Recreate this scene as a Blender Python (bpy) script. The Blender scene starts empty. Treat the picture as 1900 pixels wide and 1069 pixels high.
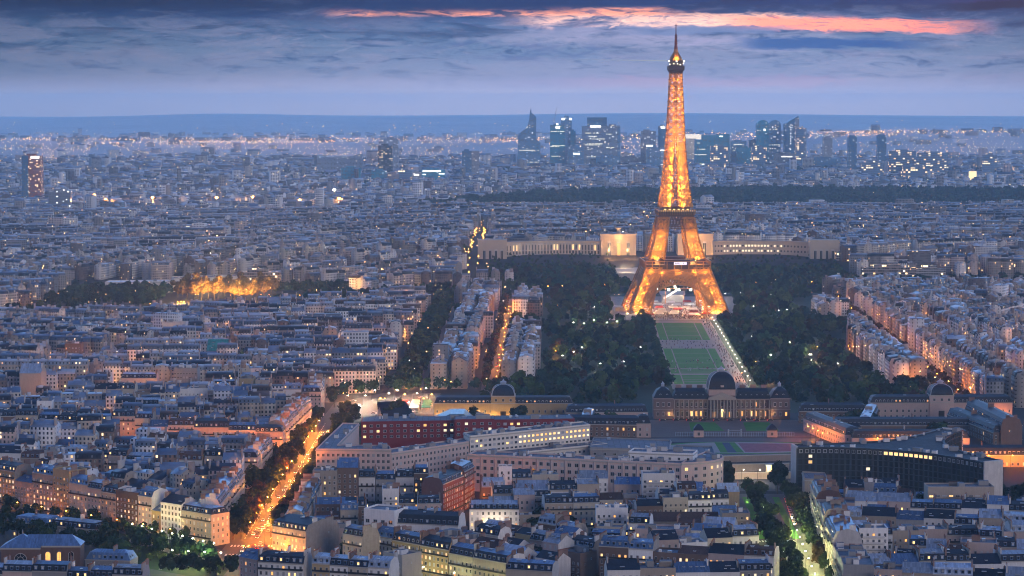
import bpy, math, random
import numpy as np
R = math.radians
rnd = random.Random(7)
nrs = np.random.RandomState(11)
SC = bpy.context.scene
COL = SC.collection
F, CZ, PITCH = 4498.0, 235.0, R(4.34)      # focal length in 1900-px units, eye height, downward tilt
CP, SP = math.cos(PITCH), math.sin(PITCH)
# ------------------------------------------------------------------ camera
cam = bpy.data.objects.new('camera', bpy.data.cameras.new('camera'))
COL.objects.link(cam)
cam.location = (0, 0, CZ)
cam.rotation_euler = (R(90) - PITCH, 0, 0)
cam.data.sensor_width = 36
cam.data.lens = 36 * F / 1900
cam.data.clip_start = 5
cam.data.clip_end = 80000
SC.camera = cam
SC.view_settings.view_transform = 'Standard'
SC.view_settings.look = 'None'
SC.view_settings.exposure = 0.72
SC.view_settings.gamma = 1
SC.view_settings.use_curve_mapping = False
cy = SC.cycles
cy.use_denoising = True
cy.max_bounces = 4; cy.diffuse_bounces = 2; cy.glossy_bounces = 2; cy.transmission_bounces = 2
cy.volume_bounces = 1; cy.transparent_max_bounces = 6
cy.caustics_reflective = False; cy.caustics_refractive = False
cy.sample_clamp_indirect = 4.0
cy.use_light_tree = True
cy.filter_width = 1.05

# ------------------------------------------------------------------ node helpers
def lin(r, g, b):
    f = lambda c: ((c / 255 + .055) / 1.055) ** 2.4 if c > 10 else c / 255 / 12.92
    return (f(r), f(g), f(b), 1)
class NT:
    def __init__(s, nt): s.nt = nt
    def n(s, t, **kw):
        o = s.nt.nodes.new(t)
        for k, v in kw.items(): setattr(o, k, v)
        return o
    def set(s, sock, v):
        if hasattr(v, 'is_output'): s.nt.links.new(v, sock)
        else: sock.default_value = v
    def m(s, op, a, b=0.0, c=0.0, clamp=False):
        o = s.n('ShaderNodeMath', operation=op, use_clamp=clamp)
        s.set(o.inputs[0], a); s.set(o.inputs[1], b); s.set(o.inputs[2], c)
        return o.outputs[0]
    def mr(s, v, a, b, c=0.0, d=1.0, smooth=True):
        o = s.n('ShaderNodeMapRange', interpolation_type='SMOOTHSTEP' if smooth else 'LINEAR')
        for i, x in enumerate((v, a, b, c, d)): s.set(o.inputs[i], x)
        return o.outputs[0]
    def mix(s, f, a, b, bt='MIX'):
        o = s.n('ShaderNodeMix', data_type='RGBA', blend_type=bt)
        s.set(o.inputs[0], f); s.set(o.inputs[6], a); s.set(o.inputs[7], b)
        return o.outputs[2]
    def comb(s, x, y, z):
        o = s.n('ShaderNodeCombineXYZ')
        for i, v in enumerate((x, y, z)): s.set(o.inputs[i], v)
        return o.outputs[0]
    def sep(s, v):
        o = s.n('ShaderNodeSeparateXYZ'); s.set(o.inputs[0], v); return o.outputs
    def noise(s, v, scale=1.0, detail=4.0, rough=.55, dist=0.0, dim='3D'):
        o = s.n('ShaderNodeTexNoise', noise_dimensions=dim)
        s.set(o.inputs['Vector'], v)
        o.inputs['Scale'].default_value = scale; o.inputs['Detail'].default_value = detail
        o.inputs['Roughness'].default_value = rough; o.inputs['Distortion'].default_value = dist
        return o.outputs[0]
    def white(s, v, dim='3D'):
        o = s.n('ShaderNodeTexWhiteNoise', noise_dimensions=dim); s.set(o.inputs['Vector'], v); return o.outputs[0]
    def ramp(s, f, stops, interp='LINEAR'):
        o = s.n('ShaderNodeValToRGB'); s.set(o.inputs[0], f)
        e = o.color_ramp.elements; o.color_ramp.interpolation = interp
        while len(e) > 1: e.remove(e[-1])
        e[0].position, e[0].color = stops[0]
        for p, c in stops[1:]:
            x = e.new(p); x.color = c
        return o.outputs[0]

# ------------------------------------------------------------------ world: dusk sky with streaked cloud
w = bpy.data.worlds.new('World'); SC.world = w; w.use_nodes = True
T = NT(w.node_tree)
for x in list(w.node_tree.nodes): w.node_tree.nodes.remove(x)
d = T.n('ShaderNodeTexCoord').outputs['Generated']
dx, dy, dz = T.sep(d)
q1 = T.comb(T.m('MULTIPLY', dx, 16), T.m('MULTIPLY', dy, 3), T.m('MULTIPLY', dz, 150))
q2 = T.comb(T.m('MULTIPLY', dx, 26), T.m('MULTIPLY', dy, 3), T.m('MULTIPLY', dz, 130))
n1 = T.noise(q1, 1.0, 7, .58, .6)
n2 = T.noise(q2, 2.3, 8, .6, .9)
n3 = T.noise(T.comb(T.m('MULTIPLY', dx, 9), dy, T.m('MULTIPLY', dz, 60)), 1.0, 5, .5, .4)
wz = T.m('ADD', dz, T.m('MULTIPLY', T.m('SUBTRACT', n1, .5), .010))
base = T.ramp(T.mr(wz, -.01, .05, 0, 1, False), [
    (0.0, lin(172, 158, 162)), (.17, lin(176, 162, 170)), (.28, lin(154, 150, 172)), (.42, lin(126, 132, 164)),
    (.55, lin(112, 124, 158)), (.68, lin(88, 104, 146)), (.78, lin(50, 70, 124)), (.86, lin(28, 50, 106)), (1.0, lin(22, 42, 96))])
# layered stratocumulus: lilac-grey billows over blue hollows, dark navy shelf at the top, bright afterglow gaps
n4 = T.noise(T.comb(T.m('MULTIPLY', dx, 24), T.m('MULTIPLY', dy, 3), T.m('MULTIPLY', dz, 120)), 1.0, 9, .62, 1.4)
n5 = T.noise(T.comb(T.m('MULTIPLY', dx, 62), T.m('MULTIPLY', dy, 3), T.m('MULTIPLY', dz, 330)), 1.0, 9, .66, 1.8)
hi = T.mr(dz, .0035, .020)
c = T.mix(T.m('MULTIPLY', T.mr(n2, .50, .30), T.m('MULTIPLY', hi, .75)), base, lin(44, 70, 124))
c = T.mix(T.m('MULTIPLY', T.mr(n4, .47, .62), T.m('MULTIPLY', hi, .60)), c, lin(136, 136, 166))
c = T.mix(T.m('MULTIPLY', T.mr(n3, .50, .66), T.m('MULTIPLY', hi, .25)), c, lin(150, 142, 166))
c = T.mix(T.m('MULTIPLY', T.mr(n5, .46, .30), T.m('MULTIPLY', hi, .55)), c, lin(52, 76, 126))
c = T.mix(T.m('MULTIPLY', T.mr(n5, .55, .68), T.m('MULTIPLY', hi, .40)), c, lin(158, 152, 176))
c = T.mix(T.m('MULTIPLY', T.mr(n1, .48, .34), T.m('MULTIPLY', T.mr(dz, .016, .032), .7)), c, lin(28, 54, 108))
def band(ec, slope, half, u0, u1, u2, u3, thr0, thr1, nz, warp=.006):
    e = T.m('SUBTRACT', T.m('ADD', dz, T.m('MULTIPLY', T.m('SUBTRACT', n4, .5), warp)), T.m('ADD', ec, T.m('MULTIPLY', dx, slope)))
    v = T.m('SUBTRACT', 1.0, T.m('DIVIDE', T.m('ABSOLUTE', e), half))
    u = T.m('MULTIPLY', T.mr(dx, u0, u1), T.mr(dx, u2, u3, 1, 0))
    return T.m('MULTIPLY', T.m('MULTIPLY', T.mr(T.m('ADD', v, T.m('MULTIPLY', T.m('SUBTRACT', n5, .5), 1.5)), 0.0, .6), u), T.mr(T.m('ADD', nz, T.m('MULTIPLY', T.m('SUBTRACT', n5, .5), .35)), thr0, thr1))
L = lambda c_, f, col: T.mix(f, c_, lin(*col))
c = L(c, T.m('MULTIPLY', band(.0085, .01, .0030, -.02, .06, .25, .4, .45, .6, n3), .40), (170, 140, 160))
# pale bright veil round the needle, then the rosy gaps
c = L(c, T.m('MULTIPLY', band(.0285, .0, .0075, -.02, .04, .10, .15, .30, .60, n2, .006), .55), (168, 160, 184))
c = L(c, T.m('MULTIPLY', band(.0378, .0, .0024, -.085, -.055, .05, .085, .38, .54, n4, .004), .95), (255, 194, 150))
c = L(c, T.m('MULTIPLY', band(.0345, -.004, .0034, -.01, .03, .10, .15, .36, .54, n1, .008), .9), (252, 214, 186))
c = L(c, T.m('MULTIPLY', band(.0352, -.022, .0036, .075, .105, .165, .20, .30, .46, n3, .003), .97), (250, 178, 138))
c = L(c, T.m('MULTIPLY', band(.0418, .0, .0016, .15, .18, .3, .4, .30, .5, n4, .003), .8), (170, 96, 130))
# dark shelves and torn fragments drifting across the glow
c = L(c, T.m('MULTIPLY', T.m('MULTIPLY', T.mr(n5, .53, .62), T.mr(dz, .026, .033)), .55), (84, 92, 140))
c = L(c, T.m('MULTIPLY', T.m('MULTIPLY', T.mr(n4, .56, .66), T.mr(dz, .030, .036)), .7), (66, 84, 138))
c = L(c, T.m('MULTIPLY', band(.0425, .0, .0030, -.03, .03, .3, .4, .34, .50, n4, .004), .95), (20, 56, 128))
c = L(c, T.m('MULTIPLY', band(.0410, .0, .0042, -.10, -.06, .0, .05, .30, .50, n1, .006), .92), (26, 58, 124))
c = L(c, T.m('MULTIPLY', band(.0425, .0, .0050, -.4, -.3, -.13, -.09, .25, .50, n1, .006), .85), (30, 48, 100))
c = L(c, T.m('MULTIPLY', band(.0370, -.006, .0040, -.3, -.20, -.10, -.07, .38, .56, n2, .006), .75), (20, 56, 122))
c = L(c, T.m('MULTIPLY', band(.0300, .0, .0028, .035, .06, .10, .125, .2, .45, n2, .005), .75), (104, 116, 160))
c = L(c, T.m('MULTIPLY', band(.0258, -.010, .0026, .085, .105, .15, .178, .15, .38, n3, .006), .93), (46, 78, 144))
c = L(c, T.m('MULTIPLY', band(.0345, .026, .0024, .165, .19, .3, .4, .20, .42, n3, .004), .95), (20, 30, 76))
c = L(c, T.m('MULTIPLY', band(.0220, .0, .0050, -.06, -.02, .03, .07, .44, .60, n2, .007), .6), (74, 88, 140))
c = T.mix(T.m('MULTIPLY', T.mr(T.m('ADD', dz, T.m('MULTIPLY', T.m('SUBTRACT', n1, .5), .012)), .033, .042), .55), c, lin(16, 36, 88))
side = T.m('MULTIPLY', T.mr(dx, -.24, .04, .62, 1.0), T.mr(dx, .12, .26, 1.0, .74))
c = T.mix(1.0, c, T.comb(side, side, side), 'MULTIPLY')
gm = T.n('ShaderNodeGamma'); T.set(gm.inputs[0], c); gm.inputs[1].default_value = 1.32
hs = T.n('ShaderNodeHueSaturation'); T.set(hs.inputs['Color'], gm.outputs[0]); hs.inputs['Hue'].default_value = .478; hs.inputs['Saturation'].default_value = 1.0; hs.inputs['Value'].default_value = 1.22
c = T.mix(T.mr(dz, .004, .014), T.mix(1.0, c, (1.02, 1.04, 1.08, 1), 'MULTIPLY'), hs.outputs[0])
front = T.ramp(T.mr(dz, .04, .9, 0, 1, False), [(0.0, (.20, .31, .60, 1)), (.06, (.50, .95, 1.74, 1)), (.26, (.42, .84, 1.64, 1)), (.5, (.11, .24, .62, 1)), (.72, (.04, .10, .28, 1)), (1.0, (.022, .06, .20, 1))])
backd = T.ramp(T.mr(dz, .04, .9, 0, 1, False), [(0.0, (.20, .20, .27, 1)), (.25, (.14, .15, .23, 1)), (.5, (.03, .055, .16, 1)), (1.0, (.022, .06, .20, 1))])
dome = T.mix(T.mr(dy, -.25, .7), backd, front)
c = T.mix(T.mr(dz, .043, .075), c, dome)
c = T.mix(T.mr(dz, -.012, -.05), c, lin(70, 80, 120))
sky = T.n('ShaderNodeTexSky', sky_type='NISHITA'); sky.sun_disc = False
sky.sun_elevation = R(1.5); sky.sun_rotation = R(14); sky.air_density = 1.2; sky.dust_density = 2.0
bg1 = T.n('ShaderNodeBackground'); T.set(bg1.inputs[0], c); bg1.inputs[1].default_value = 1.0
bg2 = T.n('ShaderNodeBackground'); T.set(bg2.inputs[0], sky.outputs[0]); bg2.inputs[1].default_value = 0.0012
ad = T.n('ShaderNodeAddShader'); T.set(ad.inputs[0], bg1.outputs[0]); T.set(ad.inputs[1], bg2.outputs[0])
T.set(T.n('ShaderNodeOutputWorld').inputs[0], ad.outputs[0])
w.cycles.sampling_method = 'MANUAL'; w.cycles.sample_map_resolution = 512

sun = bpy.data.objects.new('sun', bpy.data.lights.new('sun', 'SUN')); COL.objects.link(sun)
sun.data.energy = 0.52; sun.data.angle = R(24); sun.data.color = (1.0, .89, .87)
sun.rotation_euler = (R(74), 0, R(32))

# ------------------------------------------------------------------ pixel rays -> places on the ground (metres)
def ray(px, py):
    u, v = (px - 950) / F, (534.5 - py) / F
    return (u, CP + v * SP, -SP + v * CP)
def gp(px, py, z=0.0):
    a, b, c_ = ray(px, py); t = (z - CZ) / c_
    return (a * t, b * t)
def at_y(px, py, Y):
    a, b, c_ = ray(px, py); t = Y / b
    return (a * t, CZ + c_ * t)
def on_line(px, py, P, Q):
    a, b, c_ = ray(px, py)
    ex, ey = Q[0] - P[0], Q[1] - P[1]
    t = (P[0] * ey - P[1] * ex) / (a * ey - b * ex)
    return (a * t, b * t, CZ + c_ * t)
def ss(a, b, x):
    t = min(1, max(0, (x - a) / (b - a))); return t * t * (3 - 2 * t)
def H(x, y):
    h = 26 * ss(3130, 3360, y) * (1 - ss(4500, 5100, y)) * (.35 + .65 * ss(-500, -60, x))
    h += 14 * ss(5600, 8200, y) + 78 * ss(9800, 11600, y) * (.45 + .55 * ss(-400, 2200, x)) * (1 - .75 * ss(12200, 14500, y))
    h += (78 + 9 * math.sin(x / 1500 + 1) + 4 * math.sin(x / 640) + 9 * math.sin(x / 3100 + 2) + 26 * math.exp(-((x + 3300) / 900) ** 2) + 14 * math.exp(-((x - 2600) / 1500) ** 2)) * ss(16500, 21500, y)
    return h
ORD = 'first second third fourth fifth sixth seventh eighth ninth tenth eleventh twelfth thirteenth fourteenth fifteenth sixteenth seventeenth eighteenth nineteenth'.split()
TENS = 'twenty thirty forty fifty sixty seventy eighty ninety'.split()
def nth(i):
    i += 1
    if i < 20: return ORD[i - 1]
    t, r = divmod(i, 10)
    if t >= 10: return 'hundred and ' + nth(i - 101) if i > 100 else 'hundredth'
    return (TENS[t - 2] + '-' + ORD[r - 1]) if r else TENS[t - 2][:-1] + 'ieth'
# ------------------------------------------------------------------ materials
def newmat(name):
    m = bpy.data.materials.new(name); m.use_nodes = True
    nt = m.node_tree
    for x in list(nt.nodes): nt.nodes.remove(x)
    t = NT(nt); o = t.n('ShaderNodeOutputMaterial'); b = t.n('ShaderNodeBsdfPrincipled')
    nt.links.new(b.outputs[0], o.inputs[0])
    b.inputs['Specular IOR Level'].default_value = .3
    return m, t, b
def geo(t): return t.n('ShaderNodeNewGeometry').outputs['Position']
def rand_obj(t): return t.n('ShaderNodeObjectInfo').outputs['Random']
def surf(name, col, rough=.8, amt=.25, scale=.25, metal=0.0, vary=.2, streak=0.0, spec=.3):
    m, t, b = newmat(name)
    p = geo(t)
    n = t.noise(p, scale, 5, .6)
    k = t.m('ADD', 1 - amt, t.m('MULTIPLY', n, 2 * amt))
    if streak:
        x, y, z = t.sep(p)
        k = t.m('MULTIPLY', k, t.m('ADD', 1 - streak, t.m('MULTIPLY', t.noise(t.comb(x, y, t.m('MULTIPLY', z, .08)), 1.3, 4, .65), 2 * streak)))
    if vary: k = t.m('MULTIPLY', k, t.m('ADD', 1 - vary, t.m('MULTIPLY', rand_obj(t), 2 * vary)))
    c = t.mix(1.0, (*col, 1), t.comb(k, k, k), 'MULTIPLY')
    t.set(b.inputs['Base Color'], c)
    b.inputs['Roughness'].default_value = rough; b.inputs['Metallic'].default_value = metal
    b.inputs['Specular IOR Level'].default_value = spec
    return m
def zinc(name, col, rough=.34, panel=(.7, 3.0), vary=.3, amt=.22):
    m, t, b = newmat(name)
    uv = t.n('ShaderNodeUVMap').outputs[0]
    u, v, _ = t.sep(uv)
    cell = t.white(t.comb(t.m('FLOOR', t.m('DIVIDE', u, panel[0])), t.m('FLOOR', t.m('DIVIDE', v, panel[1])), rand_obj(t)))
    seam = t.m('LESS_THAN', t.m('FRACT', t.m('DIVIDE', u, panel[0])), .1)
    n = t.noise(geo(t), .35, 5, .65)
    k = t.m('MULTIPLY', t.m('ADD', 1 - amt, t.m('MULTIPLY', cell, 2 * amt)), t.m('ADD', .62, t.m('MULTIPLY', n, .76)))
    k = t.m('MULTIPLY', k, t.m('ADD', 1 - vary, t.m('MULTIPLY', rand_obj(t), 2 * vary)))
    k = t.m('MULTIPLY', k, t.m('SUBTRACT', 1.0, t.m('MULTIPLY', seam, .3)))
    t.set(b.inputs['Base Color'], t.mix(1.0, (*col, 1), t.comb(k, k, k), 'MULTIPLY'))
    t.set(b.inputs['Roughness'], t.m('ADD', rough - .1, t.m('MULTIPLY', n, .25)))
    b.inputs['Metallic'].default_value = .15
    return m
def glow(name, col, strength, grid=None):
    m, t, b = newmat(name)
    b.inputs['Base Color'].default_value = (.12, .1, .08, 1)
    b.inputs['Emission Color'].default_value = (*col, 1)
    k = t.m('MULTIPLY', t.m('ADD', .45, t.m('MULTIPLY', t.noise(geo(t), .9, 3, .6), 1.1)), strength)
    t.set(b.inputs['Emission Strength'], k)
    return m
def glass(name, col=(.012, .016, .026), rough=.12):
    m, t, b = newmat(name)
    n = t.noise(geo(t), .15, 3)
    t.set(b.inputs['Base Color'], t.mix(n, (*[c * .6 for c in col], 1), (*[c * 1.6 for c in col], 1)))
    b.inputs['Roughness'].default_value = rough; b.inputs['Specular IOR Level'].default_value = .5
    return m
def facade(name, bay=2.7, flo=3.1, wu=(.27, .73), wv=(.22, .78), lit=.07, tint=True, base=(.4, .36, .32), dark=(.02, .024, .034), power=2.6, glassy=False, warm=True):
    """wall with window openings laid out in metres over its own faces; some panes are lit rooms"""
    m, t, b = newmat(name)
    uv = t.n('ShaderNodeUVMap').outputs[0]
    u, v, _ = t.sep(uv)
    uu, vv = t.m('DIVIDE', u, bay), t.m('DIVIDE', v, flo)
    fu, fv = t.m('FRACT', uu), t.m('FRACT', vv)
    inside = lambda f, a, e: t.m('MULTIPLY', t.m('GREATER_THAN', f, a), t.m('LESS_THAN', f, e))
    mask = t.m('MULTIPLY', t.m('MULTIPLY', inside(fu, *wu), inside(fv, *wv)), t.m('GREATER_THAN', v, .5))
    cell = t.comb(t.m('FLOOR', uu), t.m('FLOOR', vv), 3.7)
    r1 = t.white(cell)
    r2 = t.white(t.comb(t.m('FLOOR', uu), t.m('FLOOR', vv), 9.1))
    on = t.m('MULTIPLY', t.m('LESS_THAN', r1, lit), mask)
    if tint:
        a = t.n('ShaderNodeVertexColor', layer_name='tint').outputs[0]
    else: a = (*base, 1)
    k = t.m('ADD', .72, t.m('MULTIPLY', t.noise(geo(t), .12, 5, .65), .56))
    wall = t.mix(1.0, a, t.comb(k, k, k), 'MULTIPLY')
    pane = t.mix(t.m('LESS_THAN', r2, .3), (*dark, 1), (.16, .16, .17, 1))
    t.set(b.inputs['Base Color'], t.mix(mask, wall, pane))
    t.set(b.inputs['Roughness'], t.m('SUBTRACT', .8, t.m('MULTIPLY', mask, .55)))
    ec = t.mix(r2, (1, .50, .16, 1), (1, .76, .42, 1)) if warm else t.mix(r2, (1, .74, .42, 1), (.9, .95, 1, 1))
    t.set(b.inputs['Emission Color'], ec)
    t.set(b.inputs['Emission Strength'], t.m('MULTIPLY', on, t.m('ADD', power * .35, t.m('MULTIPLY', t.white(cell), power / max(lit, .01) * .9))))
    return m
def tinted(name, rough=.6, metal=0.0, amt=.3, scale=.2):
    m, t, b = newmat(name)
    a = t.n('ShaderNodeVertexColor', layer_name='tint').outputs[0]
    k = t.m('ADD', 1 - amt, t.m('MULTIPLY', t.noise(geo(t), scale, 5, .65), 2 * amt))
    t.set(b.inputs['Base Color'], t.mix(1.0, a, t.comb(k, k, k), 'MULTIPLY'))
    b.inputs['Roughness'].default_value = rough; b.inputs['Metallic'].default_value = metal
    return m
def mass_leaf(name):
    m, t, b = newmat(name)
    a = t.n('ShaderNodeVertexColor', layer_name='tint').outputs[0]
    k = t.m('ADD', .55, t.m('MULTIPLY', t.noise(geo(t), .35, 4, .65), .9))
    t.set(b.inputs['Base Color'], t.mix(1.0, a, t.comb(k, k, k), 'MULTIPLY'))
    b.inputs['Roughness'].default_value = .9; b.inputs['Specular IOR Level'].default_value = .03
    return m
def leafy(name, c1, c2):
    m, t, b = newmat(name)
    p = geo(t)
    f = t.mr(t.noise(p, .28, 4, .6), .3, .7)
    c = t.mix(f, (*c1, 1), (*c2, 1))
    k = t.m('ADD', .7, t.m('MULTIPLY', rand_obj(t), .6))
    t.set(b.inputs['Base Color'], t.mix(1.0, c, t.comb(k, k, k), 'MULTIPLY'))
    b.inputs['Roughness'].default_value = .85; b.inputs['Specular IOR Level'].default_value = .05
    return m

WALLC = {'cream': (.52, .45, .36), 'white': (.74, .71, .69), 'rosy': (.50, .38, .34), 'beige': (.38, .31, .25), 'grey': (.30, .29, .29), 'ochre': (.44, .32, .17), 'red brick': (.20, .055, .045), 'brown': (.17, .11, .085)}
WALL = {k: surf('plaster_' + k.replace(' ', '_'), v, .85, .14, .3, vary=.18, streak=.16) for k, v in WALLC.items()}
GABLE = {'blank stone': surf('gable_stone', (.30, .25, .21), .92, .3, .5, vary=.25, streak=.25), 'pale render': surf('gable_pale', (.62, .57, .53), .9, .22, .3, vary=.25, streak=.28), 'maroon brick': surf('gable_maroon', (.13, .065, .06), .9, .25, .6, vary=.2, streak=.2)}
ROOF = {'blue zinc': zinc('zinc_blue', (.10, .175, .31)), 'pale zinc': zinc('zinc_pale', (.36, .42, .50)), 'dark slate': zinc('slate_dark', (.018, .024, .042), .5, (.5, .5)), 'brown tile': zinc('tile_brown', (.10, .055, .045), .8, (.4, .4)), 'flat grey': zinc('gravel_roof', (.16, .17, .20), .85, (4, 4), amt=.12)}
M = dict(
    trim=surf('cut_stone', (.44, .40, .35), .8, .12, .6), iron=surf('dark_iron', (.025, .025, .03), .5, .1), stack=surf('chimney_brick', (.24, .15, .12), .9, .25, 1.0, vary=.4),
    pots=surf('terracotta_pots', (.30, .12, .07), .8, .2, 2.0), pane=glass('window_glass'), frame=surf('painted_frame', (.50, .48, .46), .6, .1), blind=surf('lowered_blind', (.42, .42, .43), .7, .12, 1.0, vary=.3),
    lit1=glow('lit_room_amber', (1, .42, .09), 1.1), lit2=glow('lit_room_yellow', (1, .57, .20), 1.3), lit3=glow('lit_room_white', (1, .76, .46), 1.1),
    asphalt=surf('asphalt', (.085, .08, .075), .8, .3, .15, vary=0), paving=surf('paving', (.08, .075, .07), .85, .2, .2, vary=0), sand=surf('sand_path', (.33, .27, .23), .95, .18, .1, vary=0),
    grass=surf('lawn', (.062, .22, .03), .95, .35, .12, vary=0), paint=surf('road_paint', (.7, .68, .64), .7, .15, .8, vary=0),
    bark=surf('bark', (.06, .045, .035), .95, .3, 1.5), leaf=leafy('leaf_green', (.014, .026, .010), (.036, .056, .018)), leafb=leafy('leaf_deep', (.008, .018, .010), (.022, .040, .020)), leafr=leafy('leaf_rust', (.045, .028, .014), (.095, .055, .026)), leafg=leafy('leaf_gold', (.10, .065, .02), (.19, .125, .035)),
    gold=surf('bronze_paint', (.36, .185, .065), .5, .15, .3, metal=.2, vary=0), golddark=surf('bronze_paint_dark', (.09, .055, .04), .6, .2, .3, vary=0),
    steel=surf('light_steel', (.40, .42, .45), .4, .1, .5, metal=.4), white=surf('white_paint', (.70, .70, .70), .5, .08, .5, vary=.05), green=surf('green_copper', (.05, .25, .21), .5, .2, .4), red=surf('red_canvas', (.30, .03, .03), .8, .2, .5),
    bulb_o=glow('lamp_orange', (1, .34, .04), 20), bulb_w=glow('lamp_white', (1, .88, .68), 18), bulb_c=glow('cabin_lamp', (1, .85, .65), 2.5), bulb_g=glow('lamp_pale', (.92, 1, .70), 24), bulb_s=glow('flood_white', (1, .95, .86), 40),
    tail=glow('tail_lamp', (1, .02, .01), 8), head=glow('head_lamp', (1, .80, .5), 7), screen=glow('banner_lit', (.85, .72, .95), 1.0), beam=None)
CARM = [surf('car_' + n, c, .3, .05, 1.0, metal=.2, spec=.6, vary=.1) for n, c in (('white', (.6, .6, .6)), ('grey', (.2, .21, .23)), ('black', (.02, .02, .025)), ('red', (.25, .02, .02)), ('blue', (.03, .06, .18)))]

# ------------------------------------------------------------------ mesh collecting
class MB:
    def __init__(s): s.v = []; s.f = []; s.mi = []
    def face(s, pts, m=0):
        k = len(s.v); s.v.extend(pts); s.f.append(tuple(range(k, k + len(pts)))); s.mi.append(m)
    def box(s, x0, x1, y0, y1, z0, z1, m=0, bottom=False):
        k = len(s.v)
        s.v += [(x0, y0, z0), (x1, y0, z0), (x1, y1, z0), (x0, y1, z0), (x0, y0, z1), (x1, y0, z1), (x1, y1, z1), (x0, y1, z1)]
        fs = [(0, 1, 5, 4), (1, 2, 6, 5), (2, 3, 7, 6), (3, 0, 4, 7), (4, 5, 6, 7)] + ([(3, 2, 1, 0)] if bottom else [])
        s.f += [tuple(k + i for i in q) for q in fs]; s.mi += [m] * len(fs)
    def prism(s, poly, z0, z1, m=0, mt=None, base=None):
        """upright prism over a counter-clockwise outline; z1 may be one height or one per corner"""
        n = len(poly); k = len(s.v)
        zt = z1 if hasattr(z1, '__len__') else [z1] * n
        s.v += [(x, y, z0) for x, y in poly] + [(x, y, z) for (x, y), z in zip(poly, zt)]
        for i in range(n):
            j = (i + 1) % n
            s.f.append((k + i, k + j, k + n + j, k + n + i)); s.mi.append(m)
        s.f.append(tuple(k + n + i for i in range(n))); s.mi.append(m if mt is None else mt)
    def bar(s, p, q, w, m=0, h=None):
        p = np.array(p, float); q = np.array(q, float); d = q - p; L = np.linalg.norm(d)
        if L < 1e-6: return
        d /= L; up = np.array((0, 0, 1.)) if abs(d[2]) < .95 else np.array((1., 0, 0))
        a = np.cross(d, up); a /= np.linalg.norm(a); b = np.cross(a, d)
        a *= w / 2; b *= (h or w) / 2; k = len(s.v)
        for e in (p, q):
            for sa, sb in ((-1, -1), (1, -1), (1, 1), (-1, 1)): s.v.append(tuple(e + sa * a + sb * b))
        for fc in ((0, 1, 5, 4), (1, 2, 6, 5), (2, 3, 7, 6), (3, 0, 4, 7), (0, 3, 2, 1), (4, 5, 6, 7)):
            s.f.append(tuple(k + i for i in fc)); s.mi.append(m)
    def tube(s, p, q, r0, r1, n=8, m=0, cap=True):
        p = np.array(p, float); q = np.array(q, float); d = q - p; d /= max(1e-9, np.linalg.norm(d))
        up = np.array((0, 0, 1.)) if abs(d[2]) < .95 else np.array((1., 0, 0))
        a = np.cross(d, up); a /= np.linalg.norm(a); b = np.cross(d, a); k = len(s.v)
        for e, r in ((p, r0), (q, r1)):
            for i in range(n):
                t = 2 * math.pi * i / n; s.v.append(tuple(e + r * (math.cos(t) * a + math.sin(t) * b)))
        for i in range(n):
            j = (i + 1) % n; s.f.append((k + i, k + j, k + n + j, k + n + i)); s.mi.append(m)
        if cap: s.f.append(tuple(k + n + i for i in range(n))); s.mi.append(m)
    def lathe(s, prof, cx=0, cy=0, n=16, m=0, a0=0, sx=1, sy=1):
        k = len(s.v)
        for r, z in prof:
            for i in range(n):
                t = a0 + 2 * math.pi * i / n; s.v.append((cx + sx * r * math.cos(t), cy + sy * r * math.sin(t), z))
        for a in range(len(prof) - 1):
            for i in range(n):
                j = (i + 1) % n; s.f.append((k + a * n + i, k + a * n + j, k + (a + 1) * n + j, k + (a + 1) * n + i)); s.mi.append(m)
        s.f.append(tuple(k + (len(prof) - 1) * n + i for i in range(n))); s.mi.append(m)
    def mesh(s, name, mats, smooth=False):
        me = bpy.data.meshes.new(name); me.from_pydata(s.v, [], s.f)
        mats = mats if isinstance(mats, (list, tuple)) else [mats]
        for x in mats: me.materials.append(x)
        if len(mats) > 1: me.polygons.foreach_set('material_index', s.mi)
        if smooth: me.polygons.foreach_set('use_smooth', [True] * len(s.f))
        uv_metres(me)
        return me
    def build(s, name, mats, parent=None, smooth=False):
        o = bpy.data.objects.new(name, s.mesh(name, mats, smooth)); COL.objects.link(o)
        if parent: o.parent = parent
        return o
def uv_metres(me):
    n = len(me.loops)
    if not n: return
    uv = me.uv_layers.new(name='UVMap')
    co = np.empty(len(me.vertices) * 3, np.float32); me.vertices.foreach_get('co', co); co = co.reshape(-1, 3)
    vi = np.empty(n, np.int32); me.loops.foreach_get('vertex_index', vi)
    nf = len(me.polygons); nor = np.empty(nf * 3, np.float32); me.polygons.foreach_get('normal', nor); nor = nor.reshape(-1, 3)
    lt = np.empty(nf, np.int32); me.polygons.foreach_get('loop_total', lt)
    ln = np.repeat(nor, lt, 0); p = co[vi]
    h = np.hypot(ln[:, 0], ln[:, 1]); flat = h < .05; h = np.where(flat, 1, h)
    u = np.where(flat, p[:, 0], (-ln[:, 1] * p[:, 0] + ln[:, 0] * p[:, 1]) / h)
    v = np.where(flat, p[:, 1], p[:, 2] / np.maximum(.25, np.where(flat, 1, h)))
    uv.data.foreach_set('uv', np.stack([u, v], 1).astype(np.float32).ravel())
def thing(name, label, cat, loc=(0, 0, 0), rz=0.0, group=None):
    o = bpy.data.objects.new(name, None); COL.objects.link(o); o.empty_display_size = 1
    o.location = loc; o.rotation_euler = (0, 0, rz); return tag(o, label, cat, group)
def tag(o, label, cat, group=None, kind=None):
    if label: o['label'] = label
    if cat: o['category'] = cat
    if group: o['group'] = group
    if kind: o['kind'] = kind
    return o
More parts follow.
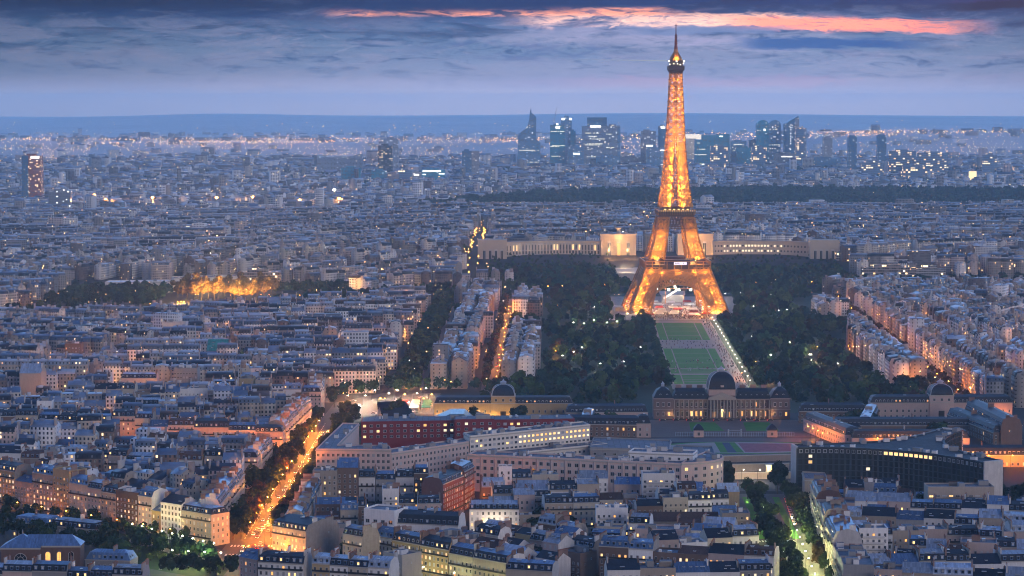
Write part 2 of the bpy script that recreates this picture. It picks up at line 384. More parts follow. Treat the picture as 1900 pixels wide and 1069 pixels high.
def inst(name, me, parent, loc=(0, 0, 0), rz=0.0, sc=(1, 1, 1)):
    o = bpy.data.objects.new(name, me); COL.objects.link(o); o.parent = parent
    o.location = loc; o.rotation_euler = (0, 0, rz); o.scale = sc; return o
def lamp(name, parent, loc, power, col, r=.5, typ='POINT', data={}):
    k = (typ, round(power), col, r)
    if k not in data:
        l = bpy.data.lights.new(name, typ); l.energy = power; l.color = col; l.shadow_soft_size = r; data[k] = l
    o = bpy.data.objects.new(name, data[k]); COL.objects.link(o); o.location = loc
    if parent: o.parent = parent
    return o
def struct(name, mb, m):
    o = mb.build(name, m); o['kind'] = 'structure'; return o
def sheet(name, poly, z, m):
    b = MB(); b.face([(x, y, H(x, y) + z if z < 5 else z) for x, y in poly]); return struct(name, b, m)
def inpoly(poly, x, y):
    ins = False; n = len(poly); j = n - 1
    for i in range(n):
        xi, yi = poly[i]; xj, yj = poly[j]
        if (yi > y) != (yj > y) and x < (xj - xi) * (y - yi) / (yj - yi) + xi: ins = not ins
        j = i
    return ins
# ------------------------------------------------------------------ shared part shapes (unit windows are scaled per object)
def window_mesh(name, pane):
    b = MB()   # one unit wide and high, centred; front faces -y
    t = .09
    for x0, x1, z0, z1 in ((-.5, .5, .5 - t, .5), (-.5, .5, -.5, -.5 + t), (-.5, -.5 + t, -.5 + t, .5 - t), (.5 - t, .5, -.5 + t, .5 - t), (-.03, .03, -.5 + t, .5 - t)):
        b.box(x0, x1, -.09, .0, z0, z1, 0)
    b.face([(-.5 + t, -.03, -.5 + t), (.5 - t, -.03, -.5 + t), (.5 - t, -.03, .5 - t), (-.5 + t, -.03, .5 - t)], 1)
    return b.mesh(name, [M['frame'], pane])
WIN = {k: window_mesh('window_' + k, M[m]) for k, m in (('dark', 'pane'), ('blind', 'blind'), ('lit1', 'lit1'), ('lit2', 'lit2'), ('lit3', 'lit3'))}
def dormer_mesh(name, pane):
    b = MB()
    b.box(-.7, .7, 0, 1.9, -.3, 1.45, 0)
    b.face([(-.85, -.12, 1.45), (.85, -.12, 1.45), (.85, 2.2, 1.75), (-.85, 2.2, 1.75)], 0)
    b.box(-.85, .85, -.1, 0, 1.3, 1.5, 1)
    b.face([(-.5, -.012, .1), (.5, -.012, .1), (.5, -.012, 1.28), (-.5, -.012, 1.28)], 2)
    return b.mesh(name, [ROOF['blue zinc'], M['trim'], pane])
DORM = {k: dormer_mesh('dormer_' + k, M[m]) for k, m in (('dark', 'pane'), ('lit', 'lit2'), ('pale', 'blind'))}
def round_dormer(name, pane):
    b = MB()
    b.box(-.8, .8, 0, 1.8, -.3, .7, 1)
    pts = [(.8 * math.cos(t), .7 + .8 * math.sin(t)) for t in [math.pi * i / 8 for i in range(9)]]
    b.face([(x, 0, z) for x, z in pts], 1)
    for (xa, za), (xb, zb) in zip(pts, pts[1:]): b.face([(xa, 0, za), (xa, 1.9, za), (xb, 1.9, zb), (xb, 0, zb)], 0)
    b.face([(.55 * math.cos(2 * math.pi * i / 12), -.015, .55 + .62 * math.sin(2 * math.pi * i / 12)) for i in range(12)], 2)
    return b.mesh(name, [ROOF['blue zinc'], M['trim'], pane])
DORM['round'] = round_dormer('dormer_round', M['pane']); DORM['roundlit'] = round_dormer('dormer_round_lit', M['lit1'])
def chimney_mesh(L, h, pots, mat):
    b = MB(); b.box(-.32, .32, -L / 2, L / 2, -2.2, h, 0); b.box(-.42, .42, -L / 2 - .1, L / 2 + .1, h, h + .18, 0)
    for i in range(pots):
        y = -L / 2 + (i + .5) * L / pots; b.tube((0, y, h + .1), (0, y, h + .75), .15, .11, 6, 1)
    return b.mesh('chimney', [mat, M['pots']])
CHIM = [chimney_mesh(L, h, n, m) for L, h, n, m in ((2.6, 1.8, 5, M['stack']), (4.2, 2.2, 8, M['stack']), (5.5, 1.6, 10, GABLE['blank stone']), (3.2, 2.4, 6, GABLE['pale render']), (1.4, 2.0, 2, M['stack']))]
def small_box(name, a, b_, h, m, m2=None):
    b = MB(); b.box(-a / 2, a / 2, -b_ / 2, b_ / 2, 0, h, 0)
    if m2: b.face([(-a / 2 + .1, -b_ / 2 + .1, h + .01), (a / 2 - .1, -b_ / 2 + .1, h + .01), (a / 2 - .1, b_ / 2 - .1, h + .01), (-a / 2 + .1, b_ / 2 - .1, h + .01)], 1)
    return b.mesh(name, [m, m2] if m2 else m)
SKYL = [small_box('skylight', 1.2, 1.6, .25, M['white'], M['pane']), small_box('skylight', 2.2, 1.4, .3, M['steel'], M['blind'])]
UNIT = [small_box('roof_unit', 3.5, 2.6, 2.2, WALL['white'], ROOF['flat grey']), small_box('roof_unit', 2.0, 1.6, 1.2, M['steel']), small_box('roof_unit', 5.5, 3.2, 2.7, WALL['grey'], ROOF['flat grey']), small_box('roof_unit', 1.2, 1.2, 1.5, WALL['white'])]

def pick_window(p, lit):
    r = rnd.random()
    if r < lit: return WIN[rnd.choice(('lit1', 'lit2', 'lit2', 'lit3'))]
    return WIN['blind'] if r < lit + p else WIN['dark']
def faces_eye(px, py, nx, ny, k=.045):
    l = math.hypot(px, py); return -(nx * px + ny * py) / l > k

def window_grid(root, w, floors, z0, flo, x0=0.0, y=0.0, rz=0.0, bay=2.7, ww=1.15, wh=1.85, lit=.12, blinds=.25, proud=.02, skip=None):
    """windows across one face; (x0,y) is the face's first corner in the building's own frame, rz its turn"""
    n = max(1, int(w / bay)); st = w / n; ca, sa = math.cos(rz), math.sin(rz)
    for f in range(floors):
        for i in range(n):
            if skip and skip(i, f, n): continue
            u = (i + .5) * st
            lx = x0 + ca * u + sa * proud; ly = y + sa * u - ca * proud
            inst('window', pick_window(blinds, lit), root, (lx, ly, z0 + f * flo + wh / 2), rz, (ww, 1, wh))

def apartment(P, Q, depth, h, label, kind='haussmann', wall='cream', roof='blue zinc', gable=None, lit=.12, name='apartment_building', cat='building', group=None, hip=(0, 0), dorm='dark', wins=True, balc=True, side_win=False, bay=2.7, ww=1.15, wh=1.85, blinds=.25, mh=3.0, flo=3.1, win_all=False):
    """P -> Q is the street front on the ground (P at the left seen from the street); the body lies behind it"""
    w = math.hypot(Q[0] - P[0], Q[1] - P[1]); rz = math.atan2(Q[1] - P[1], Q[0] - P[0])
    z = H(*P)
    root = thing(name, label, cat, (P[0], P[1], z), rz, group)
    d = depth; wm = WALL[wall]; gm = GABLE[gable] if gable else wm; rm = ROOF[roof]
    c, s = math.cos(rz), math.sin(rz)
    vis = {'front': faces_eye(P[0] + c * w / 2, P[1] + s * w / 2, s, -c), 'back': faces_eye(P[0] + c * w / 2 - s * d, P[1] + s * w / 2 + c * d, -s, c),
           'a': faces_eye(P[0], P[1], -c, -s), 'b': faces_eye(Q[0], Q[1], c, s)}
    B = MB(); RF = MB()
    if kind == 'modern':
        B.box(0, w, 0, d, 0, h)
        for x0, x1, y0, y1 in ((0, w, 0, .3), (0, w, d - .3, d), (0, .3, .3, d - .3), (w - .3, w, .3, d - .3)): B.box(x0, x1, y0, y1, h, h + .9)
        B.build('wall', [wm, gm], root)
        RF.face([(.3, .3, h + .06), (w - .3, .3, h + .06), (w - .3, d - .3, h + .06), (.3, d - .3, h + .06)])
        ro = RF.build('roof', rm, root)
        for k in range(rnd.randint(2, 4)):
            inst('roof_unit', rnd.choice(UNIT), ro, (rnd.uniform(2.5, max(2.6, w - 3)), rnd.uniform(2.5, max(2.6, d - 3)), h + .06), rnd.choice((0, R(90))))
        if rnd.random() < .6:
            inst('chimney', rnd.choice(CHIM), ro, (rnd.uniform(1, w - 1), d * .6, h + .3), rnd.choice((0, R(90))))
    elif kind in ('gable', 'shed'):
        r = d * (.22 if kind == 'shed' else .30)
        prof = [(0, 0), (0, h), (d / 2, h + r), (d, h), (d, 0)]
        B.face([(0, 0, 0), (w, 0, 0), (w, 0, h), (0, 0, h)]); B.face([(w, d, 0), (0, d, 0), (0, d, h), (w, d, h)])
        B.face([(0, y, q) for y, q in prof], 1); B.face([(w, y, q) for y, q in reversed(prof)], 1)
        B.box(-.1, w + .1, -.25, 0, h - .35, h + .0, 0)
        B.build('wall', [wm, gm], root)
        for (y0, z0), (y1, z1) in zip(prof[1:-2], prof[2:-1]):
            e = .3
            RF.face([(-.1, y0, z0 + .05), (w + .1, y0, z0 + .05), (w + .1, y1, z1 + .05), (-.1, y1, z1 + .05)])
        ro = RF.build('roof', rm, root)
        for k in range(rnd.randint(1, 3)):
            inst('chimney', rnd.choice(CHIM), ro, (rnd.choice((.5, w - .5)), d * rnd.uniform(.3, .7), h + r * .7))
        for k in range(rnd.randint(1, 4)):
            t = rnd.uniform(.25, .75); inst('skylight', rnd.choice(SKYL), ro, (rnd.uniform(1.5, max(1.6, w - 1.5)), d / 2 * t, h + r * t + .02))
    else:
        i1 = min(1.5, d * .14); r = rnd.uniform(.8, 1.6) if d < 18 else 2.0
        i0 = .25
        prof = [(0, 0), (0, h), (i0, h), (i0 + i1, h + mh), (d / 2, h + mh + r), (d - i0 - i1, h + mh), (d - i0, h), (d, h), (d, 0)]
        ha, hb = (i1 + i0) * hip[0], (i1 + i0) * hip[1]; h2a, h2b = hip[0] * min(w * .4, d * .4), hip[1] * min(w * .4, d * .4)
        B.face([(0, 0, 0), (w, 0, 0), (w, 0, h), (0, 0, h)]); B.face([(w, d, 0), (0, d, 0), (0, d, h), (w, d, h)])
        full = [prof[k] for k in (0, 1, 2, 3, 4, 5, 6, 7, 8)]; low = [prof[0], prof[1], prof[7], prof[8]]
        B.face([(0, y, q) for y, q in (low if hip[0] else full)], 0 if hip[0] else 1)
        B.face([(w, y, q) for y, q in reversed(low if hip[1] else full)], 0 if hip[1] else 1)
        B.box(-.02 - .2 * hip[0], w + .02 + .2 * hip[1], -.4, -.002, h - .45, h + .02, 2)
        if h > 12: B.box(0, w, -.18, -.002, 3.9, 4.25, 2)
        B.build('wall', [wm, gm, M['trim']], root)
        A = lambda y, q, t: ((t == 1) * ha + (t == 2) * (h2a if hip[0] else 0), y, q + .04)
        Bx = lambda y, q, t: (w - (t == 1) * hb - (t == 2) * (h2b if hip[1] else 0), y, q + .04)
        lv = {2: 0, 3: 1, 4: 2, 5: 1, 6: 0}
        for k in (2, 3, 4, 5):
            (y0, q0), (y1, q1) = prof[k], prof[k + 1]
            RF.face([A(y0, q0, lv[k]), Bx(y0, q0, lv[k]), Bx(y1, q1, lv[k + 1]), A(y1, q1, lv[k + 1])], 1 if k in (2, 5) else 0)
        RF.face([(0, 0, h + .03), (w, 0, h + .03), (w, i0, h + .03), (0, i0, h + .03)], 0)
        if hip[0]:
            RF.face([A(*prof[2], 0), A(*prof[3], 1), A(*prof[5], 1), A(*prof[6], 0)], 1); RF.face([A(*prof[3], 1), A(*prof[4], 2), A(*prof[5], 1)])
        if hip[1]:
            RF.face([Bx(*prof[6], 0), Bx(*prof[5], 1), Bx(*prof[3], 1), Bx(*prof[2], 0)], 1); RF.face([Bx(*prof[5], 1), Bx(*prof[4], 2), Bx(*prof[3], 1)])
        ro = RF.build('roof', [rm, ROOF['dark slate'] if roof != 'brown tile' and rnd.random() < .75 else rm], root)
        if mh > 1.6:
            n = max(1, int(w / 2.9)); st = w / n
            sides = ([('f', 0)] if vis['front'] else []) + ([('b', 1)] if vis['back'] else [])
            for sd, bk in sides:
                for k in range(n):
                    x = (k + .5) * st
                    if x < ha + 1 or x > w - hb - 1: continue
                    kk = dorm if dorm.startswith('round') else ('lit' if rnd.random() < lit * .8 else ('pale' if rnd.random() < .3 else 'dark'))
                    if kk == 'round' and rnd.random() < .15: kk = 'roundlit'
                    inst('dormer', DORM[kk], ro, (x, i0 + .25 if not bk else d - i0 - .25, h + .75), R(180) * bk)
            for ax, on in ((0, hip[0] and vis['a']), (1, hip[1] and vis['b'])):
                if on:
                    for k in range(max(1, int((d - 4) / 3))):
                        inst('dormer', DORM['lit' if rnd.random() < lit else 'dark'], ro, ((i0 + .25) if not ax else w - i0 - .25, 3 + k * 3, h + .75), R(-90) if not ax else R(90))
        for ax in (0, 1):
            if hip[ax]: continue
            for yy in ([d * .3, d * .72] if d > 9 else [d * .5]):
                if rnd.random() < .85: inst('chimney', rnd.choice(CHIM), ro, (.4 if not ax else w - .4, yy + rnd.uniform(-.6, .6), h + mh + .4))
        if w > 20: inst('chimney', rnd.choice(CHIM), ro, (w * rnd.uniform(.4, .6), d * .5, h + mh + r - .1))
        for k in range(rnd.randint(0, 3)):
            yy = rnd.uniform(i0 + i1 + .6, d / 2 - .4) if d > 8 else d / 2
            inst('skylight', rnd.choice(SKYL), ro, (rnd.uniform(1.5 + h2a, max(1.6 + h2a, w - 1.5 - h2b)), yy, h + mh + r * (yy - i0 - i1) / (d / 2 - i0 - i1) + .05))
    if wins:
        fl = max(1, int((h - .6) / flo)); z0 = .9; n0 = 0
        if kind == 'shed': fl = max(1, int(h / 3.4))
        if vis['front']: window_grid(root, w, fl, z0, flo, bay=bay, ww=ww, wh=wh, lit=lit, blinds=blinds)
        if vis['back']: window_grid(root, w, fl, z0, flo, w, d, R(180), bay=bay * 1.1, ww=ww * .9, wh=wh * .85, lit=lit, blinds=blinds)
        if (hip[0] or side_win) and vis['a']: window_grid(root, d, fl, z0, flo, 0, d, R(-90), bay=bay, ww=ww, wh=wh, lit=lit, blinds=blinds)
        if (hip[1] or side_win) and vis['b']: window_grid(root, d, fl, z0, flo, w, 0, R(90), bay=bay, ww=ww, wh=wh, lit=lit, blinds=blinds)
        if vis['b'] and not (hip[1] or side_win) and rnd.random() < .45:
            for q in range(rnd.randint(1, 3)): inst('window', pick_window(.2, .35), root, (w + .02, d * rnd.uniform(.25, .75), h * rnd.uniform(.35, .85)), R(90), (.7, 1, 1.1))
        if vis['a'] and not (hip[0] or side_win) and rnd.random() < .45:
            for q in range(rnd.randint(1, 3)): inst('window', pick_window(.2, .35), root, (-.02, d * rnd.uniform(.25, .75), h * rnd.uniform(.35, .85)), R(-90), (.7, 1, 1.1))
    if balc and vis['front'] and kind in ('haussmann', 'modern') and fl >= 4:
        levels = (1, fl - 1) if kind == 'haussmann' else range(1, fl)
        for f in levels:
            if kind == 'modern' and f % 1: continue
            b = MB(); zz = .9 + f * flo - .25
            xa, xb = (.3, w - .3) if kind == 'haussmann' else (w * .12, w * .88)
            b.box(xa, xb, -.85, -.01, zz - .12, zz, 0, True)
            b.box(xa, xb, -.86, -.82, zz, zz + .9, 1); b.box(xa, xa + .05, -.82, -.01, zz, zz + .9, 1); b.box(xb - .05, xb, -.82, -.01, zz, zz + .9, 1)
            b.build('balcony', [M['trim'], M['iron'] if kind == 'haussmann' else wm], root)
    return root
FOOT = []      # footprints already taken (polygons)
def foot(P, Q, d, m=1.0):
    w = math.hypot(Q[0] - P[0], Q[1] - P[1]); ux, uy = (Q[0] - P[0]) / w, (Q[1] - P[1]) / w; nx, ny = -uy, ux
    FOOT.append([(P[0] - ux * m - nx * m, P[1] - uy * m - ny * m), (Q[0] + ux * m - nx * m, Q[1] + uy * m - ny * m), (Q[0] + ux * m + nx * (d + m), Q[1] + uy * m + ny * (d + m)), (P[0] - ux * m + nx * (d + m), P[1] - uy * m + ny * (d + m))])
ROOFW = {'blue zinc': 'blue zinc roof', 'pale zinc': 'pale zinc roof', 'dark slate': 'dark slate roof', 'brown tile': 'brown tiled roof', 'flat grey': 'flat grey roof'}
def rand_style(r=rnd):
    k = r.choices(('haussmann', 'gable', 'modern', 'shed'), (5, 3, 2.2, .8))[0]
    wall = r.choices(('cream', 'white', 'rosy', 'beige', 'grey', 'ochre', 'brown'), (3, 4, 2, 2.5, 1.5, .6, 1.6))[0]
    roof = 'flat grey' if k == 'modern' else r.choices(('blue zinc', 'pale zinc', 'dark slate', 'brown tile'), (4, 4.5, 4, 1.2))[0]
    gab = r.choices((None, 'blank stone', 'pale render', 'maroon brick'), (2, 3, 4, .5))[0]
    return k, wall, roof, gab
def px_row(P, Q, specs, depth, where, group, **kw):
    """a street front along the ground line P-Q; specs: (x0, x1, y of the cornice) read off the photograph, look overrides"""
    for i, (x0, x1, yc, o) in enumerate(specs):
        a = on_line(x0, yc, P, Q); b = on_line(x1, yc, P, Q)
        h = max(4.5, (a[2] + b[2]) / 2)
        k, wl, rf, gb = rand_style(); st = dict(kind=k, wall=wl, roof=rf, gable=gb); st.update(kw); st.update(o)
        desc = st.pop('say', None) or (st['wall'] + ' stone' if st['wall'] in ('cream', 'beige', 'ochre', 'rosy') else st['wall']) + ' building, ' + ROOFW[st['roof']]
        dp = st.pop('depth', depth)
        lab = f"{desc}, {nth(i)} {where}"
        apartment(a[:2], b[:2], dp, h, lab, group=group, **st); foot(a[:2], b[:2], dp)
def auto_row(P, Q, hs, where, group, wr=(11, 19), depth=13, cornerP=False, cornerQ=False, **kw):
    L = math.hypot(Q[0] - P[0], Q[1] - P[1]); ws = []
    while sum(ws) < L: ws.append(rnd.uniform(*wr))
    k = L / sum(ws); t = 0
    for i, w_ in enumerate(ws):
        w_ *= k; a = (P[0] + (Q[0] - P[0]) * t / L, P[1] + (Q[1] - P[1]) * t / L); t += w_; b = (P[0] + (Q[0] - P[0]) * t / L, P[1] + (Q[1] - P[1]) * t / L)
        kk, wl, rf, gb = rand_style(); st = dict(kind=kk, wall=wl, roof=rf, gable=gb); st.update(kw)
        for q in ('wall', 'roof', 'kind', 'gable'):
            if isinstance(st[q], (list, tuple)): st[q] = rnd.choice(st[q])
        if st['kind'] == 'modern': st['roof'] = 'flat grey'
        elif st['roof'] == 'flat grey': st['roof'] = 'pale zinc'
        lab = f"{st['wall']} building, {ROOFW[st['roof']]}, {nth(i)} {where}"
        apartment(a, b, depth, rnd.uniform(*hs), lab, group=group, hip=(int(cornerP and i == 0), int(cornerQ and i == len(ws) - 1)), **st)
    foot(P, Q, depth)
# ================================================================== GROUND, STREETS, WATER
g = MB()
ys = [-600, 300, 700, 1000, 1300, 1700, 2100, 2500, 2800] + list(range(3000, 5400, 60)) + list(range(5400, 9000, 300)) + list(range(9000, 26900, 350)) + [27000]
us = np.linspace(-1, 1, 71)
for y in ys:
    for u in us:
        x = u * (1000 + .34 * max(y, 0)); g.v.append((x, y, H(x, y) - .02))
nu = len(us)
for i in range(len(ys) - 1):
    for j in range(nu - 1):
        k = i * nu + j; g.f.append((k, k + 1, k + nu + 1, k + nu)); g.mi.append(0)
gm_ = surf('city_ground', (.022, .022, .026), .9, .5, .02, vary=0)
go = struct('ground', g, gm_); go.data.materials.append(surf('hazy_far_fields', (.50, .49, .50), .95, .3, .0016, vary=0))  # far ground made paler: distance haze is painted into its colour
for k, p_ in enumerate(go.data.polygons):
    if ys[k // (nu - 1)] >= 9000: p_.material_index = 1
AVE = [(-155.5, 1150), (-121, 1150), (-121, 1470), (-119, 1600), (-112, 1800), (-100, 1830), (-60, 1830), (-58, 1965), (-105, 1965), (-140, 1900), (-144, 1742)]
BVD = [(-318, 1414), (-159, 1272), (-121, 1238), (-88, 1208), (-130, 1150), (-205, 1205), (-352, 1335)]
SAXE = [(127, 1060), (151, 1060), (166, 1330), (170, 1452), (133, 1452), (128, 1300)]
FONT = [(108, 1462), (172, 1462), (178, 1500), (280, 1560), (275, 1640), (170, 1622), (60, 1625), (62, 1560)]
TREEST = [(-102, 1965), (-74, 1965), (-62, 2950), (-92, 2950)]
SUFF = [(-26, 1965), (-6, 1965), (6, 3000), (-14, 3000)]
BOUR = [(346, 1880), (362, 1880), (392, 2900), (376, 2900)]
AX = lambda a, y: (155 + .0297 * (y - 1800) + a, y)
PARK = [AX(-135, 1838), AX(135, 1838), AX(165, 2000), AX(185, 2980), AX(-185, 2980), AX(-150, 2010)]
ACAD = [(-75, 1640), (395, 1640), (395, 1840), (-75, 1840)]
MINI = [(-122, 1455), (-30, 1440), (132, 1400), (140, 1480), (62, 1640), (-75, 1660), (-114, 1640)]
YARD = [(168, 1400), (300, 1350), (330, 1600), (395, 1640), (200, 1650), (168, 1500)]
RNEAR = [(-1100, 2560), (-700, 2600), (-460, 2585), (-328, 2640), (-218, 2755), (-96, 2880), (180, 3000), (900, 3060)]
RIVER = RNEAR + [(x, y + 78) for x, y in reversed(RNEAR)]
BANK = RNEAR + [(x, y + 140) for x, y in reversed(RNEAR)]
TROC = [(-25, 3085), (440, 3085), (450, 3420), (-35, 3420)]
GOLDT = [(-560, 2700), (-200, 2850), (-200, 3040), (-330, 3175), (-560, 3175)]
STREETS = [AVE, BVD, SAXE, FONT, TREEST, SUFF, BOUR]
EXC = STREETS + [PARK, ACAD, MINI, YARD, BANK, TROC, GOLDT]
sheet('road', AVE, .02, M['asphalt']); sheet('boulevard', BVD, .024, M['asphalt']); sheet('park_avenue', SAXE, .02, M['asphalt'])
sheet('square', FONT, .022, M['paving']); sheet('street', TREEST, .02, M['asphalt']); sheet('street', SUFF, .02, M['asphalt']); sheet('street', BOUR, .02, M['asphalt'])
b = MB()
for (xa, ya), (xb, yb) in zip(RNEAR, RNEAR[1:]): b.face([(xa, ya, .05), (xb, yb, .05), (xb, yb + 78, .05), (xa, ya + 78, .05)])
mw, t, bs = newmat('river_water'); bs.inputs['Base Color'].default_value = (.012, .018, .024, 1); bs.inputs['Roughness'].default_value = .12
bp = t.n('ShaderNodeBump'); t.set(bp.inputs['Height'], t.noise(geo(t), .25, 3)); bp.inputs['Strength'].default_value = .25; t.set(bs.inputs['Normal'], bp.outputs[0])
struct('river', b, mw)
# kerbs, lane paint, crossings
b = MB()
for x0, x1, y0, y1 in ((-155.5, -150.5, 1290, 1740), (-126, -121, 1262, 1470)): b.box(x0, x1, y0, y1, 0, .14)
for x0, x1, y0, y1 in ((127.5, 131, 1080, 1440), (160, 165, 1345, 1440)): b.box(x0, x1, y0, y1, 0, .14)
struct('pavement', b, M['paving'])
b = MB()
for k in range(60):
    y = 1300 + k * 8
    for x in (-145, -138, -131): b.face([(x, y, .05), (x + .35, y, .05), (x + .35, y + 4, .05), (x, y + 4, .05)])
for y0 in (1276, 1250):
    for k in range(14):
        x = -150 + k * 1.8; b.face([(x, y0, .05), (x + .95, y0, .05), (x + .95, y0 + 5.5, .05), (x, y0 + 5.5, .05)])
for k in range(12):
    x = 133 + k * 1.7; b.face([(x, 1290, .05), (x + .9, 1290, .05), (x + .9, 1295, .05), (x, 1295, .05)])
struct('road_markings', b, M['paint'])
# grass strips of the boulevard median and the avenue gardens
def strip(P, Q, off0, off1, z, m, nm):
    L = math.hypot(Q[0] - P[0], Q[1] - P[1]); ux, uy = (Q[0] - P[0]) / L, (Q[1] - P[1]) / L; nx, ny = uy, -ux
    return sheet(nm, [(P[0] + nx * off0, P[1] + ny * off0), (P[0] + nx * off1, P[1] + ny * off1), (Q[0] + nx * off1, Q[1] + ny * off1), (Q[0] + nx * off0, Q[1] + ny * off0)], z, m)
BA, BB = (-300, 1398), (-158, 1275)
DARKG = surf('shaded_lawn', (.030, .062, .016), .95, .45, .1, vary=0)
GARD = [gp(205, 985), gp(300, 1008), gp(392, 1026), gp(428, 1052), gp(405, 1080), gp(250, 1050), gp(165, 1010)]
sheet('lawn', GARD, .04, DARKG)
sheet('footpath', [gp(240, 1000), gp(330, 1020), gp(400, 1040), gp(398, 1047), gp(320, 1028), gp(236, 1005)], .06, M['sand'])
sheet('footpath', [gp(330, 1019), gp(334, 1018), gp(300, 1058), gp(294, 1057)], .065, M['sand'])
for x0, x1 in ((134, 139), (152, 156)): sheet('grass_strip', [(x0, 1300), (x1, 1300), (x1 + 4, 1440), (x0 + 4, 1440)], .03, M['grass'])
# long lawns of the park with sand walks
sheet('park_ground', PARK, .01, surf('park_floor', (.035, .05, .022), .95, .4, .05, vary=0))
sheet('footpath', [AX(-28, 1990), AX(36, 1990), AX(36, 2630), AX(-28, 2630)], .03, M['sand'])
for y0, y1 in ((2410, 2600), (2150, 2325), (2108, 2146), (2028, 2098)):
    for a0, a1 in ((-25, -17.5), (-16.5, 16.5), (17.5, 25)):
        sheet('lawn', [AX(a0, y0), AX(a1, y0), AX(a1, y1), AX(a0, y1)], .05, M['grass'])
    for k in range(1, 4):
        yy = y0 + (y1 - y0) * k / 4; sheet('footpath', [AX(-16.5, yy - 1), AX(16.5, yy - 1), AX(16.5, yy + 1), AX(-16.5, yy + 1)], .07, M['sand'])
for a in (-24.0, 24.0):
    sheet('footpath', [AX(a * 2.6 - 5, 2200), AX(a * 2.6 + 5, 2200), AX(a * 2.6 + 5, 2215), AX(a * 2.6 - 5, 2215)], .03, M['sand'])
sheet('plaza', [AX(-75, 2632), AX(75, 2632), AX(80, 2960), AX(-80, 2960)], .03, surf('pale_plaza', (.34, .30, .27), .9, .35, .12, vary=0))
# academy forecourt, oval field
sheet('forecourt', [(95, 1700), (220, 1700), (216, 1796), (102, 1796)], .03, surf('gravel_court', (.17, .125, .105), .95, .2, .1, vary=0))
for x0, x1 in ((129, 153), (169, 193)): sheet('lawn', [(x0, 1735), (x1, 1735), (x1 - 3, 1782), (x0 + 2, 1782)], .05, M['grass'])
sheet('road', [(60, 1678), (300, 1678), (300, 1697), (60, 1697)], .03, surf('pale_road', (.13, .125, .13), .9, .2, .1, vary=0))
ov = [(160 + 56 * math.cos(2 * math.pi * i / 40), 1650 + 27 * math.sin(2 * math.pi * i / 40)) for i in range(40)]
sheet('lawn', [(160 + (x - 160) * 1.1, 1650 + (y - 1650) * 1.12) for x, y in ov], .03, M['grass'])
sheet('field', ov, .05, surf('sand_field', (.34, .31, .28), .95, .2, .2, vary=0))
sheet('lawn', [(141, 1626), (157, 1626), (155, 1675), (141, 1675)], .065, M['grass'])
sheet('field', [(146, 1626.5), (152, 1626.5), (151, 1674), (146, 1674)], .075, surf('blue_track', (.03, .05, .10), .8, .2, .3, vary=0))
sheet('field', [(158, 1628), (196, 1633), (203, 1650), (192, 1668), (157, 1671)], .07, surf('clay_field', (.26, .10, .13), .95, .55, .22, vary=0))
for (x0, y0, x1, y1) in ((205, 1640, 232, 1680), (290, 1560, 318, 1640)):
    sheet('courtyard', [(x0, y0), (x1, y0), (x1, y1), (x0, y1)], .03, M['paving'])

# ================================================================== NEAR BUILDINGS, READ OFF THE PHOTOGRAPH
GA = 'boulevard fronts'
px_row((-300, 1398), (-158, 1275), [
    (-14, 27, 872, dict(kind='haussmann', wall='ochre', roof='dark slate', lit=.4, gable='blank stone')), (27, 60, 894, dict(kind='shed', wall='beige', roof='blue zinc')),
    (60, 98, 879, dict(kind='haussmann', wall='beige', lit=.45, roof='blue zinc', gable='blank stone')), (98, 128, 874, dict(kind='modern', wall='ochre', roof='flat grey', lit=.25)),
    (128, 162, 898, dict(kind='haussmann', wall='cream', roof='blue zinc', lit=.2)), (162, 187, 906, dict(kind='haussmann', wall='rosy', roof='pale zinc', lit=.2)),
    (187, 215, 914, dict(kind='haussmann', wall='beige', roof='dark slate', lit=.1)), (215, 256, 915, dict(kind='modern', wall='brown', roof='flat grey', lit=.3)),
    (256, 281, 921, dict(kind='haussmann', wall='rosy', roof='blue zinc', lit=.3, gable='pale render')), (281, 298, 948, dict(kind='shed', wall='ochre', roof='blue zinc')),
    (298, 336, 934, dict(kind='gable', wall='white', roof='dark slate', lit=.04)), (336, 392, 951, dict(kind='haussmann', wall='cream', roof='pale zinc', lit=.16, hip=(0, 1), dorm='lit'))],
    13, 'along the boulevard front opposite the zinc-roofed schools', GA)
GB = 'avenue stone fronts'; FR = dict(kind='haussmann', wall=['cream', 'rosy', 'beige'], roof=['blue zinc', 'pale zinc'], lit=.10)
auto_row((-157, 1292), (-155.5, 1398), (18.5, 21), 'house in the first block of the stone-fronted avenue side', GB, **FR)
auto_row((-154.5, 1486), (-153, 1538), (19, 20.5), 'house in the second block of the stone-fronted avenue side', GB, **FR)
auto_row((-151, 1608), (-145, 1742), (20, 22), 'house in the third block of the stone-fronted avenue side', GB, **FR)
auto_row((-142, 1820), (-148, 1900), (19, 21), 'house in the fourth block of the stone-fronted avenue side', GB, **FR)
GC = 'cross-street fronts'
px_row((-320, 1476), (-154.5, 1471), [(380, 412, 846, dict(kind='haussmann', wall='cream', roof='dark slate', lit=.35)), (412, 446, 848, dict(kind='haussmann', wall='cream', roof='dark slate', lit=.3)), (446, 478, 849, dict(kind='haussmann', wall='rosy', roof='blue zinc', lit=.4, hip=(0, 1)))], 13, 'on the near cross street by the avenue', GC)
auto_row((-322, 1500), (-190, 1473), (15, 21), 'inward on the far part of the near cross street', GC, lit=.14)
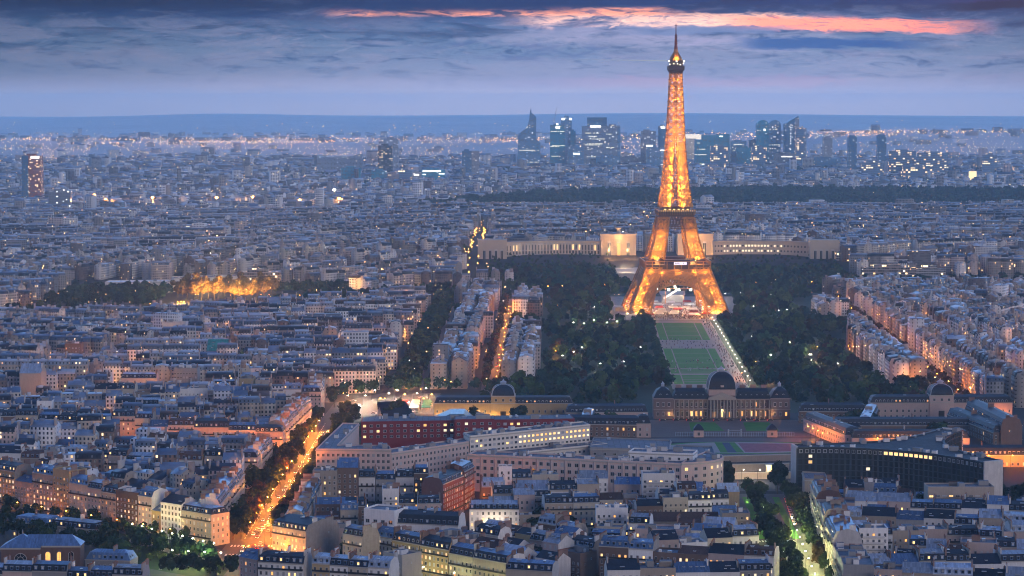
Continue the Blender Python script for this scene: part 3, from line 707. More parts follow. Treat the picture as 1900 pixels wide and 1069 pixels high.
px_row((-243, 1597), (-151, 1594), [(274, 312, 792, dict(kind='gable', wall='rosy', roof='blue zinc', lit=.03)), (312, 360, 789, dict(kind='haussmann', wall='rosy', roof='brown tile', lit=.4)), (360, 424, 793, dict(kind='haussmann', wall='rosy', roof='dark slate', lit=.25, mh=4)),
    (424, 474, 798, dict(kind='haussmann', wall='rosy', roof='blue zinc', lit=.1)), (474, 525, 801, dict(kind='haussmann', wall='rosy', roof='dark slate', lit=.25, hip=(0, 1), dorm='round'))], 13, 'on the pink-lit cross street beside the avenue', GC)
auto_row((-365, 1648), (-245, 1640), (19.5, 23), 'on the dark cross street above the terrace roofs', GC, lit=.22, wall=['brown', 'rosy', 'cream'], kind='haussmann', roof=['dark slate', 'blue zinc'])
auto_row((-330, 1812), (-158, 1806), (18, 22), 'on the far cross street beside the avenue', GC, lit=.12)
apartment((-157, 1805), (-143, 1805), 13, 20, 'rosy corner building with chimneyed roof on the avenue at the far cross street', 'haussmann', 'rosy', 'blue zinc', hip=(0, 1), group=GC); foot((-157, 1805), (-143, 1805), 13)
GM = 'central near buildings'
def one(x0, x1, yc, P, Q, depth, label, **kw):
    a = on_line(x0, yc, P, Q); b_ = on_line(x1, yc, P, Q); apartment(a[:2], b_[:2], depth, max(5, (a[2] + b_[2]) / 2), label, group=GM, **kw); foot(a[:2], b_[:2], depth)
EW = lambda y: ((-400, y), (400, y))
one(505, 567, 981, (-122, 1243), (-105, 1228), 24, 'corner building with many lit windows and a huge blank stone gable', kind='haussmann', wall='cream', roof='dark slate', gable='blank stone', lit=.5)
auto_row((-120, 1378), (-120.5, 1268), (16, 19), 'from the far end opposite the avenue stone fronts', 'avenue zinc roofs', depth=11, kind='haussmann', wall=['beige', 'rosy'], roof='pale zinc')
one(580, 625, 876, *EW(1384), 13, 'tall narrow beige block rising behind zinc roofs beside the avenue', kind='modern', wall='beige', roof='flat grey', lit=.06, balc=False)
one(625, 664, 868, *EW(1390), 16, 'tall dark brown block beside the tall narrow beige one', kind='gable', wall='brown', roof='blue zinc', gable='maroon brick', lit=.08)
px_row(*EW(1397), [(656, 696, 885, dict(kind='haussmann', wall='white', roof='dark slate', lit=.2)), (697, 733, 890, dict(kind='haussmann', wall='grey', roof='blue zinc', lit=.05)), (734, 768, 885, dict(kind='haussmann', wall='white', roof='dark slate', lit=.2, gable='pale render')), (768, 794, 878, dict(kind='haussmann', wall='brown', roof='blue zinc', lit=.25))], 13, 'in the courtyard row before the pink office block', GM)
apartment((-39, 1356), (-28, 1388), 13, 21, 'red brick house with steep maroon gable over the orange side street', 'haussmann', 'red brick', 'dark slate', 'maroon brick', .12, group=GM); foot((-39, 1356), (-28, 1388), 13)
apartment((-27.5, 1390), (-22, 1412), 13, 23, 'red brick house with a bay, behind the steep maroon gable', 'haussmann', 'red brick', 'pale zinc', 'maroon brick', .12, group=GM, hip=(0, 1)); foot((-27, 1390), (-22, 1412), 13)
one(871, 963, 945, *EW(1298), 13, 'white six-storey house with a street lamp glaring on its front', kind='haussmann', wall='white', roof='pale zinc', gable='blank stone', lit=.1, dorm='lit', mh=2.4, balc=False)
apartment((-78, 1264), (-61.5, 1256), 15, 22, 'pale office house with large square windows and a stepped top', 'modern', 'white', 'flat grey', lit=.03, group=GM, bay=4.2, ww=2.3, wh=2.1, flo=3.6, balc=False, blinds=.03); foot((-78, 1264), (-61, 1256), 15)
apartment((-61, 1259), (-28, 1250), 14, 16, 'long low house under a big dark roof beside the office house', 'haussmann', 'white', 'dark slate', 'pale render', .04, group=GM, mh=4.5, balc=False, bay=4.2, ww=2, wh=2); foot((-61, 1259), (-28, 1250), 14)
px_row((-62, 1206), (0, 1147), [(727, 778, 1006, dict(kind='haussmann', wall='ochre', roof='blue zinc', dorm='round', lit=.3)), (779, 832, 1016, dict(kind='haussmann', wall='ochre', roof='dark slate', dorm='lit', lit=.4)), (833, 877, 1030, dict(kind='haussmann', wall='cream', roof='blue zinc', lit=.15)), (878, 945, 1040, dict(kind='haussmann', wall='beige', roof='blue zinc', lit=.12, gable='pale render'))], 12, 'down the sloping street of ochre fronts', 'sloping street fronts', mh=3.4)
one(938, 1024, 1058, (-4, 1120), (22, 1112), 12, 'house with a row of red chimney pots on its zinc roof', kind='haussmann', wall='cream', roof='blue zinc', lit=.3, gable='pale render')
auto_row((-94, 1126), (-57, 1114), (19, 21), 'in the zinc-roofed row at the very bottom', GM, roof='pale zinc', kind='haussmann')
apartment((-130, 1142), (-120.5, 1133), 12, 20, 'rosy house with blank gable beside the red-lit crossing', 'gable', 'rosy', 'blue zinc', 'blank stone', .1, group=GM); foot((-130, 1142), (-120, 1133), 12)
apartment((-120, 1132), (-98, 1126), 13, 19.5, 'white mansard house with pale gable beside the red-lit crossing', 'haussmann', 'white', 'dark slate', 'pale render', .35, group=GM); foot((-120, 1132), (-98, 1126), 13)
one(1023, 1092, 922, *EW(1340), 13, 'white terrace house with glowing roof garden and dark balconies', kind='modern', wall='white', roof='flat grey', lit=.12)
one(957, 1020, 905, *EW(1392), 12, 'low zinc-roofed house behind the glaring white house', kind='gable', wall='beige', roof='pale zinc')
one(925, 950, 868, *EW(1402), 9, 'narrow white stair tower in front of the pink office block', kind='modern', wall='white', roof='flat grey', balc=False, lit=.02)
one(1072, 1128, 888, *EW(1398), 13, 'pale house with many roof pipes below the pink office block', kind='gable', wall='white', roof='pale zinc', gable='pale render')
one(1140, 1188, 899, *EW(1392), 12, 'low rosy house beside the white slab of flats', kind='gable', wall='rosy', roof='blue zinc', lit=.15)
one(1192, 1252, 881, *EW(1378), 12, 'white slab of flats, tallest by the pink office block', kind='modern', wall='white', roof='flat grey', lit=.10, ww=1.7, wh=1.5, flo=2.9)
px_row(*EW(1370), [(1254, 1275, 920, dict(kind='haussmann', wall='cream', roof='blue zinc')), (1276, 1306, 911, dict(kind='gable', wall='brown', roof='blue zinc', gable='maroon brick')), (1307, 1331, 922, dict(kind='haussmann', wall='cream', roof='blue zinc')), (1332, 1372, 913, dict(kind='gable', wall='ochre', roof='pale zinc', gable='blank stone', wins=False))], 14, 'from the white slab towards the park avenue', GM)
one(1340, 1392, 955, *EW(1282), 14, 'beige corner house of flats beside the park avenue trees', kind='modern', wall='beige', roof='flat grey', lit=.06)
one(1178, 1275, 985, (64, 1232), (99, 1226), 14, 'long house of flats with dark balconies and a white end wall', kind='modern', wall='rosy', roof='flat grey', gable='pale render', lit=.16)
one(1178, 1334, 968, *EW(1291), 14, 'long brown-roofed house behind the flats with dark balconies', kind='gable', wall='beige', roof='brown tile', lit=.25)
one(1106, 1165, 945, *EW(1288), 12, 'white house with small roof terraces beside the courtyard trees', kind='modern', wall='white', roof='flat grey', lit=.04)
one(992, 1072, 980, (11, 1278), (36, 1270), 13, 'low white workshop with a roof hut among courtyard trees', kind='modern', wall='white', roof='flat grey', lit=.02, balc=False)
auto_row((42, 1160), (124, 1134), (19, 22), 'in the second-lowest row before the park avenue', GM, lit=.2, roof=['blue zinc', 'dark slate', 'brown tile'])
auto_row((44, 1104), (120, 1110), (19, 21.5), 'in the bottommost row before the park avenue', GM, lit=.15, roof=['blue zinc', 'dark slate'])
auto_row((70, 1182), (123, 1194), (17, 21), 'behind the bottom rows before the park avenue', GM, lit=.2)
GS = 'park avenue fronts'
auto_row((166, 1336), (151, 1092), (22, 26), 'from the far end of the tall park avenue fronts', GS, wr=(17, 26), depth=14, kind=['modern', 'haussmann'], wall=['beige', 'rosy', 'ochre', 'grey'], roof=['dark slate', 'blue zinc'], lit=.16)
GR = 'roofs beyond the park avenue'
one(1722, 1845, 906, *EW(1338), 14, 'beige balcony block below the curved dark office slab', kind='modern', wall='beige', roof='flat grey', gable='pale render', lit=.14, bay=3.4, ww=2.6, wh=1.3)
one(1782, 1850, 1010, (216, 1168), (236, 1164), 14, 'stepped rosy house with stacked terraces and roof towers', kind='modern', wall='rosy', roof='flat grey', lit=.15)
one(1594, 1648, 983, *EW(1180), 12, 'white corner house with a planted roof deck among dark roofs', kind='modern', wall='white', roof='flat grey', lit=.1)
px_row(*EW(1390), [(1570, 1604, 905, dict(kind='gable', wall='brown', roof='dark slate', gable='maroon brick')), (1604, 1640, 898, dict(kind='modern', wall='grey', roof='flat grey', lit=.2)), (1640, 1672, 902, dict(kind='gable', wall='brown', roof='dark slate', gable='maroon brick')), (1676, 1722, 930, dict(kind='haussmann', wall='brown', roof='blue zinc'))], 13, 'in the brown row below the curved office slab', GR)
RS = dict(roof=['blue zinc', 'dark slate', 'pale zinc'], wall=['grey', 'beige', 'white', 'rosy'])
auto_row((172, 1322), (300, 1292), (15, 19), 'in the row nearest the beige balcony block', GR, **RS)
auto_row((172, 1276), (300, 1246), (15, 19), 'in the second row below the beige block', GR, **RS)
auto_row((168, 1214), (300, 1222), (16, 20), 'in the third row below the beige block', GR, **RS)
auto_row((196, 1182), (214, 1180), (16, 20), 'beside the white roof-deck house', GR, **RS)
auto_row((238, 1184), (300, 1176), (16, 20), 'beyond the stepped rosy house', GR, **RS)
auto_row((166, 1132), (290, 1146), (16, 20), 'in the row before the stepped rosy house', GR, **RS)
auto_row((163, 1108), (280, 1086), (17, 20), 'in the lowest row beyond the park avenue', GR, **RS)
# schools and chapel at the lower corner
GL = 'zinc-roofed schools'
def school(P, Q, depth, h, label, roof='blue zinc', mh=3.0, lit=.15):
    apartment(P, Q, depth, h, label, 'haussmann', 'grey', roof, None, lit, name='school_building', group=GL, hip=(1, 1), mh=mh, balc=False, flo=3.6); foot(P, Q, depth)
school((-272, 1306), (-251, 1296), 14, 8.5, 'low dark-roofed school wing at the frame edge with lit ground windows', lit=.35)
school((-250, 1297), (-223, 1283), 12, 8, 'low school wing with bright zinc roof, nearest the boulevard lawn', 'pale zinc')
school((-213, 1196), (-190, 1192), 12, 8.5, 'small blue mansard annex beside the brick chapel hall', 'blue zinc', 3.4, 0)
auto_row((-262, 1152), (-176, 1140), (9, 13), 'in the bottom corner row of low zinc roofs', GL, kind='haussmann', roof=['blue zinc', 'pale zinc'], wall=['grey', 'rosy'])
def chapel():
    r = thing('chapel_hall', 'brown brick hall with glowing arched windows and a hipped zinc roof', 'hall', (-253, 1186, 0)); rm = [ROOF['blue zinc']]
    b = MB(); b.box(0, 19.5, 0, 15, 0, 16); b.box(19.5, 39, 2.5, 14, 0, 16.6); b.box(-.3, 19.8, -.3, 0, 15.3, 16.1, 1); b.box(19.8, 39.2, 2.2, 2.5, 15.9, 16.7, 1)
    for i in range(5): b.box(20.6 + i * 4.4, 21.3 + i * 4.4, 2.15, 2.5, 0, 15.9)
    b.build('wall', [surf('brown_brick', (.15, .085, .065), .9, .3, .8), M['trim']], r)
    b = MB(); P = [(-.5, -.5), (19.7, -.5), (19.7, 15.4), (-.5, 15.4)]
    ap = (9.6, 7.5, 22); ap2 = (34, 8.2, 21.4)
    for i in range(4):
        (xa, ya), (xb, yb) = P[i], P[(i + 1) % 4]; b.face([(xa, ya, 16.1), (xb, yb, 16.1), ap])
    b.face([(14, 2.0, 16.75), (39.4, 2.0, 16.75), ap2, (12, 8.2, 21.4)]); b.face([(39.4, 14.4, 16.75), (14, 14.4, 16.75), (12, 8.2, 21.4), ap2]); b.face([(39.4, 2.0, 16.75), (39.4, 14.4, 16.75), ap2])
    ro = b.build('roof', rm, r); b = MB(); b.tube((9.6, 7.5, 21.6), (9.6, 7.5, 24), .35, .1, 8); b.build('finial', M['steel'], ro)
    def arch(x, y, w_, z0, z1, m):
        b = MB(); pts = [(x - w_ / 2, z0), (x + w_ / 2, z0)] + [(x + w_ / 2 * math.cos(t), z1 + w_ / 2 * math.sin(t)) for t in [math.pi * i / 10 for i in range(11)]]
        b.face([(px, y - .02, pz) for px, pz in pts], 0)
        for i in range(len(pts)):
            (xa, za), (xb, zb) = pts[i], pts[(i + 1) % len(pts)]; b.bar((xa, y - .1, za), (xb, y - .1, zb), .22, 1)
        for k in range(1, 3): b.bar((x - w_ / 2, y - .06, z0 + (z1 - z0) * k / 3), (x + w_ / 2, y - .06, z0 + (z1 - z0) * k / 3), .1, 1)
        b.bar((x, y - .06, z0), (x, y - .06, z1 + w_ / 2), .1, 1); b.build('window', [m, M['trim']], r)
    arch(22.9, 2.5, 2.6, 8.2, 12.4, M['lit1']); arch(28.6, 2.5, 2.6, 8.2, 12.4, M['lit1']); arch(34.4, 2.5, 2.6, 8.2, 12.4, M['pane'])
    b = MB(); cx, cz, q = 9.8, 10.2, [2 * math.pi * i / 24 for i in range(24)]
    b.face([(cx + 3 * math.cos(t), -.03, cz + 3 * math.sin(t)) for t in q], 0)
    for i in range(24):
        for rr in (3.1, 1.4): b.bar((cx + rr * math.cos(q[i]), -.1, cz + rr * math.sin(q[i])), (cx + rr * math.cos(q[(i + 1) % 24]), -.1, cz + rr * math.sin(q[(i + 1) % 24])), .3, 1)
        if i % 3 == 0: b.bar((cx + 1.4 * math.cos(q[i]), -.1, cz + 1.4 * math.sin(q[i])), (cx + 3 * math.cos(q[i]), -.1, cz + 3 * math.sin(q[i])), .15, 1)
    b.build('rose_window', [M['pane'], M['trim']], r)
    FOOT.append([(-255, 1184), (-212, 1184), (-212, 1204), (-255, 1204)])
chapel()

# ================================================================== ROWS FILLING THE NEAR QUARTERS (each house its own object)
BUDGET = [108]
SPILL = []
def free(x, y, rad, polys):
    for dx_, dy_ in ((0, 0), (rad, 0), (-rad, 0), (0, rad), (0, -rad)):
        for p in polys:
            if inpoly(p, x + dx_, y + dy_): return False
    return True
def fill_rows(poly, ang, pitch, where, group, hs=(14, 21), depth=12):
    hs = (hs[0] - 2.5, hs[1] + 3)
    ca, sa = math.cos(R(ang)), math.sin(R(ang)); ex = STREETS + FOOT + [MINI, ACAD, YARD]
    L = [(x * ca + y * sa, -x * sa + y * ca) for x, y in poly]
    s0, s1 = min(p[0] for p in L), max(p[0] for p in L); t = min(p[1] for p in L) + 2; t1 = max(p[1] for p in L); row = 0; n = 0
    while t < t1:
        s = s0; k = 0; tt = t + rnd.uniform(-1.5, 1.5)
        while s < s1:
            w_ = rnd.uniform(9, 17); mx, my = s + w_ / 2, tt + depth / 2
            x, y = mx * ca - my * sa, mx * sa + my * ca
            if abs(x) < .222 * y + 45 and inpoly(poly, x, y) and free(x, y, 8.0, ex):
                kk, wl, rf, gb = rand_style(); h = rnd.uniform(*hs); dd = depth + rnd.uniform(-2, 2)
                j = rnd.uniform(-1.2, 1.2); P = (s * ca - (tt + j) * sa, s * sa + (tt + j) * ca); Q = ((s + w_) * ca - (tt + j) * sa, (s + w_) * sa + (tt + j) * ca)
                if n < BUDGET[0] and abs(x) < .213 * y:
                    apartment(P, Q, dd, h, f"{wl} house, {ROOFW[rf]}, {nth(k)} in the {nth(row)} row {where}", kk, wl, rf, gb, .10, group=group); k += 1; n += 1
                else: SPILL.append((x, y, R(ang), w_, dd, h, {'haussmann': 0, 'modern': 2}.get(kk, 1), WALLC[wl], rf))
                foot(P, Q, depth, .2)
            s += w_ + (rnd.uniform(4, 12) if rnd.random() < .12 else 0)
        t += pitch; row += 1 if k else 0
    BUDGET[0] -= n
    return n
N = 0
N += fill_rows([(-56, 1150), (40, 1150), (40, 1260), (-85, 1240)], -43, 24, 'behind the sloping ochre street', 'houses behind the sloping street', (10, 18))
N += fill_rows([(44, 1195), (124, 1195), (124, 1300), (44, 1300)], -14, 25, 'around the flats with balconies', 'houses around the balcony flats', (8, 15))
N += fill_rows([(166, 1070), (330, 1070), (370, 1400), (172, 1400)], -16, 24, 'beyond the park avenue', 'infill roofs beyond the park avenue', (10, 16))
N += fill_rows([(-18, 1300), (124, 1300), (124, 1418), (-18, 1418)], 7, 24, 'below the pink office block', 'houses below the pink office block', (8, 17))
N += fill_rows([(-104, 1262), (-40, 1262), (-40, 1384), (-104, 1384)], 4, 26, 'in courts beside the avenue', 'court houses beside the avenue', (7, 15))
N += fill_rows([(-160, 1300), (-160, 1398), (-350, 1470), (-325, 1430)], -41.5, 23, 'behind the boulevard fronts', 'roofs behind the boulevard')
N += fill_rows([(-160, 1402), (-160, 1466), (-370, 1470), (-360, 1440)], 0, 24, 'before the near cross street', 'roofs before the near cross street')
N += fill_rows([(-168, 1488), (-168, 1590), (-390, 1600), (-375, 1490)], -9, 24, 'between the two cross streets', 'roofs between the cross streets')
N += fill_rows([(-165, 1612), (-160, 1800), (-440, 1800), (-400, 1615)], 8, 25, 'between pink and far cross streets', 'roofs between pink and far streets')
print('near infill', N, 'spill', len(SPILL))
# ================================================================== THE LATTICE TOWER
TX, TY_, TZ = 182.3, 2709.0, 0.0
def interp(tab, z):
    for (a, va), (b_, vb) in zip(tab, tab[1:]):
        if z <= b_: return va + (vb - va) * (z - a) / (b_ - a)
    return tab[-1][1]
WO = [(0, 56.5), (14, 52), (26, 46.5), (38, 41.8), (57, 34.5), (62, 31.5), (86, 24.3), (107, 20.3), (116, 18.9), (128, 16.6), (148, 13.9), (170, 11.8), (195, 9.9), (219, 8.6), (245, 7.4), (267, 6.5), (276, 6.3)]
LW = [(0, 25), (14, 22), (38, 19), (57, 17.2), (86, 14), (107, 12), (128, 10.8), (150, 9.6), (170, 8.8), (190, 8.4), (200, 8.2)]
def tower():
    r = thing('lattice_tower', 'tall golden floodlit iron lattice tower with arches and a slender needle top', 'tower', (TX, TY_, TZ), R(1.7))
    G, Dk = M['gold'], M['golddark']
    def face(b, a0, a1, c0, c1, w1, w2, sub=2):
        """braced panel between the edge a0->a1 (bottom to top) and c0->c1"""
        a0, a1, c0, c1 = (np.array(q, float) for q in (a0, a1, c0, c1))
        b.bar(a1, c1, w1); b.bar(a0, c1, w2); b.bar(c0, a1, w2)
        for k in range(1, sub):
            t = k / sub; p, q = a0 + (a1 - a0) * t, c0 + (c1 - c0) * t
            b.bar(p, q, w2 * .6)
        if sub > 1:
            mb, mt = (a0 + c0) / 2, (a1 + c1) / 2; ma, mc = (a0 + a1) / 2, (c0 + c1) / 2
            for p, q in ((mb, ma), (mb, mc), (mt, ma), (mt, mc)): b.bar(p, q, w2 * .65)
    def leg(sx, sy, z0, z1, n, wc, w1, w2, name, parent, sub=2):
        b = MB(); zs = [z0 + (z1 - z0) * i / n for i in range(n + 1)]
        def corners(z):
            o, l = interp(WO, z), interp(LW, z); i_ = max(o - l, .0)
            return [(sx * o, sy * o, z), (sx * i_, sy * o, z), (sx * i_, sy * i_, z), (sx * o, sy * i_, z)]
        for za, zb in zip(zs, zs[1:]):
            A, B_ = corners(za), corners(zb)
            for k in range(4):
                b.bar(A[k], B_[k], wc); j = (k + 1) % 4; face(b, A[k], B_[k], A[j], B_[j], w1, w2, sub)
            # lift rails and stairs running up inside the leg
            ma = np.mean(A, 0); mb_ = np.mean(B_, 0)
            for q in (-2.2, 2.2): b.bar(ma + (q, 0, 0), mb_ + (q, 0, 0), .55); b.bar(ma + (0, q, 0), mb_ + (0, q, 0), .55)
            for k in range(3):
                t = k / 3; p = ma + (mb_ - ma) * t; b.bar(p + (-2.2, 0, 0), p + (2.2, 0, 0), .4)
        return b.build(name, G, parent)
    for sx in (-1, 1):
        for sy in (-1, 1):
            leg(sx, sy, 5, 55, 5, 1.5, 1.0, .8, 'lower_leg', r); leg(sx, sy, 63, 109, 5, 1.2, .9, .7, 'upper_leg', r)
            b = MB(); b.box(sx * 50 - 14, sx * 50 + 14, sy * 50 - 14, sy * 50 + 14, 0, 5); b.build('masonry_foot', M['trim'], r)
    # shaft above the second floor: four legs drawing together, then one square mast
    for sx in (-1, 1):
        for sy in (-1, 1): leg(sx, sy, 120, 192, 8, .95, .8, .62, 'shaft_leg', r, 1)
    b = MB(); zs = [192 + 80 * (i / 11) ** .95 for i in range(12)]
    for za, zb in zip(zs, zs[1:]):
        A = [(sx * interp(WO, za), sy * interp(WO, za), za) for sx, sy in ((-1, -1), (1, -1), (1, 1), (-1, 1))]; B_ = [(sx * interp(WO, zb), sy * interp(WO, zb), zb) for sx, sy in ((-1, -1), (1, -1), (1, 1), (-1, 1))]
        for k in range(4):
            j = (k + 1) % 4; b.bar(A[k], B_[k], .95); m0 = (np.array(A[k]) + A[j]) / 2; m1 = (np.array(B_[k]) + B_[j]) / 2
            b.bar(m0, m1, 1.0); face(b, A[k], B_[k], m0, m1, .8, .75, 1); face(b, m0, m1, A[j], B_[j], .8, .75, 1); mm = (m0 + m1) / 2; face(b, (np.array(A[k]) + B_[k]) / 2, B_[k], mm, m1, .6, .5, 1); face(b, mm, m1, (np.array(A[j]) + B_[j]) / 2, B_[j], .6, .5, 1)
    b.build('upper_mast', G, r)
    b = MB()
    for za, zb in zip(range(118, 270, 8), range(126, 278, 8)):    # lift shaft through the middle
        wa = min(2.6, interp(WO, za) * .33)
        for sx, sy in ((-1, -1), (1, -1), (1, 1), (-1, 1)): b.bar((sx * wa, sy * wa, za), (sx * wa, sy * wa, zb), .5)
        for sx in (-1, 1):
            b.bar((sx * wa, -wa, za), (sx * wa, wa, zb), .4); b.bar((sx * wa, wa, za), (sx * wa, -wa, zb), .4); b.bar((-wa, sx * wa, za), (wa, sx * wa, zb), .4); b.bar((wa, sx * wa, za), (-wa, sx * wa, zb), .4)
        b.bar((-wa, 0, zb), (wa, 0, zb), .5)
    b.build('lift_shaft', G, r)
    # joint plates that read as dark studs up the edges
    b = MB()
    for z in range(126, 272, 8):
        o = interp(WO, z)
        for sx, sy in ((-1, -1), (1, -1), (0, -1), (0, 1), (1, 1), (-1, 1), (1, 0), (-1, 0)): b.box(sx * o - .7, sx * o + .7, sy * (o + .1) - .7, sy * (o + .1) + .7, z - .7, z + .7)
    b.build('joint_plate', Dk, r)
    def ring(b, h0, h1, z0, z1, m=0):
        for x0, x1, y0, y1 in ((-h1, h1, -h1, -h0), (-h1, h1, h0, h1), (-h1, -h0, -h0, h0), (h0, h1, -h0, h0)): b.box(x0, x1, y0, y1, z0, z1, m, True)
    # first platform: lattice girder, glazed gallery and balustrade
    b = MB(); ring(b, 17, 36, 56.8, 57.6, 1); ring(b, 35.2, 36.6, 52.2, 53.0, 0); ring(b, 35.6, 37.0, 61.2, 61.9, 0); ring(b, 34.2, 34.8, 52.6, 56.8, 1)
    for s in (-1, 1):
        for k in range(10):
            x = -36.2 + 72.4 * k / 9
            b.bar((x, s * 36.3, 53), (x, s * 36.3, 61.4), .9); b.bar((s * 36.3, x, 53), (s * 36.3, x, 61.4), .9)
        for k in range(36):
            x = -36 + 72 * k / 35; b.bar((x, s * 36.2, 57.6), (x, s * 36.2, 59), .25); b.bar((s * 36.2, x, 57.6), (s * 36.2, x, 59), .25)
            b.bar((x, s * 36.3, 52.4), (x, s * 35, 50.4), .3); b.bar((s * 36.3, x, 52.4), (s * 35, x, 50.4), .3)
    pf = b.build('first_platform', [G, Dk], r)
    b = MB()
    for x0, x1, y0, y1 in ((-14, 14, -33, -23), (-14, 14, 23, 33), (-33, -23, -14, 14), (23, 33, -14, 14)): b.box(x0, x1, y0, y1, 57.6, 62.5, 0); b.box(x0 - .4, x1 + .4, y0 - .4, y1 + .4, 62.5, 63.2, 1)
    b.build('pavilion', [glass('pavilion_glass', (.05, .03, .06), .2), M['golddark']], pf)
    b = MB(); b.box(-4.5, 9.5, -37.3, -37.05, 58.0, 61.0, 0)
    for k, (x0, x1, z0, z1) in enumerate(((-3.4, -3.0, 58.9, 60.3), (-2.6, -2.2, 58.9, 60.3), (-3.0, -2.6, 59.45, 59.8), (-1.7, -1.3, 58.9, 60.3), (-.9, -.5, 58.9, 60.3), (-1.3, -.9, 59.45, 59.8), (.0, .4, 58.9, 60.3), (.4, .9, 59.9, 60.3), (.4, .9, 58.9, 59.3), (1.6, 2.0, 59.1, 60.1), (5.4, 5.8, 59.6, 60.3), (5.7, 6.1, 58.9, 59.7), (6.1, 6.5, 59.6, 60.3))):
        b.box(x0, x1, -37.36, -37.3, z0, z1, 1)
    b.build('lit_banner', [M['screen'], M['iron']], pf)
    # arches between the legs
    for s, ax in ((-1, 0), (1, 0), (-1, 1), (1, 1)):
        b = MB(); n = 22; pts = []
        for i in range(n + 1):
            t = math.pi * (.06 + .88 * i / n); off = interp(WO, 30) - 1
            def p(rad, rz_):
                a, z = rad * math.cos(t), 8 + rz_ * math.sin(t)
                oo = interp(WO, z) - .6
                return (a, s * oo, z) if ax == 0 else (s * oo, a, z)
            pts.append((p(34.5, 29), p(40.5, 37.5)))
        for (a0, b0), (a1, b1) in zip(pts, pts[1:]):
            b.bar(a0, a1, 2.2); b.bar(b0, b1, 1.4); b.bar(a0, b1, .9); b.bar(b0, a1, .9); b.bar(a0, b0, 1.0)
        for i in range(14):      # spandrel lattice up to the girder
            x = -33 + 66 * i / 13; zt = 51.5; za = 8 + 37 * math.sqrt(max(0, 1 - (x / 41.5) ** 2)); x2 = x + 66 / 13
            q = lambda x, z: (x, s * (interp(WO, z) - .6), z) if ax == 0 else (s * (interp(WO, z) - .6), x, z)
            if za < 51: b.bar(q(x, za), q(x, zt), .9); b.bar(q(x, za), q(min(33, x2), zt), .9); b.bar(q(x, zt), q(min(33, x2), min(51, 8 + 37 * math.sqrt(max(0, 1 - (x2 / 41.5) ** 2)))), .5)
        for z in (47.0, 49.3, 51.8): b.bar(q(-34, z), q(34, z), 1.5)
        for i in range(28):
            x = -33 + 66 * i / 27; b.bar(q(x, 47), q(x + 1.2, 51.8), .7)
        b.build('arch', G, r)
    # second platform
    b = MB(); ring(b, 6, 19.5, 110.5, 115.2, 1); ring(b, 8, 21.2, 115.2, 116.2, 1); ring(b, 20.4, 21.4, 117.4, 117.8, 0); ring(b, 8, 15.4, 116.2, 120.5, 1); ring(b, 15, 16.8, 120.5, 121, 1)
    for s in (-1, 1):
        for k in range(22):
            x = -20.5 + 41 * k / 21; b.bar((x, s * 20.8, 116), (x, s * 20.8, 117.6), .3); b.bar((s * 20.8, x, 116), (s * 20.8, x, 117.6), .3); b.bar((x, s * 21, 115.2), (x, s * 19.6, 112), .35); b.bar((s * 21, x, 115.2), (s * 19.6, x, 112), .35)
    p2 = b.build('second_platform', [G, Dk], r)
    b = MB()
    for k in range(17):
        x = -20 + 2.5 * k; b.box(x - .35, x + .35, -21.6, -20.9, 116.3, 117.1)
        if abs(x) < 15 and k % 2: b.box(x - 1.1, x + 1.1, -15.7, -15.42, 117.2, 118.6)
    b.build('platform_lights', M['lit2'], p2)
    # the dark girder band under the second floor
    b = MB()
    for z in (97, 100, 103.5, 107, 110):
        o = interp(WO, z); ring(b, o - 1.1, o - .3, z - .35, z + .35)
    for s in (-1, 1):
        for k in range(12):
            x = -19 + 38 * k / 11; b.bar((x, s * 19.7, 97), (x + 3, s * 19.3, 110), .5); b.bar((x + 3, s * 19.7, 97), (x, s * 19.3, 110), .5); b.bar((s * 19.7, x, 97), (s * 19.3, x + 3, 110), .5)
    b.build('girder_band', Dk, r)
    # top cabin and needle
    b = MB()
    for z0, z1, h0, h1 in ((268, 272.5, 6.3, 8.9),):
        b.prism([(-h0, -h0), (h0, -h0), (h0, h0), (-h0, h0)], z0, z0 + .5); b.lathe([(h0 * 1.35, z0), (h1 * 1.33, z1)], n=4, a0=R(45))
    b.box(-8.9, 8.9, -8.9, 8.9, 272.5, 277.5, 0, True); b.box(-7.2, 7.2, -7.2, 7.2, 277.5, 281.5); b.box(-8.2, 8.2, -8.2, 8.2, 281.5, 283.2, 0, True)
    cb = b.build('top_cabin', Dk, r)
    b = MB(); b.lathe([(7.6, 283.2), (6.4, 287), (4.2, 290.5), (2.6, 293), (2.2, 296)], n=12); b.build('lantern', G, cb)
    b = MB()
    for x in (-7.4, -3, 1, 4, 7.4): b.box(x - .5, x + .5, -9.1, -8.92, 278.0 + (x % 2), 279.0 + (x % 2))
    for x, y in ((-8.3, -8.3), (8.3, -8.3), (0, -8.3)): b.box(x - .8, x + .8, y - .5, y, 281.7, 283)
    b.build('cabin_lights', M['bulb_c'], cb)
    b = MB(); b.lathe([(2.0, 296), (1.7, 299), (2.1, 299.6), (1.5, 300), (1.4, 306), (1.8, 306.5), (1.2, 307), (1.1, 312), (.55, 312.5), (.5, 322.5), (.3, 324)], n=8); b.bar((-1.6, 0, 322.2), (1.6, 0, 322.2), .4); b.bar((0, -1.6, 322.2), (0, 1.6, 322.2), .4)
    for z in (297.5, 302, 304, 308.5, 310.5): b.box(-1.9, 1.9, -1.9, 1.9, z - .25, z + .25)
    b.build('antenna', surf('antenna_red', (.20, .05, .03), .6, .15), r)
    Lc = (1, .43, .05)
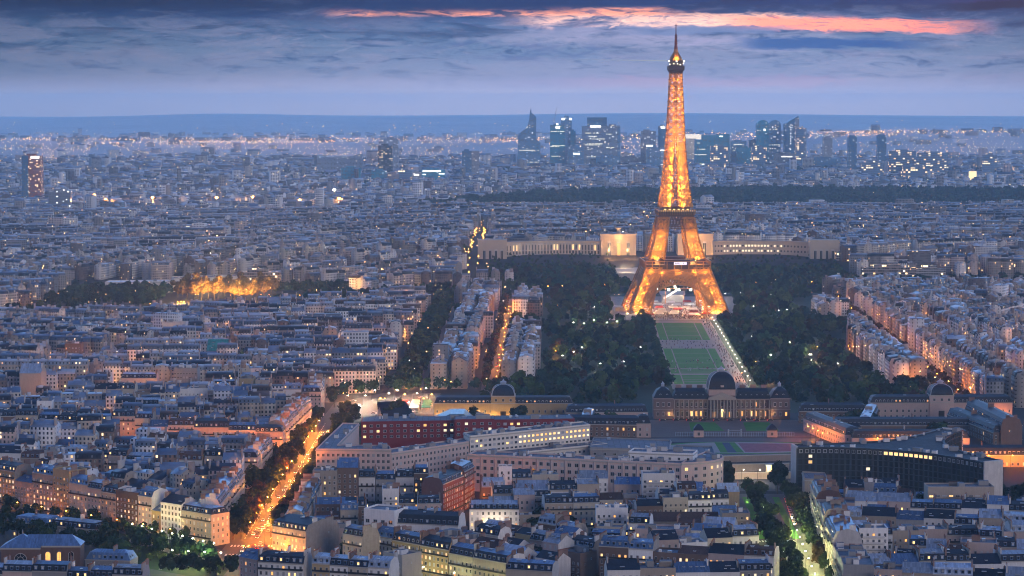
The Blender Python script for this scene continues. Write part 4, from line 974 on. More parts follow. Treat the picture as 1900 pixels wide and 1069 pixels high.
    for sx in (-1, 1):
        for sy in (-1, 1):
            for z, pw in ((7, 60000), (16, 60000), (27, 55000), (38, 45000), (48, 22000), (65, 45000), (77, 42000), (89, 34000), (100, 12000)):
                o = interp(WO, z) - interp(LW, z) / 2; lamp('projector', r, (sx * o, sy * o, z), pw * .52, Lc, 1.2)
    for z, pw in ((123, 30000), (133, 30000), (143, 27000), (153, 24000), (163, 22000), (174, 20000), (185, 18000), (196, 16000), (207, 14000), (218, 13000), (229, 12000), (240, 11000), (251, 10000), (262, 8000)):
        o = interp(WO, z) * .45
        for sx, sy in (((-1, -1), (1, -1)) if z > 190 else ((-1, -1), (1, -1), (1, 1), (-1, 1))): lamp('projector', r, (sx * o, sy * o, z), pw * (.58 if z < 190 else .95), Lc, .8)
    lamp('projector', r, (0, -8.5, 286), 4000, Lc, .5)
    for x in (-30, -18, 0, 18, 30): lamp('projector', r, (x, -40, 50.5), 2600, Lc, .5)
    for s in (-1, 1):
        for q in (16, 30): lamp('projector', r, (s * q * .9, -30, 44 - q * .55), 3500, (1, .40, .10), .8)
    # beacon beam
    m, t, bs = newmat('beacon_beam'); nt = m.node_tree
    tr = t.n('ShaderNodeBsdfTransparent'); em = t.n('ShaderNodeEmission'); em.inputs[0].default_value = (.75, .85, 1, 1); em.inputs[1].default_value = .28
    tc = t.sep(t.n('ShaderNodeTexCoord').outputs['Generated'])[0]
    mx = t.n('ShaderNodeMixShader'); t.set(mx.inputs[0], t.m('MULTIPLY', t.m('POWER', tc, 1.6), .8)); t.set(mx.inputs[1], tr.outputs[0]); t.set(mx.inputs[2], em.outputs[0])
    for o in t.nt.nodes:
        if o.type == 'OUTPUT_MATERIAL': nt.links.new(mx.outputs[0], o.inputs[0])
    b = MB(); b.tube((-130, 0, 284.6), (-8.5, 0, 283.0), .7, .55, 8); b.build('beacon_beam', m, cb)
tower()

# ================================================================== MILITARY ACADEMY AND ITS WINGS
def block(name, label, P, Q, depth, h, mh=4, roof='dark slate', wall='rosy', hip=(1, 1), lit=.06, bay=3.6, flo=4.2, ww=1.4, wh=2.3, cat='barracks', group=None, dorm='dark', **kw):
    r = apartment(P, Q, depth, h, label, 'haussmann', wall, roof, None, lit, name=name, cat=cat, group=group, hip=hip, dorm=dorm, balc=False, mh=mh, bay=bay, flo=flo, ww=ww, wh=wh, blinds=.1, **kw)
    return r
def dome_on(r, x, y, z, hw, hh, lantern=True, n=4):
    b = MB(); prof = [(1.0, 0), (.985, .2), (.93, .45), (.82, .68), (.64, .85), (.40, .96), (.22, 1.0)]
    b.lathe([(hw * 1.414 * a, z + hh * q) for a, q in prof], x, y, 4 if n == 4 else n, 0, R(45))
    d = b.build('dome', [ROOF['dark slate']], r)
    b = MB()
    for sx, sy in ((-1, -1), (1, -1), (1, 1), (-1, 1)):
        for (a, q), (a2, q2) in zip(prof, prof[1:]): b.bar((x + sx * hw * a, y + sy * hw * a, z + hh * q), (x + sx * hw * a2, y + sy * hw * a2, z + hh * q2), .45)
    if lantern: b.lathe([(hw * .26, z + hh), (hw * .26, z + hh + 1.6), (hw * .34, z + hh + 1.7), (hw * .1, z + hh + 2.8), (.05, z + hh + 4.2)], x, y, 10)
    b.build('dome_ribs', [M['steel']], d)
def academy():
    X0, X1, Y = 106.0, 208.0, 1801.0; cx = (X0 + X1) / 2
    r = thing('military_academy', 'grand dark-roofed academy with central dome, columned galleries and pediment', 'palace', (cx, Y, 0))
    W2 = 51.0; b = MB()
    b.box(-W2, -W2 + 14.5, 0, 18, 0, 15.6); b.box(W2 - 14.5, W2, 0, 18, 0, 15.6); b.box(-9.8, 9.8, -1.2, 18, 0, 17.8)
    b.box(-W2 + 14.5, -9.8, 4.2, 17, 0, 15); b.box(9.8, W2 - 14.5, 4.2, 17, 0, 15)
    for x0, x1 in ((-W2 + 14.5, -9.8), (9.8, W2 - 14.5)):
        for z in (7.0, 14.2): b.box(x0, x1, 0.2, 4.2, z, z + .8, 1, True)
    for x0, x1, y in ((-W2 - .3, -W2 + 14.8, -.35), (W2 - 14.8, W2 + .3, -.35), (-10.1, 10.1, -1.55)): b.box(x0, x1, y, y + .35, 14.9, 15.7, 1); b.box(x0, x1, y, y + .35, 7.1, 7.6, 1)
    b.build('wall', [surf('academy_stone', (.16, .125, .12), .85, .15, .3, vary=0, streak=.2), surf('academy_trim', (.24, .20, .185), .85, .1, .5)], r)
    b = MB()
    for x0, x1 in ((-W2 + 14.5, -9.8), (9.8, W2 - 14.5)):
        for k in range(8):
            x = x0 + 1 + (x1 - x0 - 2) * k / 7; b.tube((x, .8, 0), (x, .8, 7), .42, .36, 8); b.tube((x, .8, 7.8), (x, .8, 14.2), .42, .34, 8)
    for k in range(8): x = -8.6 + 17.2 * k / 7; b.tube((x, -2.4, 0), (x, -2.4, 14.6), .65, .5, 8)
    b.build('columns', [M['trim']], r)
    b = MB(); b.box(-10.4, 10.4, -3.2, -1.25, 14.6, 16.2)
    b.face([(-10.4, -3.2, 16.2), (10.4, -3.2, 16.2), (0, -3.2, 20.2)]); b.face([(-10.4, -3.2, 16.2), (0, -3.2, 20.2), (0, -1.3, 20.2), (-10.4, -1.3, 16.2)]); b.face([(0, -3.2, 20.2), (10.4, -3.2, 16.2), (10.4, -1.3, 16.2), (0, -1.3, 20.2)])
    b.build('pediment', [M['trim']], r)
    b = MB()
    def mans(x0, x1, y0, y1, z, hm, i1, i2, r2):
        b.face([(x0, y0, z), (x1, y0, z), (x1 - i1, y0 + i1, z + hm), (x0 + i1, y0 + i1, z + hm)]); b.face([(x1, y1, z), (x0, y1, z), (x0 + i1, y1 - i1, z + hm), (x1 - i1, y1 - i1, z + hm)])
        b.face([(x0, y1, z), (x0, y0, z), (x0 + i1, y0 + i1, z + hm), (x0 + i1, y1 - i1, z + hm)]); b.face([(x1, y0, z), (x1, y1, z), (x1 - i1, y1 - i1, z + hm), (x1 - i1, y0 + i1, z + hm)])
        ym = (y0 + y1) / 2; b.face([(x0 + i1, y0 + i1, z + hm), (x1 - i1, y0 + i1, z + hm), (x1 - i2, ym, z + hm + r2), (x0 + i2, ym, z + hm + r2)]); b.face([(x1 - i1, y1 - i1, z + hm), (x0 + i1, y1 - i1, z + hm), (x0 + i2, ym, z + hm + r2), (x1 - i2, ym, z + hm + r2)])
        b.face([(x0 + i1, y1 - i1, z + hm), (x0 + i1, y0 + i1, z + hm), (x0 + i2, ym, z + hm + r2)]); b.face([(x1 - i1, y0 + i1, z + hm), (x1 - i1, y1 - i1, z + hm), (x1 - i2, ym, z + hm + r2)])
    mans(-W2 + 14, -9.9, .4, 17.4, 15.2, 5.2, 2.4, 2.4, 2.2); mans(9.9, W2 - 14, .4, 17.4, 15.2, 5.2, 2.4, 2.4, 2.2)
    mans(-W2 - .2, -W2 + 14.7, -.3, 18.3, 15.75, 5.4, 2.8, 6.9, 2.8); mans(W2 - 14.7, W2 + .2, -.3, 18.3, 15.75, 5.4, 2.8, 6.9, 2.8)
    ro = b.build('roof', [ROOF['dark slate']], r)
    for s in (-1, 1):
        for k in range(6): inst('dormer', DORM['round'], ro, (s * (14 + k * 4.1), 1.6, 16.8))
        for k in range(2): inst('dormer', DORM['round'], ro, (s * (W2 - 10 + k * 5), .9, 17.4))
        b = MB(); b.lathe([(1.2, 23.6), (1.2, 25.2), (1.5, 25.4), (.7, 26.4), (.1, 27.4)], s * (W2 - 7.2), 9, 10); b.build('lantern', [M['steel']], ro)
        for k in range(3): inst('chimney', CHIM[1], ro, (s * (16 + 8 * k), 9, 22), R(90))
    b = MB(); b.box(-10, 10, -.6, 17, 17.8, 22.5); b.box(-10.3, 10.3, -1.0, -.6, 22, 22.8)
    b.lathe([(1.6, 24.2), (1.6, 25.6)], 0, -.9, 16); b.build('drum', [WALL['rosy']], r)
    dome_on(r, 0, 8.2, 22.5, 10.2, 12.6)
    b = MB(); b.tube((0, -1.3, 25), (0, -.3, 25), 2.0, 2.0, 20); b.build('clock', [M['white']], r)
    # windows and doors
    for s in (-1, 1):
        for k in range(3):
            x = s * (W2 - 3.0 - k * 4.2)
            inst('window', WIN['dark'], r, (x, -.03, 11), 0, (1.9, 1, 3.4)); inst('window', WIN['lit1' if k == (0 if s > 0 else 2) else 'dark'], r, (x, -.03, 3.8), 0, (1.8, 1, 3.2))
        for k in range(7):
            x = s * (11.8 + k * 3.5)
            inst('window', WIN['lit2' if k == 3 else ('lit1' if rnd.random() < .35 else 'dark')], r, (x, 4.17, 3.5), 0, (2.0 if k == 3 else 1.6, 1, 4.2)); inst('window', WIN['lit1' if rnd.random() < .12 else 'dark'], r, (x, 4.17, 10.6), 0, (1.5, 1, 3.6))
            if k % 2 or rnd.random() < .5: lamp('gallery_lamp', r, (x, 2.2, 13.2), 60, (1, .75, .5), .3)
            if k in (1, 3, 5): lamp('gallery_lamp', r, (x, 2.0, 5.6), 130, (1, .50, .14), .3)
        lamp('gallery_lamp', r, (s * (W2 - 13.5), -2.0, 4), 420, (1, .50, .16), .35)
    for x, k in ((-6, 'lit1'), (0, 'lit2'), (6, 'lit1')):
        inst('window', WIN[k], r, (x, -1.25, 3.6), 0, (2.0, 1, 4.6)); inst('window', WIN['dark'], r, (x, -1.25, 11.4), 0, (1.7, 1, 3.6))
    lamp('gallery_lamp', r, (0, -1.9, 6.5), 450, (1, .6, .25), .3)
    b = MB(); b.box(-12, 12, -5.5, -1.3, 0, .5); b.box(-11, 11, -5, -1.3, .5, 1.0); b.build('steps', [M['paving']], r)
academy()
def wing(x0, x1, Y, label, lit, glowcol, wall='ochre'):
    r = block('academy_wing', label, (x0, Y), (x1, Y), 14, 12.5, 4.2, group='academy wings', wall=wall, lit=lit, dorm='round', bay=4.4, flo=4.3, cat='palace wing'); w_ = x1 - x0; c_ = w_ / 2
    b = MB(); b.box(c_ - 9, c_ + 9, -.8, 14.5, 0, 18.2); b.box(c_ - 9.3, c_ + 9.3, -1.1, 14.8, 17.4, 18.3, 1, True); b.box(c_ - 9.2, c_ + 9.2, -1.0, -.8, 12.2, 12.8, 1); b.build('pavilion', [WALL[wall], M['trim']], r)
    dome_on(r, c_, 7, 18.3, 8.4, 7.6)
    for k in range(3):
        inst('window', WIN['dark'], r, (c_ - 5.5 + 5.5 * k, -.82, 14.8), 0, (1.8, 1, 2.2))
    b = MB(); b.box(c_ - 2.2, c_ + 2.2, -.86, -.81, 0, 6.5); b.build('gateway', M['iron'], r)
    for x, pw, col in glowcol: lamp('wall_flood', r, (x, -4.5, 3.0), pw, col, .5)
    return r
wing(-58, 45, 1796, 'long ochre wing with square dome, floodlit warm beside the market square', .05, [(x, 1700, (1, .55, .14)) for x in (4, 14, 24, 34, 44, 58)])
wing(268, 374, 1800, 'long dark wing with square dome, lit red only at its far end', .02, [(88, 2600, (1, .28, .06)), (99, 2600, (1, .28, .06))], 'rosy')
GBK = 'barracks'
DK = dict(wall='brown', group=GBK, flo=3.8, mh=4.5, roof='dark slate')
def bk(label, P, Q, d, h, **kw):
    q = dict(DK); q.update(kw); block('barracks_block', label, P, Q, d, h, **q)
bk('barracks row with arched ground windows in the middle of the yard', (222, 1712), (330, 1712), 13, 7, lit=.02)
bk('barracks row with red-lit wall facing the curved office slab', (232, 1640), (312, 1640), 12, 8, lit=.05, wall='rosy')
bk('long barracks range slanting away from the red-lit yard', (210, 1735), (228, 1648), 12, 9, lit=.02, wall='rosy')
bk('dark barracks range sloping towards the bright flat annex', (318, 1760), (332, 1660), 12, 9, lit=.02)
bk('tall dark barracks nearest the frame edge, gable lit orange', (352, 1660), (346, 1760), 15, 14, lit=.05, hip=(0, 0))
bk('yellow-lit low range behind the office slab end wall', (268, 1560), (345, 1560), 12, 8, lit=.1, wall='ochre')
bk('flat-topped bright annex between the dark barracks', (330, 1730), (352, 1724), 16, 9, lit=.02, wall='white', roof='pale zinc', mh=1.2)
bk('dark range behind the red brick offices', (28, 1706), (92, 1700), 14, 9, lit=.06)
bk('second dark range beside the academy court trees', (40, 1770), (100, 1772), 13, 9, lit=.08, wall='rosy')
bk('dark range on the far side of the academy court', (212, 1776), (262, 1774), 13, 9, lit=.05)
bk('zinc stable range running towards the warm wing', (58, 1712), (62, 1764), 11, 8, roof='pale zinc', lit=.02)
bk('stable range with ribbed zinc roof beyond the court', (262, 1790), (246, 1716), 11, 8, roof='pale zinc', lit=.02)
bk('pink gatehouse wall house before the court, chapel side', (60, 1718), (96, 1712), 7, 6, lit=.15, wall='rosy', mh=1.5)
bk('small pink lodge with steep slate roof before the court', (88, 1700), (98, 1700), 12, 10, lit=.1, wall='rosy', mh=5)
bk('orange-lit lodge range on the yard side of the court', (216, 1712), (248, 1708), 7, 6, lit=.15, wall='ochre', mh=1.5)
for x, nm in ((132, 'small slate-roofed gate lodge, nearer the pink office block'), (184, 'small slate-roofed gate lodge, nearer the curved slab')):
    r = thing('gate_lodge', nm, 'lodge', (x, 1704, 0), 0, 'gate lodges'); b = MB(); b.box(-3.5, 3.5, -3, 3, 0, 5); b.build('wall', WALL['rosy'], r); b = MB(); b.lathe([(5.4, 5), (4.6, 6.4), (2.6, 8.2), (.8, 9.2)], n=4, a0=R(45)); b.build('roof', ROOF['dark slate'], r); inst('window', WIN['dark'], r, (0, -3.02, 2.4), 0, (1.8, 1, 2.6))
r = thing('court_railing', 'pale blue iron railing across the academy forecourt', 'railing', (158, 1706, 0)); b = MB()
for k in range(51):
    x = -42 + k * 1.68; b.bar((x, 0, 0), (x, 0, 3.2), .16)
for z in (.4, 2.6): b.bar((-42, 0, z), (42, 0, z), .14)
b.build('bars', M['steel'], r); b = MB(); b.box(-5, -4, -.6, .6, 0, 5); b.box(4, 5, -.6, .6, 0, 5); b.bar((-4, 0, 4.4), (4, 0, 4.4), .3); b.build('gate', M['steel'], r)

# ================================================================== OFFICE BLOCKS
def office(label, outline, h, front, wall, lit=.05, bay=4.0, flo=4.0, ww=1.9, wh=2.1, z0=1.5, name='office_block', units=8, cornice=True, roofm='flat grey', pil=False, litf=None, rows=None):
    """flat-roofed block over an outline (counter-clockwise); windows along the listed edges"""
    r = thing(name, label, 'office block', (outline[0][0], outline[0][1], 0)); ox, oy = outline[0]
    L = [(x - ox, y - oy) for x, y in outline]; b = MB(); b.prism(L, 0, h)
    n = len(L)
    for i in range(n):
        (xa, ya), (xb, yb) = L[i], L[(i + 1) % n]; l = math.hypot(xb - xa, yb - ya); nx, ny = (yb - ya) / l, -(xb - xa) / l
        if cornice: b.bar((xa + nx * .25, ya + ny * .25, h - .3), (xb + nx * .25, yb + ny * .25, h - .3), .5, 1, .6); b.bar((xa - nx * .2, ya - ny * .2, h + .45), (xb - nx * .2, yb - ny * .2, h + .45), .3, 0, .9)
    b.build('wall', [wall, M['trim']], r)
    b = MB(); cx, cy_ = sum(p[0] for p in L) / n, sum(p[1] for p in L) / n; b.face([(cx + (x - cx) * .99, cy_ + (y - cy_) * .99, h + .05) for x, y in L]); ro = b.build('roof', ROOF[roofm], r)
    Lr = random.Random(len(label))
    k = 0
    while k < units:
        i = Lr.randrange(n); (xa, ya), (xb, yb) = L[i], L[(i + 1) % n]; t = Lr.uniform(.1, .9); q = Lr.uniform(.15, .6); x = xa + (xb - xa) * t; y = ya + (yb - ya) * t; x += (cx - x) * q; y += (cy_ - y) * q
        if inpoly(L, x, y): inst('roof_unit', Lr.choice(UNIT), ro, (x, y, h + .06), math.atan2(yb - ya, xb - xa))
        k += 1
    count = 0
    for i in front:
        (xa, ya), (xb, yb) = L[i], L[(i + 1) % n]; l = math.hypot(xb - xa, yb - ya); rz = math.atan2(yb - ya, xb - xa); nb = max(1, int(l / bay)); st = l / nb
        fl = rows or int((h - z0 - .6) / flo)
        for f in range(fl):
            for k in range(nb):
                if count >= 99: break
                u = (k + .5) * st; on = lit if litf is None else litf(i, k / nb, f, fl)
                inst('window', pick_window(.08, on), r, (xa + math.cos(rz) * u + math.sin(rz) * .02, ya + math.sin(rz) * u - math.cos(rz) * .02, h - 1.2 - (f + .5) * flo), rz, (ww, 1, wh)); count += 1
        if pil:
            b = MB()
            for k in range(0, nb + 1, 2):
                u = k * st; b.bar((xa + math.cos(rz) * u + math.sin(rz) * .25, ya + math.sin(rz) * u - math.cos(rz) * .25, 0), (xa + math.cos(rz) * u + math.sin(rz) * .25, ya + math.sin(rz) * u - math.cos(rz) * .25, h - .6), .7)
            b.build('pilasters', wall, r)
    return r
PK = surf('rosy_stone', (.62, .47, .42), .85, .12, .2, vary=.04, streak=.12); CR = surf('cream_stone', (.74, .67, .59), .85, .12, .2, vary=.04, streak=.1); RB = surf('dark_red_brick', (.22, .024, .03), .85, .2, .5, vary=.04)
office('big beige office block with paired windows at the avenue corner', [(-120, 1471), (-74, 1469), (-76, 1487), (-108, 1489), (-101, 1590), (-112, 1592)], 24, [0], PK, .0, 2.9, 3.8, 1.7, 2.0, units=26, rows=5)
office('beige wing with double window rows running to the cream terraced block', [(-73.8, 1470), (-27, 1522), (-30, 1537), (-77, 1487.5)], 21.5, [0], PK, .0, 3.2, 3.6, 1.5, 1.9, units=12, rows=4)
office('cream terraced office block with two bright window rows', [(-26.5, 1521), (51, 1577), (47, 1592), (-31, 1538)], 25, [0, 1], CR, .1, 3.4, 3.3, 2.1, 1.7, units=20, rows=4, litf=lambda i, t, f, n: (.95 if t > .38 else .3) if f in (0, 1) else 0)
office('lower terrace in front of the cream office block', [(-20, 1505), (62, 1562), (53, 1576), (-26, 1520)], 14.5, [0], CR, .0, 3.4, 3.4, 1.6, 1.6, units=6, rows=2)
office('dark red brick office block with scattered bright windows', [(-100, 1596), (42, 1612), (40, 1630), (-101, 1622)], 25, [0], RB, .12, 4.4, 3.6, 2.2, 1.8, units=20, cornice=False, rows=3)
office('red brick stair block standing proud of the red offices', [(-38, 1592), (-12, 1595), (-12, 1611), (-38, 1608)], 27, [0], RB, .25, 5, 3.6, 2.2, 1.8, units=2, cornice=False, rows=3)
ccx, ccy = 100.5, 1451.0
arc = [(ccx + 27 * math.cos(t), ccy + 27 * math.sin(t)) for t in [R(-90 + 100 * i / 8) for i in range(9)]]
office('long rosy stone office block with tall pilasters and square windows', [(-27, 1463), (100.3, 1424), (104, 1438), (-22, 1479)], 22, [0], PK, .01, 4.3, 4.2, 2.3, 2.4, units=30, pil=True, rows=4, roofm='flat grey')
office('rounded rosy end block with lit upper windows beside the square', [(100.4, 1423.6)] + arc[1:] + [(118, 1470), (104.2, 1438)], 22.5, list(range(0, 9)), PK, .1, 4.2, 4.2, 2.3, 2.2, units=4, rows=4, litf=lambda i, t, f, n: .8 if f == 0 and i in (3, 4, 5, 6) else .06)
office('low white roof storey above the long rosy block', [(70, 1446), (108, 1436), (112, 1452), (74, 1461)], 26, [0], WALL['white'], .0, 5, 3.0, 1.5, 1.6, units=5, rows=1)
office('grey training hall between rosy block and the oval field', [(50, 1540), (100, 1530), (104, 1575), (54, 1590)], 15, [0], WALL['grey'], .02, 6, 4, 2, 1.5, units=5, rows=2)
office('dark low hall with a roof hut beside the oval field', [(104, 1500), (128, 1496), (130, 1560), (106, 1566)], 13, [0], WALL['grey'], 0, 6, 4, 2, 1.5, units=2, rows=2)
# curved dark slab on three arms
def slab():
    r = thing('curved_office_slab', 'huge dark curved three-armed office slab with white end walls and lit top floor', 'office block', (240, 1448, 0))
    h = 29.0; C0 = np.array((0., 14.)); hw = 6.8
    tips = [np.array((-69., 6.)), np.array((38., -58.)), np.array((40., 82.))]
    # outline: from tip to tip along inward-bending curves
    def tipc(i):
        d = tips[i] - C0; d /= np.linalg.norm(d); nrm = np.array((-d[1], d[0])); return tips[i] + nrm * hw, tips[i] - nrm * hw
    out = []; fronts = []
    order = [0, 1, 2]
    for a in range(3):
        i, j = order[a], order[(a + 1) % 3]
        p0 = tipc(i)[0]; p3 = tipc(j)[1]
        di = (C0 - tips[i]) / np.linalg.norm(C0 - tips[i]); dj = (C0 - tips[j]) / np.linalg.norm(C0 - tips[j])
        p1 = p0 + di * 60; p2 = p3 + dj * 60
        if a == 0: p1 = p0 + di * 46; p2 = p3 + dj * 46
        pts = [p0 * (1 - t) ** 3 + 3 * p1 * t * (1 - t) ** 2 + 3 * p2 * t * t * (1 - t) + p3 * t ** 3 for t in np.linspace(0, 1, 19)]
        fronts.append(pts); out += pts
    # make counter-clockwise
    ar = sum(out[i][0] * out[(i + 1) % len(out)][1] - out[(i + 1) % len(out)][0] * out[i][1] for i in range(len(out)))
    fr = [f for f in fronts]
    if ar < 0: out = out[::-1]; fr = [f[::-1] for f in fronts]
    b = MB(); b.prism([tuple(p) for p in out], 0, h - .6); b.build('body', [surf('slab_dark', (.012, .014, .019), .6, .2, .3, vary=0)], r)
    b = MB(); b.face([(p[0], p[1], h - .5) for p in out]); ro = b.build('roof', [zinc('slab_roof', (.05, .056, .075), .8, (3, 3))], r)
    b = MB()
    for f in fr:
        for k in range(len(f) - 1):
            for z in [1 + 3.5 * q for q in range(8)]: b.bar((*f[k], z), (*f[k + 1], z), 1.2, 0, .45)
            b.bar((*f[k], h - .2), (*f[k + 1], h - .2), 1.6, 0, .8)
            for t in (0, .5): p = f[k] * (1 - t) + f[k + 1] * t; b.bar((*p, 0), (*p, h - .6), .5, 0, 1.3)
    b.build('sun_louvres', [surf('louvre_grey', (.030, .036, .050), .6, .15, .3, vary=0)], r)
    for i in range(3):
        a, c_ = tipc(i); d = (tips[i] - C0) / np.linalg.norm(tips[i] - C0); b = MB(); q = d * .9
        P = [a - d * .4, c_ - d * .4, c_ + q, a + q]
        ar = sum(P[k][0] * P[(k + 1) % 4][1] - P[(k + 1) % 4][0] * P[k][1] for k in range(4))
        if ar < 0: P = P[::-1]
        b.prism([tuple(p) for p in P], 0, h + .5); b.build('end_wall', [GABLE['pale render']], r)
    front = fr[0] if ar is not None else fr[0]
    front = min(fr, key=lambda f: np.mean([p[1] for p in f]))
    n = 0
    for k in range(len(front) - 1):
        for t in (.25, .75):
            p = front[k] * (1 - t) + front[k + 1] * t; e = front[k + 1] - front[k]; rz = math.atan2(e[1], e[0]); nn = np.array((e[1], -e[0])) / np.linalg.norm(e)
            fx = (k + t) / 18; on = .42 < fx < .70
            q = p + nn * .9
            inst('window', WIN['lit2'] if on else WIN['blind' if rnd.random() < .15 else 'dark'], r, (q[0], q[1], h - 2.2), rz, (2.6 if on else 2.0, 1, 2.2))
    for k in range(3):
        p = front[rnd.randrange(18)]; inst('window', WIN[rnd.choice(('lit1', 'lit3'))], r, (p[0] + .3, p[1] - .85, 1 + 3.5 * rnd.randint(3, 6) + 1.7), 0, (2.4, 1, 2.0))
    for k in range(40):
        f = rnd.choice(fr); p = f[rnd.randrange(19)]; q = p + (C0 - p) * .12; inst('roof_unit', rnd.choice(UNIT), ro, (q[0], q[1], h - .45), rnd.uniform(0, 3))
    FOOT.append([(165, 1385), (300, 1380), (300, 1575), (165, 1480)])
slab()
office('tall narrow beige annex wall lit orange beside the curved slab', [(171, 1404), (184, 1400), (186, 1428), (173, 1432)], 16, [0], WALL['beige'], 0, 5, 4, 1.2, 1.2, units=1)
# long curved palace on the hill across the river
def palace_wing(sgn, label):
    cx, Y = 201.0, 3361.0; z = 23.0
    r = thing('hill_palace_wing', label, 'palace wing', (cx, Y, z), 0, 'curved hill palace')
    st = surf('palace_stone_' + ('a' if sgn < 0 else 'b'), (.46, .39, .32), .85, .12, .1, vary=0)
    pts = []
    for i in range(17):
        t = i / 16; a = 74 + t * 150; y = 14 * math.sin(math.pi * t) * 1.6 - 34 * t * t
        pts.append((sgn * a, y))
    H0 = 22.0; b = MB()
    hd = [(sgn * 29, -4), (sgn * 78, -4), (sgn * 78, 26), (sgn * 29, 26)]; hd = hd if sgn > 0 else hd[::-1]
    fr = pts if sgn > 0 else pts[::-1]
    for (xa, ya), (xb, yb) in zip(fr, fr[1:]):
        b.face([(xa, ya, -18), (xb, yb, -18), (xb, yb, H0), (xa, ya, H0)]); b.face([(xb, yb + 15, -5), (xa, ya + 15, -5), (xa, ya + 15, H0), (xb, yb + 15, H0)]); b.face([(xa, ya, H0), (xb, yb, H0), (xb, yb + 15, H0), (xa, ya + 15, H0)], 1)
        b.bar((xa, ya - .4, H0 - .6), (xb, yb - .4, H0 - .6), 1.2, 0, 1.6)
    b.build('wing_wall', [st, ROOF['flat grey']], r)
    b = MB(); b.prism(hd, -12, 32, 0, 1); e = [(x * 1.0, y) for x, y in hd]; b.build('head_pavilion', [st, ROOF['flat grey']], r); b = MB()
    for k in range(9):
        x = sgn * (30 + 5.8 * k); b.box(x - .9, x + .9, -5.0, -4.02, -10, 24.5)
    b.box(min(sgn * 28, sgn * 79), max(sgn * 28, sgn * 79), -5.6, -4.02, 24.5, 26.5); b.box(min(sgn * 28, sgn * 79), max(sgn * 28, sgn * 79), -5.0, -4.02, 30.8, 32.6)
    b.build('pilasters', [st], r)
    ex, ey = pts[-1]; b = MB(); b.box(ex - 16, ex + 24, ey - 8, ey + 22, -18, H0 + 4) if sgn > 0 else b.box(ex - 24, ex + 16, ey - 8, ey + 22, -18, H0 + 4); b.build('end_pavilion', [st], r)
    b = MB(); b.lathe([(4, 32), (3.4, 35), (1.5, 36), (2.5, 39), (5, 40.5), (1, 41.5)], sgn * 53, 4, 10); b.build('roof_statue', [M['trim']], r)
    # tall slot windows
    n = 34
    for k in range(n):
        t = (k + .8) / (n + .4) * 16; i = min(15, int(t)); f = t - i; (xa, ya), (xb, yb) = fr[i], fr[i + 1]; rz = math.atan2(yb - ya, xb - xa)
        x, y = xa + (xb - xa) * f, ya + (yb - ya) * f
        if abs(x) < 80: continue
        if sgn < 0:
            inst('window', WIN['dark'], r, (x, y - .1, 11), rz, (2.9, 1, 17)); inst('window', WIN['lit2'] if rnd.random() < .4 else WIN['dark'], r, (x, y - .16, 13), rz, (2.4, 1, 9))
        else:
            for zz in (8, 15): inst('window', WIN['lit3'] if 3 < k < 23 and rnd.random() < .75 else WIN['dark'], r, (x, y - .1, zz), rz, (2.8, 1, 3.2))
    for k, x in enumerate((40, 53, 66)): inst('window', WIN['dark'] if k != 1 else WIN['lit1'], r, (sgn * x, -5.1, 9), 0, (5.0, 1, 26))
    for k in range(4): inst('window', WIN['dark'], r, (ex + sgn * (-9 + 8 * k) , ey - 8.1, 4), 0, (4.0, 1, 18))
    lamp('wall_flood', r, (sgn * 53, -14, 27), 9000, (1, .46, .14), 1.5); lamp('wall_flood', r, (sgn * 40, -34, 8), 20000, (1, .46, .14), 1.5); lamp('wall_flood', r, (sgn * 66, -34, 8), 20000, (1, .46, .14), 1.5)
    for q in (4, 8, 12, 15):
        x, y = pts[q]; lamp('wall_flood', r, (x, y - 14, 0), 20000 if sgn < 0 else 6000, (1, .55, .24), 1.5)
palace_wing(-1, 'curved stone palace wing on the hill with warm-lit pavilion, seen before the tower leg')
palace_wing(1, 'curved stone palace wing on the hill with two rows of white lights')
r = thing('palace_terrace', 'pale stone terrace and long basin below the hill palace', 'terrace', (196, 3230, 0)); b = MB()
b.prism([(-30, -100), (30, -100), (34, 95), (-34, 95)], 0, [6, 6, 20, 20]); b.box(-58, -31, -80, 90, 0, 15); b.box(31, 58, -80, 90, 0, 15); b.build('terrace_stone', [surf('terrace_stone', (.42, .36, .31), .85, .2, .1, vary=0)], r)
b = MB(); b.face([(-12, -90, 6.9), (12, -90, 6.9), (12, 60, 17.7), (-12, 60, 17.7)]); b.build('basin', [surf('basin_water', (.10, .10, .12), .2, .1)], r)
for x, y in ((-50, -60), (-44, 40), (-20, -70), (20, -70), (44, 40), (50, -60), (0, 60)): lamp('terrace_lamp', r, (x, y, 24), 16000, (1, .74, .46), 1.2)
# museum roofs by the golden trees
office('pale flat-roofed museum hall beside the dark river trees', [(-505, 3000), (-430, 3012), (-428, 3040), (-505, 3030)], 14, [0, 1, 2], CR, 0, 9, 14, 3, 11, units=6, rows=1, name='museum', roofm='pale zinc')
office('pale museum wing with tall columned front behind the golden trees', [(-424, 3030), (-345, 3060), (-352, 3086), (-430, 3056)], 17, [0], CR, 0, 9, 14, 3, 11, units=9, rows=1, name='museum', roofm='flat grey')
# modern slab blocks near the river on the park's far side
for i, (x0, x1, yt, Y, d, lb) in enumerate(((1709, 1738, 548, 2905, 14, 'white balcony slab, frame side nearest the river trees'), (1738, 1800, 552, 2850, 16, 'broad white balcony slab with pale end wall near the river'), (1800, 1830, 545, 2900, 20, 'blank pale slab end beside the broad balcony slab'), (1840, 1905, 560, 2890, 16, 'grey glazed slab at the frame edge near the river'))):
    a, zt = at_y(x0, yt, Y); c_, _ = at_y(x1, yt, Y); apartment((a, Y), (c_, Y), d, zt, lb, 'modern', 'white' if i != 3 else 'grey', 'flat grey', 'pale render', .08, group='river slabs', bay=4, ww=3.2, wh=1.5, balc=True)

